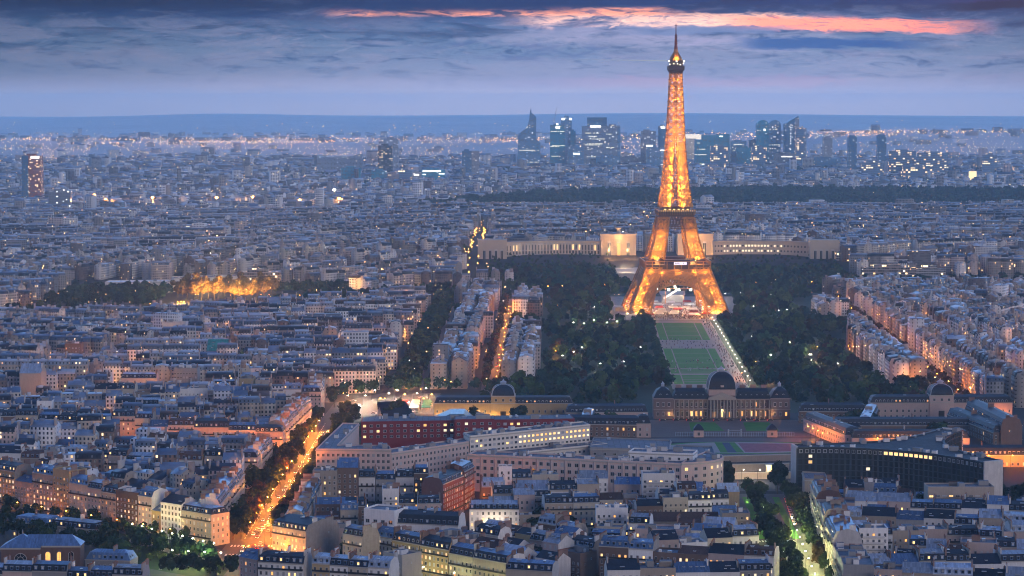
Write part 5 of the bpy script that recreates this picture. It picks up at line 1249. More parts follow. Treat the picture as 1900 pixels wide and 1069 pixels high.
# single large buildings standing out of the left-bank roofs
def stand(x0, x1, yt, z, d, label, **kw):
    Y = (CZ - z) * F / (yt - 193); a, zt = at_y(x0, yt, Y); c_, _ = at_y(x1, yt, Y); apartment((a, Y), (c_, Y), d, z, label, group='landmark blocks among the roofs', **kw); FOOT.append([(a - 3, Y - 22), (c_ + 3, Y - 22), (c_ + 3, Y + d + 3), (a - 3, Y + d + 3)])
r_ = ROOF['brown tile']; ROOF['green copper'] = zinc('copper_roof', (.04, .30, .26), .5, (2.2, 3)); ROOFW['green copper'] = 'green copper roof'
stand(383, 424, 652, 17, 30, 'hall under a steep green copper roof amid the zinc roofs', kind='gable', wall='grey', roof='green copper', lit=.1)
stand(322, 366, 686, 24, 18, 'grey office cube with tight window grid among the far roofs', kind='modern', wall='grey', roof='flat grey', bay=2.2, ww=1.2, wh=1.6, balc=False, lit=.0)
stand(36, 76, 694, 26, 22, 'blank pale gable block by the frame edge', kind='gable', wall='beige', roof='pale zinc', wins=False)
stand(444, 470, 706, 25, 16, 'first tall blank ochre gable beside the avenue roofs', kind='modern', wall='ochre', roof='flat grey', wins=False, balc=False)
stand(474, 498, 709, 24, 16, 'second tall blank ochre gable, toward the square', kind='modern', wall='beige', roof='flat grey', wins=False, balc=False)
stand(393, 437, 716, 17, 12, 'white house with two window rows and zinc roof beside blank ochre gables', kind='haussmann', wall='white', roof='pale zinc')
stand(225, 290, 703, 18, 12, 'long rosy front glowing in a lit side street', kind='haussmann', wall='rosy', roof='pale zinc', lit=.1)
stand(68, 96, 748, 24, 15, 'white balconied block above the dark cross street', kind='modern', wall='white', roof='flat grey', lit=.15)
stand(220, 300, 752, 19, 12, 'cream mansard terrace row with planted roofs', kind='haussmann', wall='cream', roof='pale zinc', lit=.2)
stand(640, 690, 610, 20, 14, 'dark-roofed long house on the leafy street corner', kind='haussmann', wall='rosy', roof='dark slate')
stand(300, 345, 600, 22, 14, 'pale upright block in the middle of the zinc roofs', kind='modern', wall='white', roof='flat grey')
stand(120, 150, 640, 24, 14, 'brown upright block among far roofs near the frame edge', kind='modern', wall='brown', roof='flat grey')
stand(520, 560, 572, 20, 14, 'white flat-topped block near the river trees', kind='modern', wall='white', roof='flat grey')
EXTRAGLOW = [gp(x, y) for x, y in ((250, 716), (275, 716), (20, 800), (8, 770), (150, 800), (420, 612), (12, 790), (262, 712))]

for i, (x0, y0, x1, y1, z, lb) in enumerate(((136, 1508, 176, 1512, 4, 'low grey boundary wall nearest the park avenue mouth'), (138, 1540, 178, 1545, 4.5, 'second low grey wall behind the boundary wall'), (136, 1580, 185, 1588, 4, 'third low wall edging the oval field'))):
    r = thing('boundary_wall', lb, 'wall', (x0, y0, 0), math.atan2(y1 - y0, x1 - x0), 'square walls'); L_ = math.hypot(x1 - x0, y1 - y0); b = MB(); b.box(0, L_, 0, 1.2, 0, z); b.box(-.2, L_ + .2, -.2, 1.4, z, z + .4, 1); b.build('wall', [WALL['beige'], M['trim']], r)
r = thing('guard_booth', 'small cream guard booth lit bright yellow beside the curved slab', 'booth', (165, 1528, 0)); b = MB(); b.box(-3.5, 3.5, -3, 3, 0, 6); b.box(-3.9, 3.9, -3.4, 3.4, 6, 6.6, 1); b.build('wall', [WALL['cream'], M['trim']], r); inst('window', WIN['lit2'], r, (0, -3.02, 3.4), 0, (3.2, 1, 3.4)); lamp('gallery_lamp', r, (-2, -6, 5), 1800, (1, .8, .35), .3)
# ================================================================== THE REST OF THE CITY (far more than 300 houses: one mass)
def big_mesh(name, V, F4s, mats, kind='stuff', label=None, smooth=False):
    """F4s: list of (faces int[n,k], material index, uv float[n,k,2] or None, tint float[n,3])"""
    me = bpy.data.meshes.new(name)
    nf = sum(len(f[0]) for f in F4s); nl = sum(f[0].size for f in F4s)
    me.vertices.add(len(V)); me.vertices.foreach_set('co', np.ascontiguousarray(V, np.float32).ravel())
    me.loops.add(nl); me.polygons.add(nf)
    me.loops.foreach_set('vertex_index', np.concatenate([f[0].ravel() for f in F4s]).astype(np.int32))
    tot = np.concatenate([np.full(len(f[0]), f[0].shape[1]) for f in F4s]).astype(np.int32)
    me.polygons.foreach_set('loop_start', np.concatenate([[0], np.cumsum(tot)[:-1]]).astype(np.int32))
    for m in mats: me.materials.append(m)
    me.polygons.foreach_set('material_index', np.concatenate([np.full(len(f[0]), f[1]) for f in F4s]).astype(np.int32))
    if smooth: me.polygons.foreach_set('use_smooth', np.ones(nf, bool))
    me.update(calc_edges=True)
    if F4s[0][2] is not None or any(f[2] is not None for f in F4s):
        uv = me.uv_layers.new(name='UVMap')
        uv.data.foreach_set('uv', np.concatenate([(f[2] if f[2] is not None else np.zeros((*f[0].shape, 2))).reshape(-1, 2) for f in F4s]).astype(np.float32).ravel())
    if F4s[0][3] is not None:
        ca = me.color_attributes.new('tint', 'FLOAT_COLOR', 'CORNER')
        c = np.concatenate([np.repeat(f[3], f[0].shape[1], 0) for f in F4s]); c = np.concatenate([c, np.ones((len(c), 1))], 1)
        ca.data.foreach_set('color', c.astype(np.float32).ravel())
    o = bpy.data.objects.new(name, me); COL.objects.link(o); o['kind'] = kind
    if label: o['label'] = label
    return o
HS = []     # x, y, yaw, w, d, h, type(0 mansard 1 gable 2 flat), wall tint, roof tint
WT = [(.52, .46, .38), (.78, .75, .72), (.74, .70, .66), (.50, .40, .36), (.30, .26, .22), (.22, .22, .23), (.60, .55, .50), (.36, .31, .27), (.16, .11, .095), (.18, .16, .15)]
RT = [(.11, .17, .28), (.22, .28, .38), (.42, .48, .56), (.03, .04, .07), (.20, .25, .33), (.10, .065, .055)]
GLOWS = list(EXTRAGLOW)
def pick_rt(): return rnd.choice(RT[:3] + RT[2:3] + RT[4:5] if rnd.random() < .55 else [RT[3], RT[3], (.02, .028, .05), RT[5], RT[0]])
for q in SPILL: HS.append((*q[:7], np.array(q[7]), np.array({'blue zinc': RT[0], 'pale zinc': RT[1], 'dark slate': RT[3], 'brown tile': RT[5]}.get(q[8], RT[2]))))
def mass(poly, ang, pitch=24, hs=(15, 23), wr=(10, 19), depth=12, ex=(), street=3, gaps=.1, glow=.05, tower=.02, patch=None):
    ca, sa = math.cos(R(ang)), math.sin(R(ang)); L = [(x * ca + y * sa, -x * sa + y * ca) for x, y in poly]
    s0, s1 = min(p[0] for p in L), max(p[0] for p in L); t = min(p[1] for p in L); t1 = max(p[1] for p in L); row = 0
    while t < t1:
        s = s0 + rnd.uniform(0, 10); tt = t; nb = rnd.uniform(70, 130); hb = rnd.uniform(*hs); bw, br, bu = rnd.choice(WT), pick_rt(), rnd.random() < .6
        while s < s1:
            w_ = rnd.uniform(*wr); x, y = (s + w_ / 2) * ca - tt * sa, (s + w_ / 2) * sa + tt * ca; yaw = R(ang)
            nb -= w_
            if nb < 0:
                if rnd.random() < glow * 9: GLOWS.append((x, y))
                s += 13; nb = rnd.uniform(60, 150); hb = rnd.uniform(*hs); bw, br, bu = rnd.choice(WT), pick_rt(), rnd.random() < .6; continue
            s += w_ + .02
            if abs(x) > .225 * y + 20 or rnd.random() < gaps: continue
            if patch and not patch(x, y): continue
            if not inpoly(poly, x, y) or not free(x, y, 7, ex): continue
            h = .5 * hb + .5 * rnd.uniform(*hs); ty = rnd.choices((0, 1, 2), (5, 3, 2))[0]; dd = depth + rnd.uniform(-1.5, 1.5)
            if rnd.random() < .10: h *= .6
            if rnd.random() < tower: ty = 2; h *= 1.5; w_ *= 1.4
            if rnd.random() < .14: yaw += R(90); 
            if rnd.random() < .05: ty = 2; w_ *= 1.9; dd *= 1.3; s += w_ * .45
            if rnd.random() < glow * .22: GLOWS.append(((s - w_) * ca - (tt - dd / 2 - 3.5) * sa, (s - w_) * sa + (tt - dd / 2 - 3.5) * ca))
            same = bu and rnd.random() < .85
            if same: h = hb + rnd.uniform(-.8, .8); ty = 0
            wt = np.array(bw if same else rnd.choice(WT)) * rnd.uniform(.85, 1.12); rt = np.array(br if same else pick_rt()) * rnd.uniform(.8, 1.2)
            HS.append((x, y, yaw + R(rnd.uniform(-1, 1)), w_, dd, h, ty, wt, rt))
        t += pitch if row % 2 else pitch + street * 3
        row += 1
ALLEX = EXC + [f for f in FOOT if max(p[1] for p in f) > 1790]
rng = lambda y: .225 * y + 25
# left bank quarters between the near blocks and the river
q1 = [(-rng(1900), 1815), (-150, 1815), (-150, 1905), (-108, 1968), (-100, 1968), (-98, 2862), (-218, 2735), (-328, 2620), (-460, 2565), (-rng(2550), 2520)]
mass(q1, 3, 25, ex=ALLEX, glow=.08, patch=lambda x, y: x > -330 + .06 * (y - 2300) or y < 2050)
mass(q1, -24, 25, ex=ALLEX, glow=.05, patch=lambda x, y: x <= -330 + .06 * (y - 2300) and y >= 2050)
# the long blocks along the two tree-lined streets
mass([(-71, 1985), (-27, 1985), (-15, 2915), (-58, 2915)], 88.7, 17, (20, 24), (13, 22), 13.5, gaps=.0, street=0, glow=0)
mass([(-5, 2000), (24, 2000), (36, 2440), (2, 2440)], 88.7, 14.5, (18, 22), (13, 22), 13, gaps=0, street=0, glow=0)
mass([(4, 2660), (38, 2660), (42, 2880), (8, 2880)], 88.7, 14.5, (16, 20), (13, 20), 13, gaps=.05, street=0, glow=0)
# mirror side of the park
mass([(320, 1990), (346, 1990), (362, 2470), (334, 2470)], 88.7, 14.5, (18, 22), (13, 22), 13, gaps=0, street=0, glow=0)
mass([(338, 2620), (366, 2620), (372, 2780), (344, 2780)], 88.7, 14.5, (16, 20), (13, 20), 13, gaps=.05, street=0, glow=0)
mass([(364, 1860), (rng(1900), 1860), (rng(2600), 2600), (385, 2600)], 88.7, 23, (20, 25), ex=EXC, glow=.12, patch=lambda x, y: x < 470)
mass([(364, 1860), (rng(1900), 1860), (rng(2980), 2990), (392, 2990)], 62, 24, (18, 24), ex=EXC, glow=.1, patch=lambda x, y: x >= 470 or y > 2600)
# beyond the river: hill quarters in patches of differing grain
cells = []
for yy in range(2820, 5000, 260):
    for xx in range(-1300, 1301, 260): cells.append((xx + rnd.uniform(-70, 70), yy + rnd.uniform(-70, 70), rnd.choice((-35, -15, 0, 10, 28, 50, 70))))
def nearest(x, y): return min(range(len(cells)), key=lambda i: (cells[i][0] - x) ** 2 + (cells[i][1] - y) ** 2)
def beyond(x, y):
    for (xa, ya), (xb, yb) in zip(RNEAR, RNEAR[1:]):
        if xa <= x <= xb: return y > ya + (yb - ya) * (x - xa) / (xb - xa) + 150
    return y > 3200
LIT_ST = [(-64, 3085), (-40, 3085), (-38, 4050), (-62, 4050)]
for i, (cx, cy_, an) in enumerate(cells):
    if abs(cx) > .225 * cy_ + 250: continue
    mass([(cx - 240, cy_ - 240), (cx + 240, cy_ - 240), (cx + 240, cy_ + 240), (cx - 240, cy_ + 240)], an, 25, (15, 24), (11, 24), 12, EXC + [LIT_ST], glow=.05, gaps=.10, tower=.03,
         patch=lambda x, y, i=i: 2700 < y < 4920 and beyond(x, y) and nearest(x, y) == i)
n_mid = len(HS)
print('mass houses', n_mid)
def build_mass(name, rows, mats, label, chim=True, dormers=True):
    V = []; FS = []; k0 = 0
    A = lambda j: np.array([r[j] for r in rows], float)
    X, Y, YAW, W, D, Hh = (A(j) for j in range(6)); TY = np.array([r[6] for r in rows]); WTn = np.array([r[7] for r in rows]); RTn = np.array([r[8] for r in rows])
    Z = np.array([H(x, y) for x, y in zip(X, Y)]) - .3
    def emit(idx, P, faces):
        nonlocal k0
        n, k, _ = P.shape; c, s = np.cos(YAW[idx])[:, None], np.sin(YAW[idx])[:, None]
        G = np.stack([X[idx][:, None] + P[..., 0] * c - P[..., 1] * s, Y[idx][:, None] + P[..., 0] * s + P[..., 1] * c, Z[idx][:, None] + P[..., 2]], -1)
        V.append(G.reshape(-1, 3))
        off = k0 + np.arange(n)[:, None] * k
        for f, mi, uvf, tn in faces:
            FS.append((off + np.array(f)[None, :], mi, uvf, tn))
        k0 += n * k
    def profile(idx, prof, kinds):
        """prof: list of (y array, z array); kinds per segment: wall/steep/roof"""
        n = len(idx); K = len(prof); w2 = W[idx] / 2
        P = np.zeros((n, 2 * K, 3))
        for j, (yy, zz) in enumerate(prof):
            P[:, j, 0] = -w2; P[:, K + j, 0] = w2; P[:, j, 1] = P[:, K + j, 1] = yy; P[:, j, 2] = P[:, K + j, 2] = zz
        off = np.floor(nrs.rand(n) * 4000) * 2.7; fs = []
        su = np.zeros((n, K, 2))
        for j in range(K): su[:, j, 0] = prof[j][0] + off; su[:, j, 1] = np.minimum(prof[j][1], 1e3)
        fs.append((list(range(K)), 4, su, WTn[idx] * .95)); fs.append(([K + j for j in reversed(range(K))], 4, su[:, ::-1].copy(), WTn[idx] * .95))
        for j, kd in enumerate(kinds):
            L = np.hypot(prof[j + 1][0] - prof[j][0], prof[j + 1][1] - prof[j][1]) * np.ones(n)
            uv = np.zeros((n, 4, 2)); uv[:, 0, 0] = uv[:, 3, 0] = off; uv[:, 1, 0] = uv[:, 2, 0] = off + W[idx]
            lo = 0; uv[:, 2, 1] = uv[:, 3, 1] = L
            if kd == 'wallr': uv[:, :, 1] = uv[:, ::-1, 1].copy()
            if kd == 'steep': uv[:, :, 1] += 6.2
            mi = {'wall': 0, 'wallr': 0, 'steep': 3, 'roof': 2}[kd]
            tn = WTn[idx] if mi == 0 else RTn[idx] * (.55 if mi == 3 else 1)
            fs.append(([j, K + j, K + j + 1, j + 1], mi, uv, tn))
        emit(idx, P, fs)
    for ty in (0, 1, 2):
        ix = np.where(TY == ty)[0]
        if not len(ix): continue
        d2, h = D[ix] / 2, Hh[ix]; o = np.zeros(len(ix))
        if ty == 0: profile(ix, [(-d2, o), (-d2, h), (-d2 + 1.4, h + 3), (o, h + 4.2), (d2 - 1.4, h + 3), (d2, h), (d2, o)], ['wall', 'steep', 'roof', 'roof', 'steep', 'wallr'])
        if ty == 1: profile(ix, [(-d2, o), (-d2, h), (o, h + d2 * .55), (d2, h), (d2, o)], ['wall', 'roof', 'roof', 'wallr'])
        if ty == 2:
            profile(ix, [(-d2, o), (-d2, h), (d2, h), (d2, o)], ['wall', 'roof', 'wallr'])
    def boxes(idx, cx, cy_, z0, sx, sy, sz, tint):
        n = len(idx); P = np.zeros((n, 8, 3)); q = [(-1, -1), (1, -1), (1, 1), (-1, 1)]
        for j, (a, b_) in enumerate(q * 2):
            P[:, j, 0] = cx + a * sx / 2; P[:, j, 1] = cy_ + b_ * sy / 2; P[:, j, 2] = z0 + (sz if j > 3 else 0)
        emit(idx, P, [(f, 1, None, tint) for f in ([0, 1, 5, 4], [1, 2, 6, 5], [2, 3, 7, 6], [3, 0, 4, 7], [4, 5, 6, 7])])
    if chim:
        for e in (-1, 1):
            ix = np.where((nrs.rand(len(X)) < .8) & (TY < 2))[0]; n = len(ix)
            t = nrs.rand(n, 1); tint = np.array([(.30, .20, .16)]) * t + np.array([(.50, .46, .42)]) * (1 - t)
            boxes(ix, e * (W[ix] / 2 - .4), (nrs.rand(n) - .5) * D[ix] * .5, Hh[ix] + 1, .8, 2 + 3 * nrs.rand(n), 4.6 + nrs.rand(n), tint)
        for rep in range(2):
            ix = np.where(nrs.rand(len(X)) < .75)[0]; n = len(ix); t = nrs.rand(n, 1)
            tint = np.array([(.62, .62, .64)]) * t + np.array([(.16, .18, .24)]) * (1 - t)
            fl = TY[ix] == 2
            boxes(ix, (nrs.rand(n) - .5) * W[ix] * .7, (nrs.rand(n) - .5) * D[ix] * .5, Hh[ix] + np.where(fl, 0, 2.2), 1 + nrs.rand(n) * 2.6, 1 + nrs.rand(n) * 2.2, np.where(fl, 1 + 2 * nrs.rand(n), 1.2 + 1.8 * nrs.rand(n)), tint)
    for q in range(len(FS)):
        f, mi, uv, tn = FS[q]
        if uv is None: FS[q] = (f, mi, np.zeros((*f.shape, 2)), tn)
    return big_mesh(name, np.concatenate(V), FS, mats, 'stuff', label)
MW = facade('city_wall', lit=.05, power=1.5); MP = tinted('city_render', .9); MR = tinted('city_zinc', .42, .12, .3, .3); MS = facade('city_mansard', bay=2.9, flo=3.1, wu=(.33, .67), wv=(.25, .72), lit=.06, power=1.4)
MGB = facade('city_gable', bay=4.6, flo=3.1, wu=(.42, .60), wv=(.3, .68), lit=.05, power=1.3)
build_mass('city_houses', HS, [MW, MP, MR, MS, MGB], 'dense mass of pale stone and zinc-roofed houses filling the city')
# suburbs beyond the wood, thinning into haze
FARH = []
def scatter(n, y0, y1, wr, dr, hr, keep, ty=(2, 1)):
    for i in range(n):
        u = rnd.random(); y = math.sqrt(y0 * y0 + (y1 * y1 - y0 * y0) * u); x = rnd.uniform(-1, 1) * (.222 * y + 40)
        if not keep(x, y): continue
        h = rnd.uniform(*hr)
        if rnd.random() < .025: h *= 2.3
        wt = np.array(rnd.choice(WT)) * rnd.uniform(.9, 1.3); FARH.append((x, y, R(rnd.choice((-30, -10, 5, 20, 45, 70)) + rnd.uniform(-4, 4)), rnd.uniform(*wr), rnd.uniform(*dr), h, rnd.choice(ty), wt, np.array(rnd.choice(RT)) * rnd.uniform(.8, 1.2)))
def wood(x, y):
    u = x / y
    if y < 4880: return False
    lo = 4900 + 160 * math.sin(x / 260) ; hi = 6000 + 420 * ss(.0, .14, u) + 150 * math.sin(x / 330 + 1)
    if u < -.052: return False
    k = ss(-.052, .02, u); mid = 5450
    return mid + (lo - mid) * k < y < mid + (hi - mid) * k
scatter(5200, 4880, 7300, (10, 26), (10, 16), (10, 22), lambda x, y: not wood(x, y))
scatter(3900, 6900, 9600, (14, 45), (12, 22), (9, 24), lambda x, y: not wood(x, y))
scatter(650, 9600, 17000, (25, 70), (16, 30), (9, 20), lambda x, y: True)
MF = facade('suburb_wall', bay=4.5, flo=4.0, lit=.03, power=2.5, wu=(.2, .8))
build_mass('suburb_houses', FARH, [MF, MP, MR, MF, MP], 'far suburban houses and blocks fading into blue haze', chim=False)

# ------------------------------------------------------------------ points of light too many to count
def sparkles(name, pts, mat, label):
    O = np.array([(1, 0, 0), (-1, 0, 0), (0, 1, 0), (0, -1, 0), (0, 0, 1), (0, 0, -1)], float); TF = np.array([(0, 2, 4), (2, 1, 4), (1, 3, 4), (3, 0, 4), (2, 0, 5), (1, 2, 5), (3, 1, 5), (0, 3, 5)])
    P = np.array([p[:3] for p in pts]); r = np.array([p[3] for p in pts])
    V = (P[:, None, :] + O[None] * r[:, None, None]).reshape(-1, 3)
    F_ = (np.arange(len(P))[:, None, None] * 6 + TF[None]).reshape(-1, 3)
    return big_mesh(name, V, [(F_, 0, None, None)], [mat], 'stuff', label)
far_o = glow('far_lamp_amber', (1, .46, .14), 9); far_w = glow('far_lamp_white', (1, .82, .58), 7)
po, pw = [], []
def addp(x, y, z, r): (po if rnd.random() < .9 else pw).append((x, y, H(x, y) + z, r))
for i in range(2500):
    y = rnd.uniform(4900, 12500) if rnd.random() < .7 else rnd.uniform(8500, 11800); x = rnd.uniform(-1, 1) * .222 * y
    if wood(x, y) and rnd.random() < .96: continue
    addp(x, y, rnd.uniform(6, 24), (.4 + .6 * rnd.random()) * y / 6500)
for c_ in range(190):       # strings of street lamps along far roads
    y = rnd.uniform(8200, 12500); x = rnd.uniform(-.22, .22) * y; a = rnd.uniform(-.3, .3); n = rnd.randint(5, 22)
    for k in range(n): addp(x + k * 34 * math.cos(a), y + k * 34 * math.sin(a), 10, y / 6500 * rnd.uniform(.5, .85))
for i in range(260):
    y = rnd.uniform(12500, 19500); x = rnd.uniform(-.22, .22) * y; addp(x, y, 12, rnd.uniform(1.4, 2.8))
for i in range(1300):
    y = rnd.uniform(3100, 4950); x = rnd.uniform(-1, 1) * .222 * y
    if free(x, y, 2, [TROC, RIVER]): addp(x, y, rnd.uniform(10, 26), rnd.uniform(.35, .75))
for i in range(620):
    y = rnd.uniform(1900, 3000); x = rnd.uniform(-1, 1) * .222 * y
    if free(x, y, 2, [PARK]): addp(x, y, rnd.uniform(7, 20), rnd.uniform(.25, .5))
for k in range(34):
    x, y = gp(168 + 25 * (k / 33) ** .7 + rnd.uniform(-2.5, 2.5), 313 + 37 * k / 33)
    (po if k % 3 else pw).append((x, y, H(x, y) + 14, y / 6500 * rnd.uniform(1.0, 2.2)))
sparkles('amber_city_lights', po, far_o, 'scattered amber street and window lights of the far city')
sparkles('pale_city_lights', pw, far_w, 'scattered pale street and window lights of the far city')
# ================================================================== BUSINESS DISTRICT AND FAR TOWERS
TB = {}
def tower_mat(key, col, lit, rough=.35, bay=4.5, flo=4.0, power=.9, warm=False, dark=None):
    if key not in TB: TB[key] = facade('tower_' + key, bay, flo, (.08, .92), (.25, .85), lit, False, col, dark or tuple(c * .8 for c in col), power, warm=warm)
    return TB[key]
T_TEAL = tower_mat('teal_glass', (.05, .30, .44), .012); T_BLUE = tower_mat('blue_glass', (.14, .29, .48), .04); T_GREY = tower_mat('grey_stone', (.26, .32, .42), .05); T_DARK = tower_mat('dark_glass', (.06, .17, .32), .03)
T_FLAT = tower_mat('lit_flats', (.15, .23, .36), .18, bay=7, flo=6, power=1.3, warm=True); T_PALE = tower_mat('pale_panel', (.32, .31, .33), .05, bay=5); T_PINK = tower_mat('rosy_panel', (.34, .26, .26), .07, bay=5, warm=True); T_BRN = tower_mat('brown_lit', (.34, .12, .08), .10, bay=4, flo=3.6, power=1.6, warm=True)
SIGN = glow('tower_sign', (1, .96, .88), 1.7); BANDL = glow('lit_floor', (1, .92, .68), .8)
GT = 'business district towers'
def hi(x0, x1, yt, Y, depth, mat, label, name='office_tower', yb=None, shape=None, crown=None, signs=(), bands=(), masts=(), yaw=0, side=None, group=GT, cat='tower'):
    """photo columns x0..x1 and roof row yt at distance Y metres -> a tower of real size"""
    xa, zt = at_y(x0, yt, Y); xb, _ = at_y(x1, yt, Y); zb = H((xa + xb) / 2, Y) - 2; w_ = xb - xa; h = zt - zb
    r = thing(name, label, cat, ((xa + xb) / 2, Y, zb), R(yaw), group)
    U = lambda px: at_y(px, yt, Y)[0] - (xa + xb) / 2; V_ = lambda py: at_y(x0, py, Y)[1] - zb
    b = MB()
    if shape:        # elevation outline (photo pixels), given thickness
        P = [(U(px), V_(py)) for px, py in shape]; n = len(P); k = len(b.v)
        b.v += [(x, 0, z) for x, z in P] + [(x, depth, z) for x, z in P]
        b.f.append(tuple(range(n))); b.mi.append(0); b.f.append(tuple(range(2 * n - 1, n - 1, -1))); b.mi.append(0)
        for i in range(n): j = (i + 1) % n; b.f.append((j, i, n + i, n + j)); b.mi.append(0)
    else: b.box(-w_ / 2, w_ / 2, 0, depth, 0, h)
    b.build('body', mat, r)
    if side:
        b = MB(); b.box(U(side[0]), U(side[1]), -1.2, depth * .98, 0, V_(side[2])); b.build('side_shaft', side[3], r)
    if crown:
        b = MB(); b.box(U(crown[0]), U(crown[1]), depth * .15, depth * .85, h if len(crown) < 5 else V_(crown[4]), V_(crown[2])); b.build('crown', crown[3], r)
    if not shape and not crown and w_ > 12:
        b = MB(); b.box(-w_ * .28, w_ * .22, depth * .3, depth * .7, h, h + 4.5); b.build('plant_room', mat, r)
    for px0, px1, y0, y1 in signs:
        b = MB(); b.box(U(px0), U(px1), -1.8, -.3, V_(y1), V_(y0)); b.build('lit_sign', SIGN, r)
    for px0, px1, y in bands:
        b = MB(); n = max(2, int((px1 - px0) / 1.2))
        for k in range(n):
            if rnd.random() < .75: b.box(U(px0 + (px1 - px0) * k / n), U(px0 + (px1 - px0) * (k + .8) / n), -.9, -.1, V_(y + .7), V_(y - .7))
        b.build('lit_floor', BANDL, r)
    for px, y0, y1 in masts:
        b = MB(); b.tube((U(px), depth / 2, V_(y0)), (U(px), depth / 2, V_(y1)), 1.1, .5, 6); b.build('mast', M['steel'], r)
    return r
D0 = 8300
hi(960, 1003, 245, D0, 40, T_BLUE, 'tallest far tower with swooping slanted top and thin spire', shape=[(960, 335), (1003, 335), (1003, 264), (995, 258), (995, 217), (986, 209), (986, 203), (984.5, 203), (983, 209), (982, 222), (979, 233), (976, 238), (966, 246), (961, 252)], bands=((961, 1002, 301), (961, 1000, 279)), masts=((985.2, 204, 199),))
hi(961, 1002, 317, D0 - 150, 30, T_PINK, 'low ribbed pale block at the foot of the swooping tower', signs=((982, 990, 318, 321),))
hi(1021, 1048, 232, D0, 40, T_TEAL, 'teal glass tower with three lit floors beside the rooftop crane', signs=((1031, 1039, 234, 239), (1032, 1036, 229, 232)), bands=((1021, 1050, 244), (1021, 1038, 272), (1025, 1051, 270.5), (1021, 1040, 290), (1021, 1050, 331)), side=(1048, 1053, 240, T_BLUE))
hi(1041, 1061, 220, D0 + 120, 36, T_BLUE, 'tower with two bright rooftop lights and a curved roof arc', signs=((1042, 1048, 219, 223), (1056, 1061, 219, 223)), crown=(1047, 1055, 215, T_BLUE), masts=((1050, 216, 212),))
hi(1059, 1068, 243, D0 + 90, 34, T_TEAL, 'slim dark tower tucked beside the double-lit tower')
hi(1080, 1124, 234, D0 + 40, 44, T_GREY, 'broad grey tower with many lit floors and a dark crown box', crown=(1090, 1126, 218, T_DARK), signs=((1095, 1115, 233, 236.5),), bands=((1086, 1112, 247), (1090, 1122, 258), (1088, 1118, 267), (1086, 1116, 269), (1089, 1096, 277), (1089, 1110, 291), (1092, 1108, 253)), masts=((1106, 219, 211),))
hi(1124, 1151, 233, D0 + 70, 40, T_GREY, 'plain grey tower joined behind the broad crowned one', bands=((1125, 1136, 249), (1125, 1140, 274)), side=(1146, 1151, 236, T_BLUE))
hi(1151, 1190, 291, D0 + 60, 30, T_PALE, 'long low pale block bridging between two far towers', yaw=3)
hi(1053, 1083, 272, D0 - 60, 30, T_BLUE, 'mid-height block with a white roof sign among the towers', signs=((1064, 1076, 284, 287),))
hi(1106, 1150, 290, D0 - 80, 34, T_BLUE, 'stepped blue block with orange lit rooms before the grey towers', bands=((1118, 1130, 311),))
hi(1190, 1217, 243, D0 + 20, 40, T_PALE, 'pale two-tone tower with a peaked hat', crown=(1194, 1206, 240.5, T_PALE), side=(1205, 1217, 246, T_GREY))
hi(1200, 1222, 272, D0 - 70, 34, T_BLUE, 'grey-blue tower with white sign before the pale peaked tower', signs=((1199, 1211, 269, 272),))
hi(1222, 1238, 234, D0 + 30, 36, T_DARK, 'dark tower with white roof sign half hidden by the golden lattice', signs=((1226, 1234, 235, 238.5),))
hi(1222, 1242, 276, D0 - 50, 34, T_BLUE, 'low blue tower with side signs close to the golden lattice', signs=((1225, 1236, 278, 280), (1226, 1236, 305, 307)))
hi(1152, 1172, 318, D0 - 300, 30, T_DARK, 'dark low block left of the rosy cube block')
hi(1179, 1201, 306, D0 - 260, 32, T_PINK, 'rosy cube block before the far towers', crown=(1181, 1199, 303, T_BLUE))
hi(1112, 1154, 320, D0 - 320, 30, T_PINK, 'wide rosy gridded housing block below the crowned tower', bands=((1126, 1142, 334),))
r = thing('great_arch', 'glowing white hollow cube arch beside the golden lattice', 'arch', (at_y(1278, 300, 8900)[0], 8900, H(0, 8900))); b = MB()
hw = 24 * 8900 / F; zt = at_y(1278, 250, 8900)[1] - H(0, 8900)
for x0, x1, z0, z1 in ((-hw, -hw * .72, 0, zt), (hw * .72, hw, 0, zt), (-hw * .72, hw * .72, zt - 14, zt)): b.box(x0, x1, 0, 100, z0, z1, 0, True)
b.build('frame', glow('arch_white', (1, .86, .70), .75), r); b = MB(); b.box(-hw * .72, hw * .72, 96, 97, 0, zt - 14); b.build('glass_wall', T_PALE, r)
hi(1290, 1354, 249, D0 + 40, 44, T_TEAL, 'wide dark teal tower group with mast, next to the white arch', shape=[(1290, 335), (1354, 335), (1354, 249), (1330, 249), (1329, 251), (1303, 251), (1303, 259), (1290, 259)], bands=((1292, 1299, 265.5), (1289, 1311, 287), (1294, 1310, 277)), signs=((1335, 1341, 252, 254),), masts=((1343, 250, 244), (1348, 250, 245)))
hi(1319, 1352, 271, D0 - 140, 34, T_FLAT, 'pale residential tower dotted with warm windows')
hi(1290, 1323, 303, D0 - 220, 30, T_TEAL, 'green glass block with lit roof edge', signs=((1299, 1315, 304, 306),), side=(1290, 1297, 302, T_PALE), bands=((1312, 1322, 330), (1312, 1318, 335)))
hi(1323, 1366, 321, D0 - 260, 30, T_PALE, 'low pale office block with a lit vertical seam', signs=((1331, 1338, 322, 324), (1344, 1345.2, 324, 340)))
hi(1356, 1385, 262, D0 + 60, 36, T_BLUE, 'hazy blue block with orange lit floors between two tower groups', bands=((1360, 1380, 268), (1360, 1368, 276), (1360, 1368, 279)))
hi(1367, 1396, 274, D0 - 20, 34, T_TEAL, 'plain bluish cube tower between lit residential towers')
hi(1390, 1424, 260, D0 + 80, 36, T_GREY, 'grey tower shelf left of the round-topped pair', bands=((1404, 1416, 267),))
hi(1395, 1423, 273, D0 - 160, 34, T_FLAT, 'dark residential tower full of bright windows')
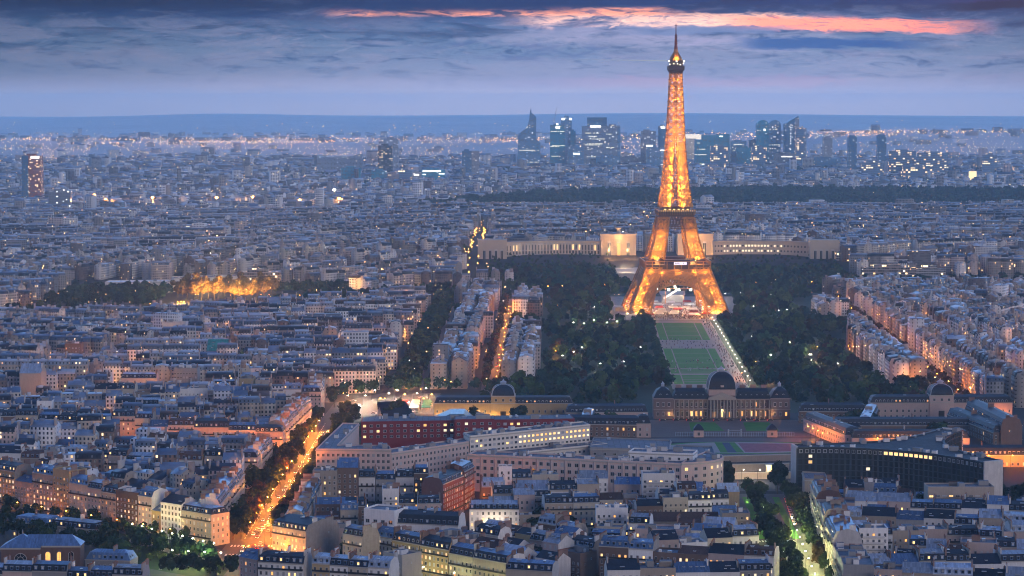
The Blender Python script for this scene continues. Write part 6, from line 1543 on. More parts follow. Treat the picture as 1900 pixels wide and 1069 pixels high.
arcp = lambda a, b_, yb, yt, n=9: [(a, yb)] + [(b_, yb)] + [((a + b_) / 2 + (b_ - a) / 2 * math.cos(t), yt + 9 * (1 - math.sin(t))) for t in [math.pi * i / n for i in range(n + 1)]]
hi(1404, 1427, 223, D0 + 20, 36, T_TEAL, 'first of two round-topped slab towers, darker', shape=arcp(1404, 1427, 335, 223), bands=((1405, 1414, 242),), signs=((1417, 1420.5, 239, 243),))
hi(1426, 1449, 223, D0 + 50, 36, T_BLUE, 'second of two round-topped slab towers, paler', shape=arcp(1426, 1449, 335, 223), bands=((1424, 1448, 269), (1425, 1440, 276), (1428, 1444, 240)))
hi(1456, 1482, 216, D0, 40, T_DARK, 'sharp slant-topped dark tower with a line of white lights', shape=[(1456, 335), (1482, 335), (1482, 216), (1480, 215.5), (1456, 230)], signs=tuple((1467, 1468.2, y, y + 1.6) for y in (231, 236, 240, 247, 252, 257, 261, 266, 276)), side=(1475, 1483, 219, T_PALE))
hi(1478, 1496, 238, D0 - 120, 34, T_FLAT, 'dark residential tower beside the slant-topped one', side=(1493, 1496.5, 238, T_GREY), masts=((1490, 238, 232),))
hi(1438, 1480, 285, D0 - 30, 34, T_PALE, 'pale flat roof deck with a bright strip below the slanted tower', signs=((1450, 1470, 290, 291.6),))
hi(1464, 1482, 306, D0 - 300, 30, T_PALE, 'blank pale cube below the slanted tower'); hi(1428, 1440, 299, D0 - 240, 30, T_GREY, 'narrow grey block below the round-topped pair')
hi(1497, 1560, 294, D0 - 100, 30, T_DARK, 'long dark low block right after the slanted tower group', yaw=0, bands=((1500, 1512, 300),))
hi(1528, 1545, 253, D0 + 500, 36, T_PALE, 'pale hazy lone tower beyond the twin towers'); hi(1575, 1590, 253, 7700, 32, T_DARK, 'nearer lone dark round-cornered tower with lit dots', crown=(1577, 1588, 251, T_DARK)); hi(1629, 1645, 251, 7700, 32, T_DARK, 'farther lone dark round-cornered tower with lit dots', crown=(1631, 1643, 249.5, T_DARK))
for i, (x0, x1, yt, Y, lb) in enumerate(((1650, 1700, 280, 7500, 'first of the long dark housing slabs on the wooded rise'), (1702, 1760, 284, 7400, 'second of the long dark housing slabs on the wooded rise'), (1825, 1850, 287, 7600, 'square dark housing block far along the rise'), (1676, 1730, 308, 7000, 'low dark slab in the wood edge below the rise'), (1600, 1640, 300, 7200, 'stepped dark block under the twin towers'))):
    hi(x0, x1, yt, Y, 18, T_FLAT, lb, name='housing_slab', cat='housing slab', group='housing slabs on the rise')
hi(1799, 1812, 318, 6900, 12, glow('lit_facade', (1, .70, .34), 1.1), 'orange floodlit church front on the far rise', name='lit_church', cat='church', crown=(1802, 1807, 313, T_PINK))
r = thing('tower_crane', 'thin leaning crane jib on the roof of the teal tower', 'crane', (at_y(1028, 230, D0)[0], D0 + 15, at_y(1028, 232, D0)[1])); b = MB(); s_ = D0 / F
b.bar((0, 0, 0), (0, 0, 7), 2); b.bar((0, 0, 7), (5 * s_, 0, 32 * s_), 1.3); b.bar((0, 0, 7), (-6, 0, 14), 1.2); b.bar((-6, 0, 14), (4 * s_, 0, 26 * s_), .6); b.build('jib', M['steel'], r)
# outliers left of the district
hi(588, 672, 290, 7500, 40, T_GREY, 'very broad grey housing cliff with lit rooms', name='housing_slab', cat='housing slab', shape=[(588, 326), (672, 326), (672, 285), (660, 287), (650, 291), (600, 291), (588, 288)], bands=((608, 634, 324),))
hi(633, 669, 312, 6900, 40, T_TEAL, 'plain teal box block before the broad housing cliff'); hi(712, 739, 257, 7600, 34, T_GREY, 'taller hazy grey tower behind the lit dark tower'); hi(701, 728, 270, 7300, 34, tower_mat('dark_lit', (.02, .04, .07), .13, bay=6, flo=5, warm=True), 'dark tower with scattered warm windows'); hi(689, 717, 317, 6900, 34, T_TEAL, 'ribbed teal block below the dark lit tower'); hi(739, 764, 316, 6900, 30, T_FLAT, 'dark low block freckled with lights beside the ribbed block'); hi(719, 740, 323, 6850, 26, T_PINK, 'low rosy block between ribbed and freckled blocks')
hi(782, 826, 315, 6950, 30, T_TEAL, 'long teal block with a bright white roof line', signs=((784, 818, 316.5, 318.6), (784, 790, 323, 324.5), (814, 825, 322, 323.5))); hi(857, 875, 280, 7300, 36, T_DARK, 'dark half of the lone square tower', side=(875, 889, 280, T_PALE)); hi(765, 781, 320, 6950, 26, T_PALE, 'small pale block with a white sign', signs=((768, 777, 323, 326),))
hi(40, 75, 289, 5750, 34, T_BRN, 'lone tall hotel tower with a white band and roof masts', signs=((57, 73, 290, 294),), side=(40, 52, 289, T_DARK), masts=((50, 289, 280), (55, 289, 246), (58, 289, 279), (61, 289, 281), (65, 289, 279)))
# mid-distance slabs and civic blocks standing out of the roofs
GMID = 'pale blocks above the roofs'
for x0, x1, yt, Y, dp, m, lb in ((580, 655, 462, 3500, 30, 'T_GREY', 'gridded grey office block by the river trees'), (657, 707, 462, 3420, 30, 'T_PALE', 'white balconied block with lit rooms by the river trees'), (707, 738, 473, 3420, 30, 'T_PALE', 'cream block next to the white balconied block'), (920, 975, 406, 4300, 20, 'T_PALE', 'white upright block above the hill palace'), (961, 1108, 424, 4050, 18, 'T_DARK', 'long dark-roofed barracks-like range above the hill palace'), (1592, 1656, 380, 4900, 25, 'T_PALE', 'long stepped white block at the edge of the wood'),
    (1471, 1490, 379, 4950, 25, 'T_PALE', 'small white block at the edge of the wood'), (1805, 1900, 383, 4850, 25, 'T_PALE', 'flat white range at the frame edge by the wood'), (1668, 1742, 418, 4150, 20, 'T_PALE', 'white office block with lit window rows in the hill roofs'), (1606, 1637, 417, 4150, 18, 'T_PALE', 'plain white cube block in the hill roofs'), (1711, 1772, 442, 3800, 22, 'T_GREY', 'long flat dark-topped block in the hill roofs'), (1692, 1720, 473, 3300, 18, 'T_PINK', 'twin-shafted rosy tower house above the river fronts'),
    (1600, 1700, 497, 3160, 14, 'T_PINK', 'long grand stone front facing the river trees'), (1700, 1755, 499, 3160, 14, 'T_PALE', 'white grand front facing the river trees'), (1553, 1586, 467, 3300, 18, 'T_PALE', 'colonnaded pale villa beside the palace gardens'), (90, 130, 355, 5200, 20, 'T_GREY', 'wide grey block below the hotel tower'), (1806, 1860, 478, 3300, 15, 'T_GREY', 'slate-topped front with lit windows near the frame edge'), (440, 520, 505, 3120, 14, 'T_PINK', 'rosy front behind the golden trees'), (230, 320, 430, 3900, 16, 'T_PINK', 'long rosy range with lit rooms in the far roofs'), (300, 410, 425, 4050, 16, 'T_PALE', 'pale range in the far roofs')):
    hi(x0, x1, yt, Y, dp, dict(T_GREY=tower_mat('mid_grid', (.22, .23, .26), .05, bay=3.4, flo=3.4, power=2.5), T_PALE=tower_mat('mid_pale', (.40, .38, .37), .06, bay=3.2, flo=3.2, power=3, warm=True, dark=(.05, .055, .07)), T_PINK=tower_mat('mid_stone', (.34, .28, .25), .10, bay=3, flo=3.3, power=3, warm=True, dark=(.04, .04, .05)), T_DARK=T_DARK)[m], lb, name='city_block', cat='building', group=GMID)
# low stadium roofs with white strips
for x0, x1, y, Y, lb in ((5, 60, 412, 4750, 'flat white sports hall roof with a lit edge'), (60, 108, 410, 4800, 'second flat white sports hall roof, toward the hotel tower')):
    hi(x0, x1, y, Y, 60, M['white'], lb, name='sports_hall', cat='hall', signs=((x0 + 20, x0 + 34, y + 4, y + 6),), group='sports halls')

# ================================================================== MARKET SQUARE, TENTS, CROWD UNDER THE TOWER
r = thing('market_hall', 'row of small pitched slate roofs beside the bright square', 'market hall', (-92, 1744, 0), R(8)); b = MB(); rb = MB()
for k in range(5):
    y = k * 13; b.box(0, 20, y, y + 12.6, 0, 8); rb.face([(-.5, y - .2, 8), (20.5, y - .2, 8), (20.5, y + 6.3, 13), (-.5, y + 6.3, 13)]); rb.face([(20.5, y + 12.8, 8), (-.5, y + 12.8, 8), (-.5, y + 6.3, 13), (20.5, y + 6.3, 13)]); b.face([(20, y, 8), (20, y + 12.6, 8), (20, y + 6.3, 12.8)]); b.face([(0, y + 12.6, 8), (0, y, 8), (0, y + 6.3, 12.8)])
b.build('wall', WALL['cream'], r); rb.build('roof', ROOF['dark slate'], r)
r = thing('glass_hall', 'grey-green hall with a big hipped glass roof before the warm wing', 'hall', (-58, 1700, 0)); b = MB(); b.box(0, 30, 0, 40, 0, 9); b.build('wall', WALL['grey'], r); b = MB()
for p in ([(-1, -1, 9), (31, -1, 9), (24, 6, 16), (14, 6, 16)], [(31, -1, 9), (31, 41, 9), (24, 36, 16), (24, 6, 16)], [(31, 41, 9), (-1, 41, 9), (14, 36, 16), (24, 36, 16)], [(-1, 41, 9), (-1, -1, 9), (14, 6, 16), (14, 36, 16)], [(14, 6, 16.01), (24, 6, 16.01), (24, 36, 16.01), (14, 36, 16.01)]): b.face(p)
b.build('roof', zinc('glass_roof', (.16, .22, .23), .3, (2.0, 5.0)), r)
def canopy(x, y, w_, d, h, label, group, top='white', name='marquee'):
    r = thing(name, label, 'tent', (x, y, 0), R(rnd.uniform(-8, 8)), group); b = MB(); b.face([(-w_ / 2, -d / 2, h), (w_ / 2, -d / 2, h), (w_ * .4, 0, h + 1.6), (-w_ * .4, 0, h + 1.6)]); b.face([(w_ / 2, d / 2, h), (-w_ / 2, d / 2, h), (-w_ * .4, 0, h + 1.6), (w_ * .4, 0, h + 1.6)]); b.face([(w_ / 2, -d / 2, h), (w_ / 2, d / 2, h), (w_ * .4, 0, h + 1.6)]); b.face([(-w_ / 2, d / 2, h), (-w_ / 2, -d / 2, h), (-w_ * .4, 0, h + 1.6)]); b.box(-w_ / 2, w_ / 2, -d / 2 - .02, -d / 2, h - .5, h); b.build('canopy', M[top], r)
    b = MB()
    for sx in (-1, 1):
        for sy in (-1, 1): b.tube((sx * w_ * .48, sy * d * .48, 0), (sx * w_ * .48, sy * d * .48, h), .08, .08, 5)
    b.build('posts', M['steel'], r); return r
tents = [AX(a, y) for y in (2665, 2690, 2725, 2750, 2790, 2830) for a in (-34, -17, 2, 19, 36)]
for i, (x, y) in enumerate(tents): canopy(x + rnd.uniform(-4, 4), y + rnd.uniform(-5, 5), rnd.uniform(8, 13), rnd.uniform(6, 9), 4.2, f"{'white' if i % 4 else 'red'} marquee, {nth(i % 5)} in the {nth(i // 5)} line under the tower", 'marquees under the tower', 'white' if i % 4 else 'red')
for i in range(9): canopy(-84 + (i % 3) * 9, 1850 + (i // 3) * 16, 7, 6, 3.2, f"market stall awning, {nth(i % 3)} in the {nth(i // 3)} line on the bright square", 'stalls on the square', ('red', 'white', 'green')[i % 3], 'market_stall')
r = thing('event_stage', 'floodlit white stage hall with slanting trusses beneath the tower arch', 'stage', (*AX(4, 2870), 0)); b = MB(); b.box(-13, 13, 0, 20, 0, 9); b.face([(-15, -1, 9), (15, -1, 9), (15, 10, 13), (-15, 10, 13)]); b.face([(15, 21, 9), (-15, 21, 9), (-15, 10, 13), (15, 10, 13)]); b.build('stage_hall', M['steel'], r); b = MB()
b.bar((-9, -16, 38), (4, -16, 16), 3.0); b.bar((-34, -16, 30), (-28, -16, 10), 2.6); b.bar((4, -16, 16), (-12, -16, 6), 2.0); b.build('truss', M['white'], r); b = MB()
for x in (-28, -10, 12, 28): b.tube((x, -20, 0), (x, -20, 24), .5, .4, 6)
for z in (18, 24): b.bar((-28, -20, z), (28, -20, z), .6)
b.build('scaffold', surf('orange_scaffold', (.4, .16, .07), .6, .1), r)
b = MB()
for x in (-20, -6, 6, 20): b.box(x - 1, x + 1, -21, -20.4, 16, 17.5)
b.build('stage_lights', M['bulb_s'], r)
for x, y, z, pw in ((-24, -26, 12, 7000), (0, -28, 14, 10000), (24, -26, 12, 7000), (-10, -70, 14, 8000), (14, -70, 14, 8000), (-30, -120, 12, 12000), (30, -120, 12, 12000), (0, -150, 12, 8000)): lamp('flood', r, (x, y, z), pw, (1, .80, .62), 1.0)
b = MB(); mats = [surf('clothes_' + k, c, .9, .1) for k, c in (('dark', (.03, .03, .05)), ('red', (.20, .03, .03)), ('pale', (.4, .38, .36)))]
for i in range(1900):
    a = rnd.uniform(-52, 52); y = rnd.triangular(2636, 2860, 2660)
    if i >= 1500: a = rnd.choice((rnd.uniform(27, 35), rnd.uniform(27, 35), rnd.uniform(-27, 27))); y = rnd.uniform(2000, 2630) if a > 26 else rnd.choice((2137, 2200, 2338, 2370, 2400)) + rnd.uniform(-20, 20)
    x, y = AX(a, y)
    b.tube((x, y, 0), (x, y, 1.3), .2, .26, 5, rnd.choice((0, 0, 1, 2))); b.tube((x, y, 1.35), (x, y, 1.72), .12, .10, 5, 2)
o = b.build('crowd', mats); tag(o, 'dense evening crowd on the pale plaza under the tower', None, None, 'stuff')
# ================================================================== TREES
def leaf_cloud(n, cx, cy_, cz, rx, rz_, size, rr):
    """n leaf-clump quads spread through clumped lobes of a crown; returns verts (n*4,3)"""
    lob = [(rr.uniform(-.55, .55) * rx, rr.uniform(-.55, .55) * rx, rr.uniform(-.55, .6) * rz_, rr.uniform(.38, .62)) for _ in range(9)]
    V = []
    for i in range(n):
        lx, ly, lz, lr = lob[i % 9]
        u, v, w_ = rr.gauss(0, 1), rr.gauss(0, 1), rr.gauss(0, 1); l = math.sqrt(u * u + v * v + w_ * w_) + 1e-6; q = (.55 + .45 * rr.random()) / l * lr
        p = np.array((cx + lx + u * q * rx, cy_ + ly + v * q * rx, cz + lz + w_ * q * rz_))
        nrm = np.array((u / l + rr.uniform(-.7, .7), v / l + rr.uniform(-.7, .7), w_ / l + rr.uniform(-.4, .8))); nrm /= np.linalg.norm(nrm) + 1e-6
        a = np.cross(nrm, (rr.uniform(-1, 1), rr.uniform(-1, 1), rr.uniform(-1, 1))); a /= np.linalg.norm(a) + 1e-6; b_ = np.cross(nrm, a); s = size * rr.uniform(.6, 1.3)
        V += [p - a * s - b_ * s * .6, p + a * s * .8 - b_ * s, p + a * s + b_ * s * .7, p - a * s * .7 + b_ * s]
    return V
def tree_proto(name, h, rx, mat, seed, n=1100, size=.55):
    rr = random.Random(seed); V = leaf_cloud(n, 0, 0, h * .62, rx, h * .38, size, rr)
    me = bpy.data.meshes.new('crown_' + name); me.from_pydata([tuple(v) for v in V], [], [(i * 4, i * 4 + 1, i * 4 + 2, i * 4 + 3) for i in range(n)]); me.materials.append(mat)
    b = MB(); b.tube((0, 0, 0), (.1, 0, h * .35), .32, .22, 8); b.tube((.1, 0, h * .35), (.2, .1, h * .7), .22, .08, 6)
    for k in range(6):
        t = k * 1.05; b.tube((.1, 0, h * (.3 + .04 * k)), (rx * .6 * math.cos(t), rx * .6 * math.sin(t), h * (.5 + .06 * k)), .13, .04, 5)
    return me, b.mesh('trunk_' + name, M['bark'])
TR = {'deep green': [tree_proto('deep_a', 13, 4.6, M['leafb'], 1), tree_proto('deep_b', 15, 5.0, M['leafb'], 2)], 'mid green': [tree_proto('mid_a', 12, 4.2, M['leaf'], 3), tree_proto('mid_b', 14, 4.6, M['leaf'], 4)], 'rust-tinged': [tree_proto('rust_a', 12, 4.2, M['leafr'], 5), tree_proto('rust_b', 13.5, 4.4, M['leafr'], 6)], 'golden': [tree_proto('gold_a', 17, 6.4, M['leafg'], 7, 1500, .6), tree_proto('gold_b', 19, 6.8, M['leafg'], 8, 1500, .6)]}
NT_ = 0
EXTRA = []
def tree(x, y, kind, label, group, sc=1.0):
    global NT_
    if NT_ >= 322 and kind != 'golden': EXTRA.append((x, y, 13 * sc)); return
    c_, t_ = rnd.choice(TR[kind]); s = sc * rnd.uniform(.82, 1.18)
    r = thing('tree', label, 'tree', (x, y, H(x, y)), rnd.uniform(0, 6.28), group); r.scale = (s * rnd.uniform(.9, 1.1), s, s)
    inst('crown', c_, r); inst('trunk', t_, r); NT_ += 1; return r
def tree_row(P, Q, n, where, group, kinds=('deep green', 'mid green', 'rust-tinged'), wts=(4, 3, 2), sc=1.0, jit=1.2, miss=0.0):
    k = 0
    for i in range(n):
        if rnd.random() < miss: continue
        t = (i + .5) / n; kd = rnd.choices(kinds, wts)[0]
        tree(P[0] + (Q[0] - P[0]) * t + rnd.uniform(-jit, jit), P[1] + (Q[1] - P[1]) * t + rnd.uniform(-jit, jit), kd, f"{kd} tree, {nth(k)} {where}", group, sc); k += 1
GAV = 'trees of the orange avenue'
tree_row((-146.5, 1292), (-143, 1600), 24, 'in the kerb line from the crossing, stone-fronted avenue side', GAV, sc=1.05, miss=.02)
tree_row((-127.5, 1290), (-121, 1700), 30, 'in the kerb line from the crossing, office-block avenue side', GAV, sc=1.05, miss=.03)
tree_row((-152, 1292), (-148, 1600), 26, 'from the crossing on the stone-fronted avenue side', GAV, sc=.98)
tree_row((-125.5, 1300), (-123, 1468), 12, 'from the crossing on the zinc-roofed avenue side', GAV, sc=.92)
tree_row((-124, 1480), (-118, 1740), 22, 'along the office-block side of the avenue', GAV, sc=1.0)
tree_row((-147, 1620), (-142, 1790), 12, 'towards the bright square on the stone-fronted side', GAV)
for i, (px, py) in enumerate(((505, 853), (620, 742), (640, 765), (655, 772), (628, 790), (720, 775), (735, 770), (480, 895), (470, 905))):
    x, y = gp(px, py, 6); tree(x, y, 'deep green' if i in (0, 1, 7) else 'mid green', f"broad {'deep' if i in (0,1,7) else 'mid'} green crown, {nth(i)} of the big avenue trees by the square", GAV, 1.2)
GB_ = 'trees of the boulevard gardens'
def off(P, Q, d):
    L = math.hypot(Q[0] - P[0], Q[1] - P[1]); nx, ny = (Q[1] - P[1]) / L, -(Q[0] - P[0]) / L; return (P[0] + nx * d, P[1] + ny * d), (Q[0] + nx * d, Q[1] + ny * d)
for d, n, wh, sc in ((7, 16, 'in the line before the boulevard fronts', .72), (21, 13, 'in the lawn line of the boulevard', .7), (47, 15, 'in the dark line beside the schools', .85), (58, 14, 'behind the school roofs', .9)):
    P, Q = off((-300, 1398), (-166, 1282), d); tree_row(P, Q, n, wh, GB_, ('deep green', 'mid green'), (3, 3), sc, 2.0)
GSX = 'trees of the park avenue'
for x0, x1, n, wh in ((131, 142, 22, 'in the line on the white slab side of the park avenue'), (138, 147, 12, 'in the second line on the white slab side'), (155, 164, 20, 'in the line on the tall-fronted side of the park avenue'), (158, 168, 9, 'in the outer line on the tall-fronted side')):
    tree_row((x0, 1110), (x1, 1440), n, wh, GSX, ('deep green', 'mid green', 'rust-tinged'), (5, 3, 1), .95, 1.8)
tree_row((129, 1450), (133, 1500), 5, 'where the park avenue meets the square', GSX, ('deep green',), (1,), 1.0, 2)
tree_row((160, 1446), (168, 1500), 5, 'between the avenue mouth and the curved slab', GSX, ('deep green',), (1,), 1.0, 2)
GCT = 'courtyard trees'
for cx, cy_, n, wh in ((24, 1215, 16, 'in the dark court behind the sloping street'), (22, 1262, 7, 'around the low white workshop'), (14, 1318, 7, 'in the gap beside the glaring white house'), (-70, 1228, 8, 'in the empty lot beyond the stone gable'), (-200, 1150, 5, 'beside the chapel annex'), (60, 1335, 4, 'below the pink office block'), (250, 1380, 8, 'in the dark yard below the curved slab'), (300, 1420, 8, 'beyond the slab end wall'), (104, 1214, 3, 'beside the flats with dark balconies')):
    for i in range(n): tree(cx + rnd.gauss(0, 9), cy_ + rnd.gauss(0, 7), rnd.choice(('deep green', 'deep green', 'mid green')), f"dark green tree, {nth(i)} {wh}", GCT, rnd.uniform(.7, .95))
GAC = 'academy court trees'
for cx, cy_, n, wh in ((62, 1745, 7, 'in the academy court on the warm-wing side'), (246, 1745, 7, 'in the academy court on the dark-wing side'), (-28, 1782, 1, 'before the warm floodlit wing, egg-shaped'), (3, 1784, 2, 'before the small dome'), (300, 1690, 4, 'in the barracks yard')):
    for i in range(n): tree(cx + rnd.gauss(0, 7) * (n > 1), cy_ + rnd.gauss(0, 9) * (n > 1), 'deep green', f"deep green clipped tree, {nth(i)} {wh}", GAC, 1.0)
tree_row((-140, 1925), (-96, 1985), 8, 'on the far rim of the bright square', GAV, ('mid green', 'deep green'), (2, 1), 1.0, 3)
tree_row((-96, 1962), (20, 1990), 12, 'behind the warm floodlit wing', GAV, ('mid green', 'deep green'), (2, 1), .95, 4)
GG = 'floodlit golden trees'
for i in range(26):
    t = i / 25; x, y = gp(330 + 170 * t + rnd.uniform(-4, 4), 556 - 2 * t + rnd.uniform(-7, 3)); tree(x, y, 'golden', f"golden floodlit tree, {nth(i)} in the clump facing the pale museum", GG, rnd.uniform(1.25, 1.6))
SH = [tree_proto('shrub_%d' % k, 3.2, 2.2, surf('shrub_leaf_%d' % k, (.05, .09, .02), .9, .4, .8), 20 + k, 260, .3) for k in range(3)]
for i in range(34):
    u = rnd.random(); x, y = gp(225 + 200 * u + rnd.uniform(-8, 8), 1008 + 45 * u + rnd.uniform(-14, 22)); c_, t_ = rnd.choice(SH)
    r = thing('shrub', f"bright green lamp-lit shrub, {nth(i)} on the boulevard lawn", 'shrub', (x, y, 0), rnd.uniform(0, 6), 'shrubs on the boulevard lawn'); k = rnd.uniform(.6, 1.3); r.scale = (k, k, k); inst('crown', c_, r); inst('trunk', t_, r)
tree_row(gp(190, 1005), gp(250, 1062), 7, 'on the school edge of the boulevard lawn', GB_, ('deep green', 'mid green'), (3, 2), .9, 3)
tree_row(gp(300, 1066), gp(436, 1066), 10, 'along the near edge of the boulevard lawn', GB_, ('deep green', 'mid green'), (3, 2), .8, 3)
tree_row(gp(250, 1018), gp(400, 1050), 14, 'scattered over the middle of the boulevard lawn', GB_, ('deep green', 'mid green'), (3, 2), .8, 4)
tree_row(gp(240, 1004), gp(392, 1034), 12, 'along the lamp-lit path of the boulevard lawn', GB_, ('mid green',), (1,), .62, 2)
print('trees as objects', NT_)
# woods and park greenery nobody could count
MLEAF = mass_leaf('mass_foliage')
TD = [(.014, .034, .018), (.022, .044, .018), (.010, .032, .026)]; TM = [(.032, .062, .018), (.050, .074, .022), (.018, .046, .024)]; TRU = [(.050, .034, .014), (.042, .022, .012), (.030, .036, .014)]
LAMPS = [AX(rnd.choice((-1, 1)) * rnd.uniform(50, 125), rnd.uniform(2020, 2940)) for _ in range(30)]
def near_lamp(x, y):
    for a, q in LAMPS:
        if abs(x - a) < 6 and -70 < y - q < 6: return True
    return False
def leaf_mass(name, spots, mat, label, n=130, size=1.0):
    tpl = []
    for s in range(6):
        rr = random.Random(50 + s); tpl.append(np.array(leaf_cloud(n, 0, 0, .60, .36, .38, .085 * size, rr)))
    V = []
    for x, y, h in spots:
        t = tpl[rnd.randrange(6)]; a = rnd.uniform(0, 6.28); c, s = math.cos(a), math.sin(a); k = rnd.uniform(.85, 1.15)
        V.append(np.stack([x + (t[:, 0] * c - t[:, 1] * s) * h * k, y + (t[:, 0] * s + t[:, 1] * c) * h * k, H(x, y) + t[:, 2] * h], 1))
    V = np.concatenate(V); F_ = np.arange(len(V)).reshape(-1, 4)
    tn = np.concatenate([np.repeat(np.array([[c * k for c in rnd.choice(mat)]]), n, 0) for k in (rnd.uniform(.45, 1.7) for _ in spots)])
    return big_mesh(name, V, [(F_, 0, None, tn)], [MLEAF], 'stuff', label)
G1, G2, G3 = list(EXTRA), [], []
def put(x, y, h): rnd.choices((G1, G2, G3), (5, 4, 2))[0].append((x, y, h))
for i in range(2600):
    y = rnd.uniform(1860, 2990); a = rnd.uniform(-175, 175); ax, _ = AX(a, y)
    if -31 < a < 43 and 1960 < y < 2640: continue
    if y < 1985 and abs(a) < 60: continue
    if y > 2600 and abs(a) < (62 if y < 2680 else 74): continue
    if abs(a) > 137 and 1990 < y < 2460: continue
    if 138 < abs(a) and 2600 < y < 2890: continue
    if rnd.random() < .22 and 2050 < y < 2560: continue
    put(ax, y, rnd.uniform(5, 7.5) if near_lamp(ax, y) else rnd.choice((rnd.uniform(7, 11), rnd.uniform(11, 19))))
for a in (-25, -23.5, 34, 36):           # clipped lines along the lawns
    for y in range(2000, 2620, 9): G1.append((*AX(a * 1.32, y), 8.5))
for i in range(900):
    x = rnd.uniform(-30, 440); y = rnd.uniform(3085, 3345)
    if abs(x - 198) < 64: continue
    if y > 3300 and rnd.random() < .5: continue
    put(x, y, max(5, min(rnd.uniform(12, 21), (235 - 290 * y / 4498 - H(x, y)) * .75)))
def ry(x):
    for (xa, ya), (xb, yb) in zip(RNEAR, RNEAR[1:]):
        if xa <= x <= xb: return ya + (yb - ya) * (x - xa) / (xb - xa)
    return 3060
for i in range(720):
    x = rnd.uniform(-560, 760)
    if -440 < x < -275: continue
    put(x, ry(x) + rnd.choice((-12, 88, 96, 110, 125)) + rnd.uniform(-6, 6), rnd.uniform(11, 17))
for i in range(150): G1.append((rnd.uniform(-540, -420), rnd.uniform(2790, 2990), rnd.uniform(13, 19)))
for i in range(90): G1.append((rnd.uniform(-300, -180), rnd.uniform(3000, 3060), rnd.uniform(11, 16)))
for k in range(230):
    y = 1975 + 960 * rnd.random(); G2.append((-87 + (y - 1975) * .009 + rnd.choice((-7, 7, 2)) + rnd.uniform(-1.5, 1.5), y, rnd.uniform(12, 16)))
for k in range(150):
    y = 1975 + 1010 * rnd.random(); G3.append((-16 + (y - 1975) * .018 + rnd.choice((-8, 8)) + rnd.uniform(-1, 1), y, rnd.uniform(9, 12)))
for k in range(110):
    y = 1890 + 1000 * rnd.random(); G3.append((354 + (y - 1880) * .029 + rnd.choice((-6, 6)), y, rnd.uniform(8, 11)))
for k in range(260):                    # courtyard greens among the roofs
    y = rnd.uniform(1600, 3000); x = rnd.uniform(-1, 1) * .22 * y
    if free(x, y, 5, EXC): G1.append((x, y, rnd.uniform(10, 15)))
for k in range(300):
    y = rnd.uniform(3200, 4800); x = rnd.uniform(-1, 1) * .22 * y
    if free(x, y, 5, EXC): G1.append((x, y, rnd.uniform(14, 19)))
leaf_mass('park_trees', G1, TD, 'deep green park trees massed round the lawns and avenues'); leaf_mass('garden_trees', G2, TM, 'mid green trees massed in the park and gardens'); leaf_mass('autumn_trees', G3, TRU, 'rust-tinged autumn trees scattered through park and streets')
W1 = []
for i in range(9000):
    y = rnd.uniform(4850, 6600); x = rnd.uniform(-.06, .225) * y
    if wood(x, y): W1.append((x, y, rnd.uniform(15, 24)))
for i in range(260):
    y = rnd.uniform(6700, 8200); x = rnd.uniform(-.22, .22) * y
    for k in range(5): W1.append((x + rnd.gauss(0, 28), y + rnd.gauss(0, 20), rnd.uniform(14, 20)))
leaf_mass('wood', W1, TD, 'broad dark wood beyond the city roofs', 34, 1.9)

# ================================================================== STREET LAMPS
def lamp_parts(key, h, bulb):
    b = MB(); b.tube((0, 0, 0), (0, 0, h), .14, .08, 6); b.bar((0, 0, h), (1.4, 0, h + .3), .1); p = b.mesh('lamp_post_' + key, M['iron'])
    b = MB(); b.lathe([(.12, h + .0), (.34, h + .12), (.36, h + .3), (.1, h + .5)], 1.4, 0, 8); return p, b.mesh('lamp_head_' + key, M[bulb])
LP = {'orange': lamp_parts('orange', 8.5, 'bulb_o'), 'white': lamp_parts('white', 7.5, 'bulb_w'), 'pale': lamp_parts('pale', 8, 'bulb_g'), 'small': lamp_parts('small', 4.5, 'bulb_w')}
LC = {'orange': (1, .24, .018), 'white': (1, .80, .55), 'pale': (1, .95, .34), 'small': (1, .84, .62)}
NL = 0
def street_lamp(x, y, kind, power, label, group, rz=0, sc=1.0):
    global NL
    r = thing('street_lamp', label, 'street lamp', (x, y, H(x, y)), rz, group); p, hd = LP[kind]; inst('post', p, r, sc=(sc, sc, 1)); inst('lamp_head', hd, r, sc=(sc, sc, 1))
    if power: lamp('lamp_light', r, (1.4 * sc, 0, {'orange': 8.2, 'white': 7.2, 'pale': 7.7, 'small': 4.2}[kind]), power, LC[kind], .35)
    NL += 1
def lamp_row(P, Q, n, kind, power, where, group, rz=0, jit=0, sc=1.0):
    for i in range(n):
        t = (i + .5) / n; street_lamp(P[0] + (Q[0] - P[0]) * t + rnd.uniform(-jit, jit), P[1] + (Q[1] - P[1]) * t + rnd.uniform(-jit, jit), kind, power, f"{'orange' if kind == 'orange' else 'pale' if kind == 'pale' else 'white'} street lamp, {nth(i)} {where}", group, rz, sc)
GLA = 'street lamps'
lamp_row((-143.5, 1288), (-139.5, 1740), 16, 'orange', 21000, 'from the crossing on the stone-fronted avenue side', GLA)
lamp_row((-132, 1262), (-125, 1740), 17, 'orange', 21000, 'from the crossing on the opposite avenue side', GLA, math.pi)
lamp_row((-142, 1230), (-131, 1236), 2, 'orange', 9000, 'at the near edge of the avenue crossing', GLA)
P, Q = off((-300, 1398), (-168, 1284), 12); lamp_row(P, Q, 8, 'orange', 1600, 'before the boulevard fronts', GLA)
lamp_row(gp(232, 998), gp(402, 1040), 9, 'pale', 2000, 'along the green-lit boulevard lawn', GLA)
lamp_row(gp(300, 1050), gp(420, 1056), 4, 'pale', 5000, 'in the shrubbery of the boulevard lawn', GLA)
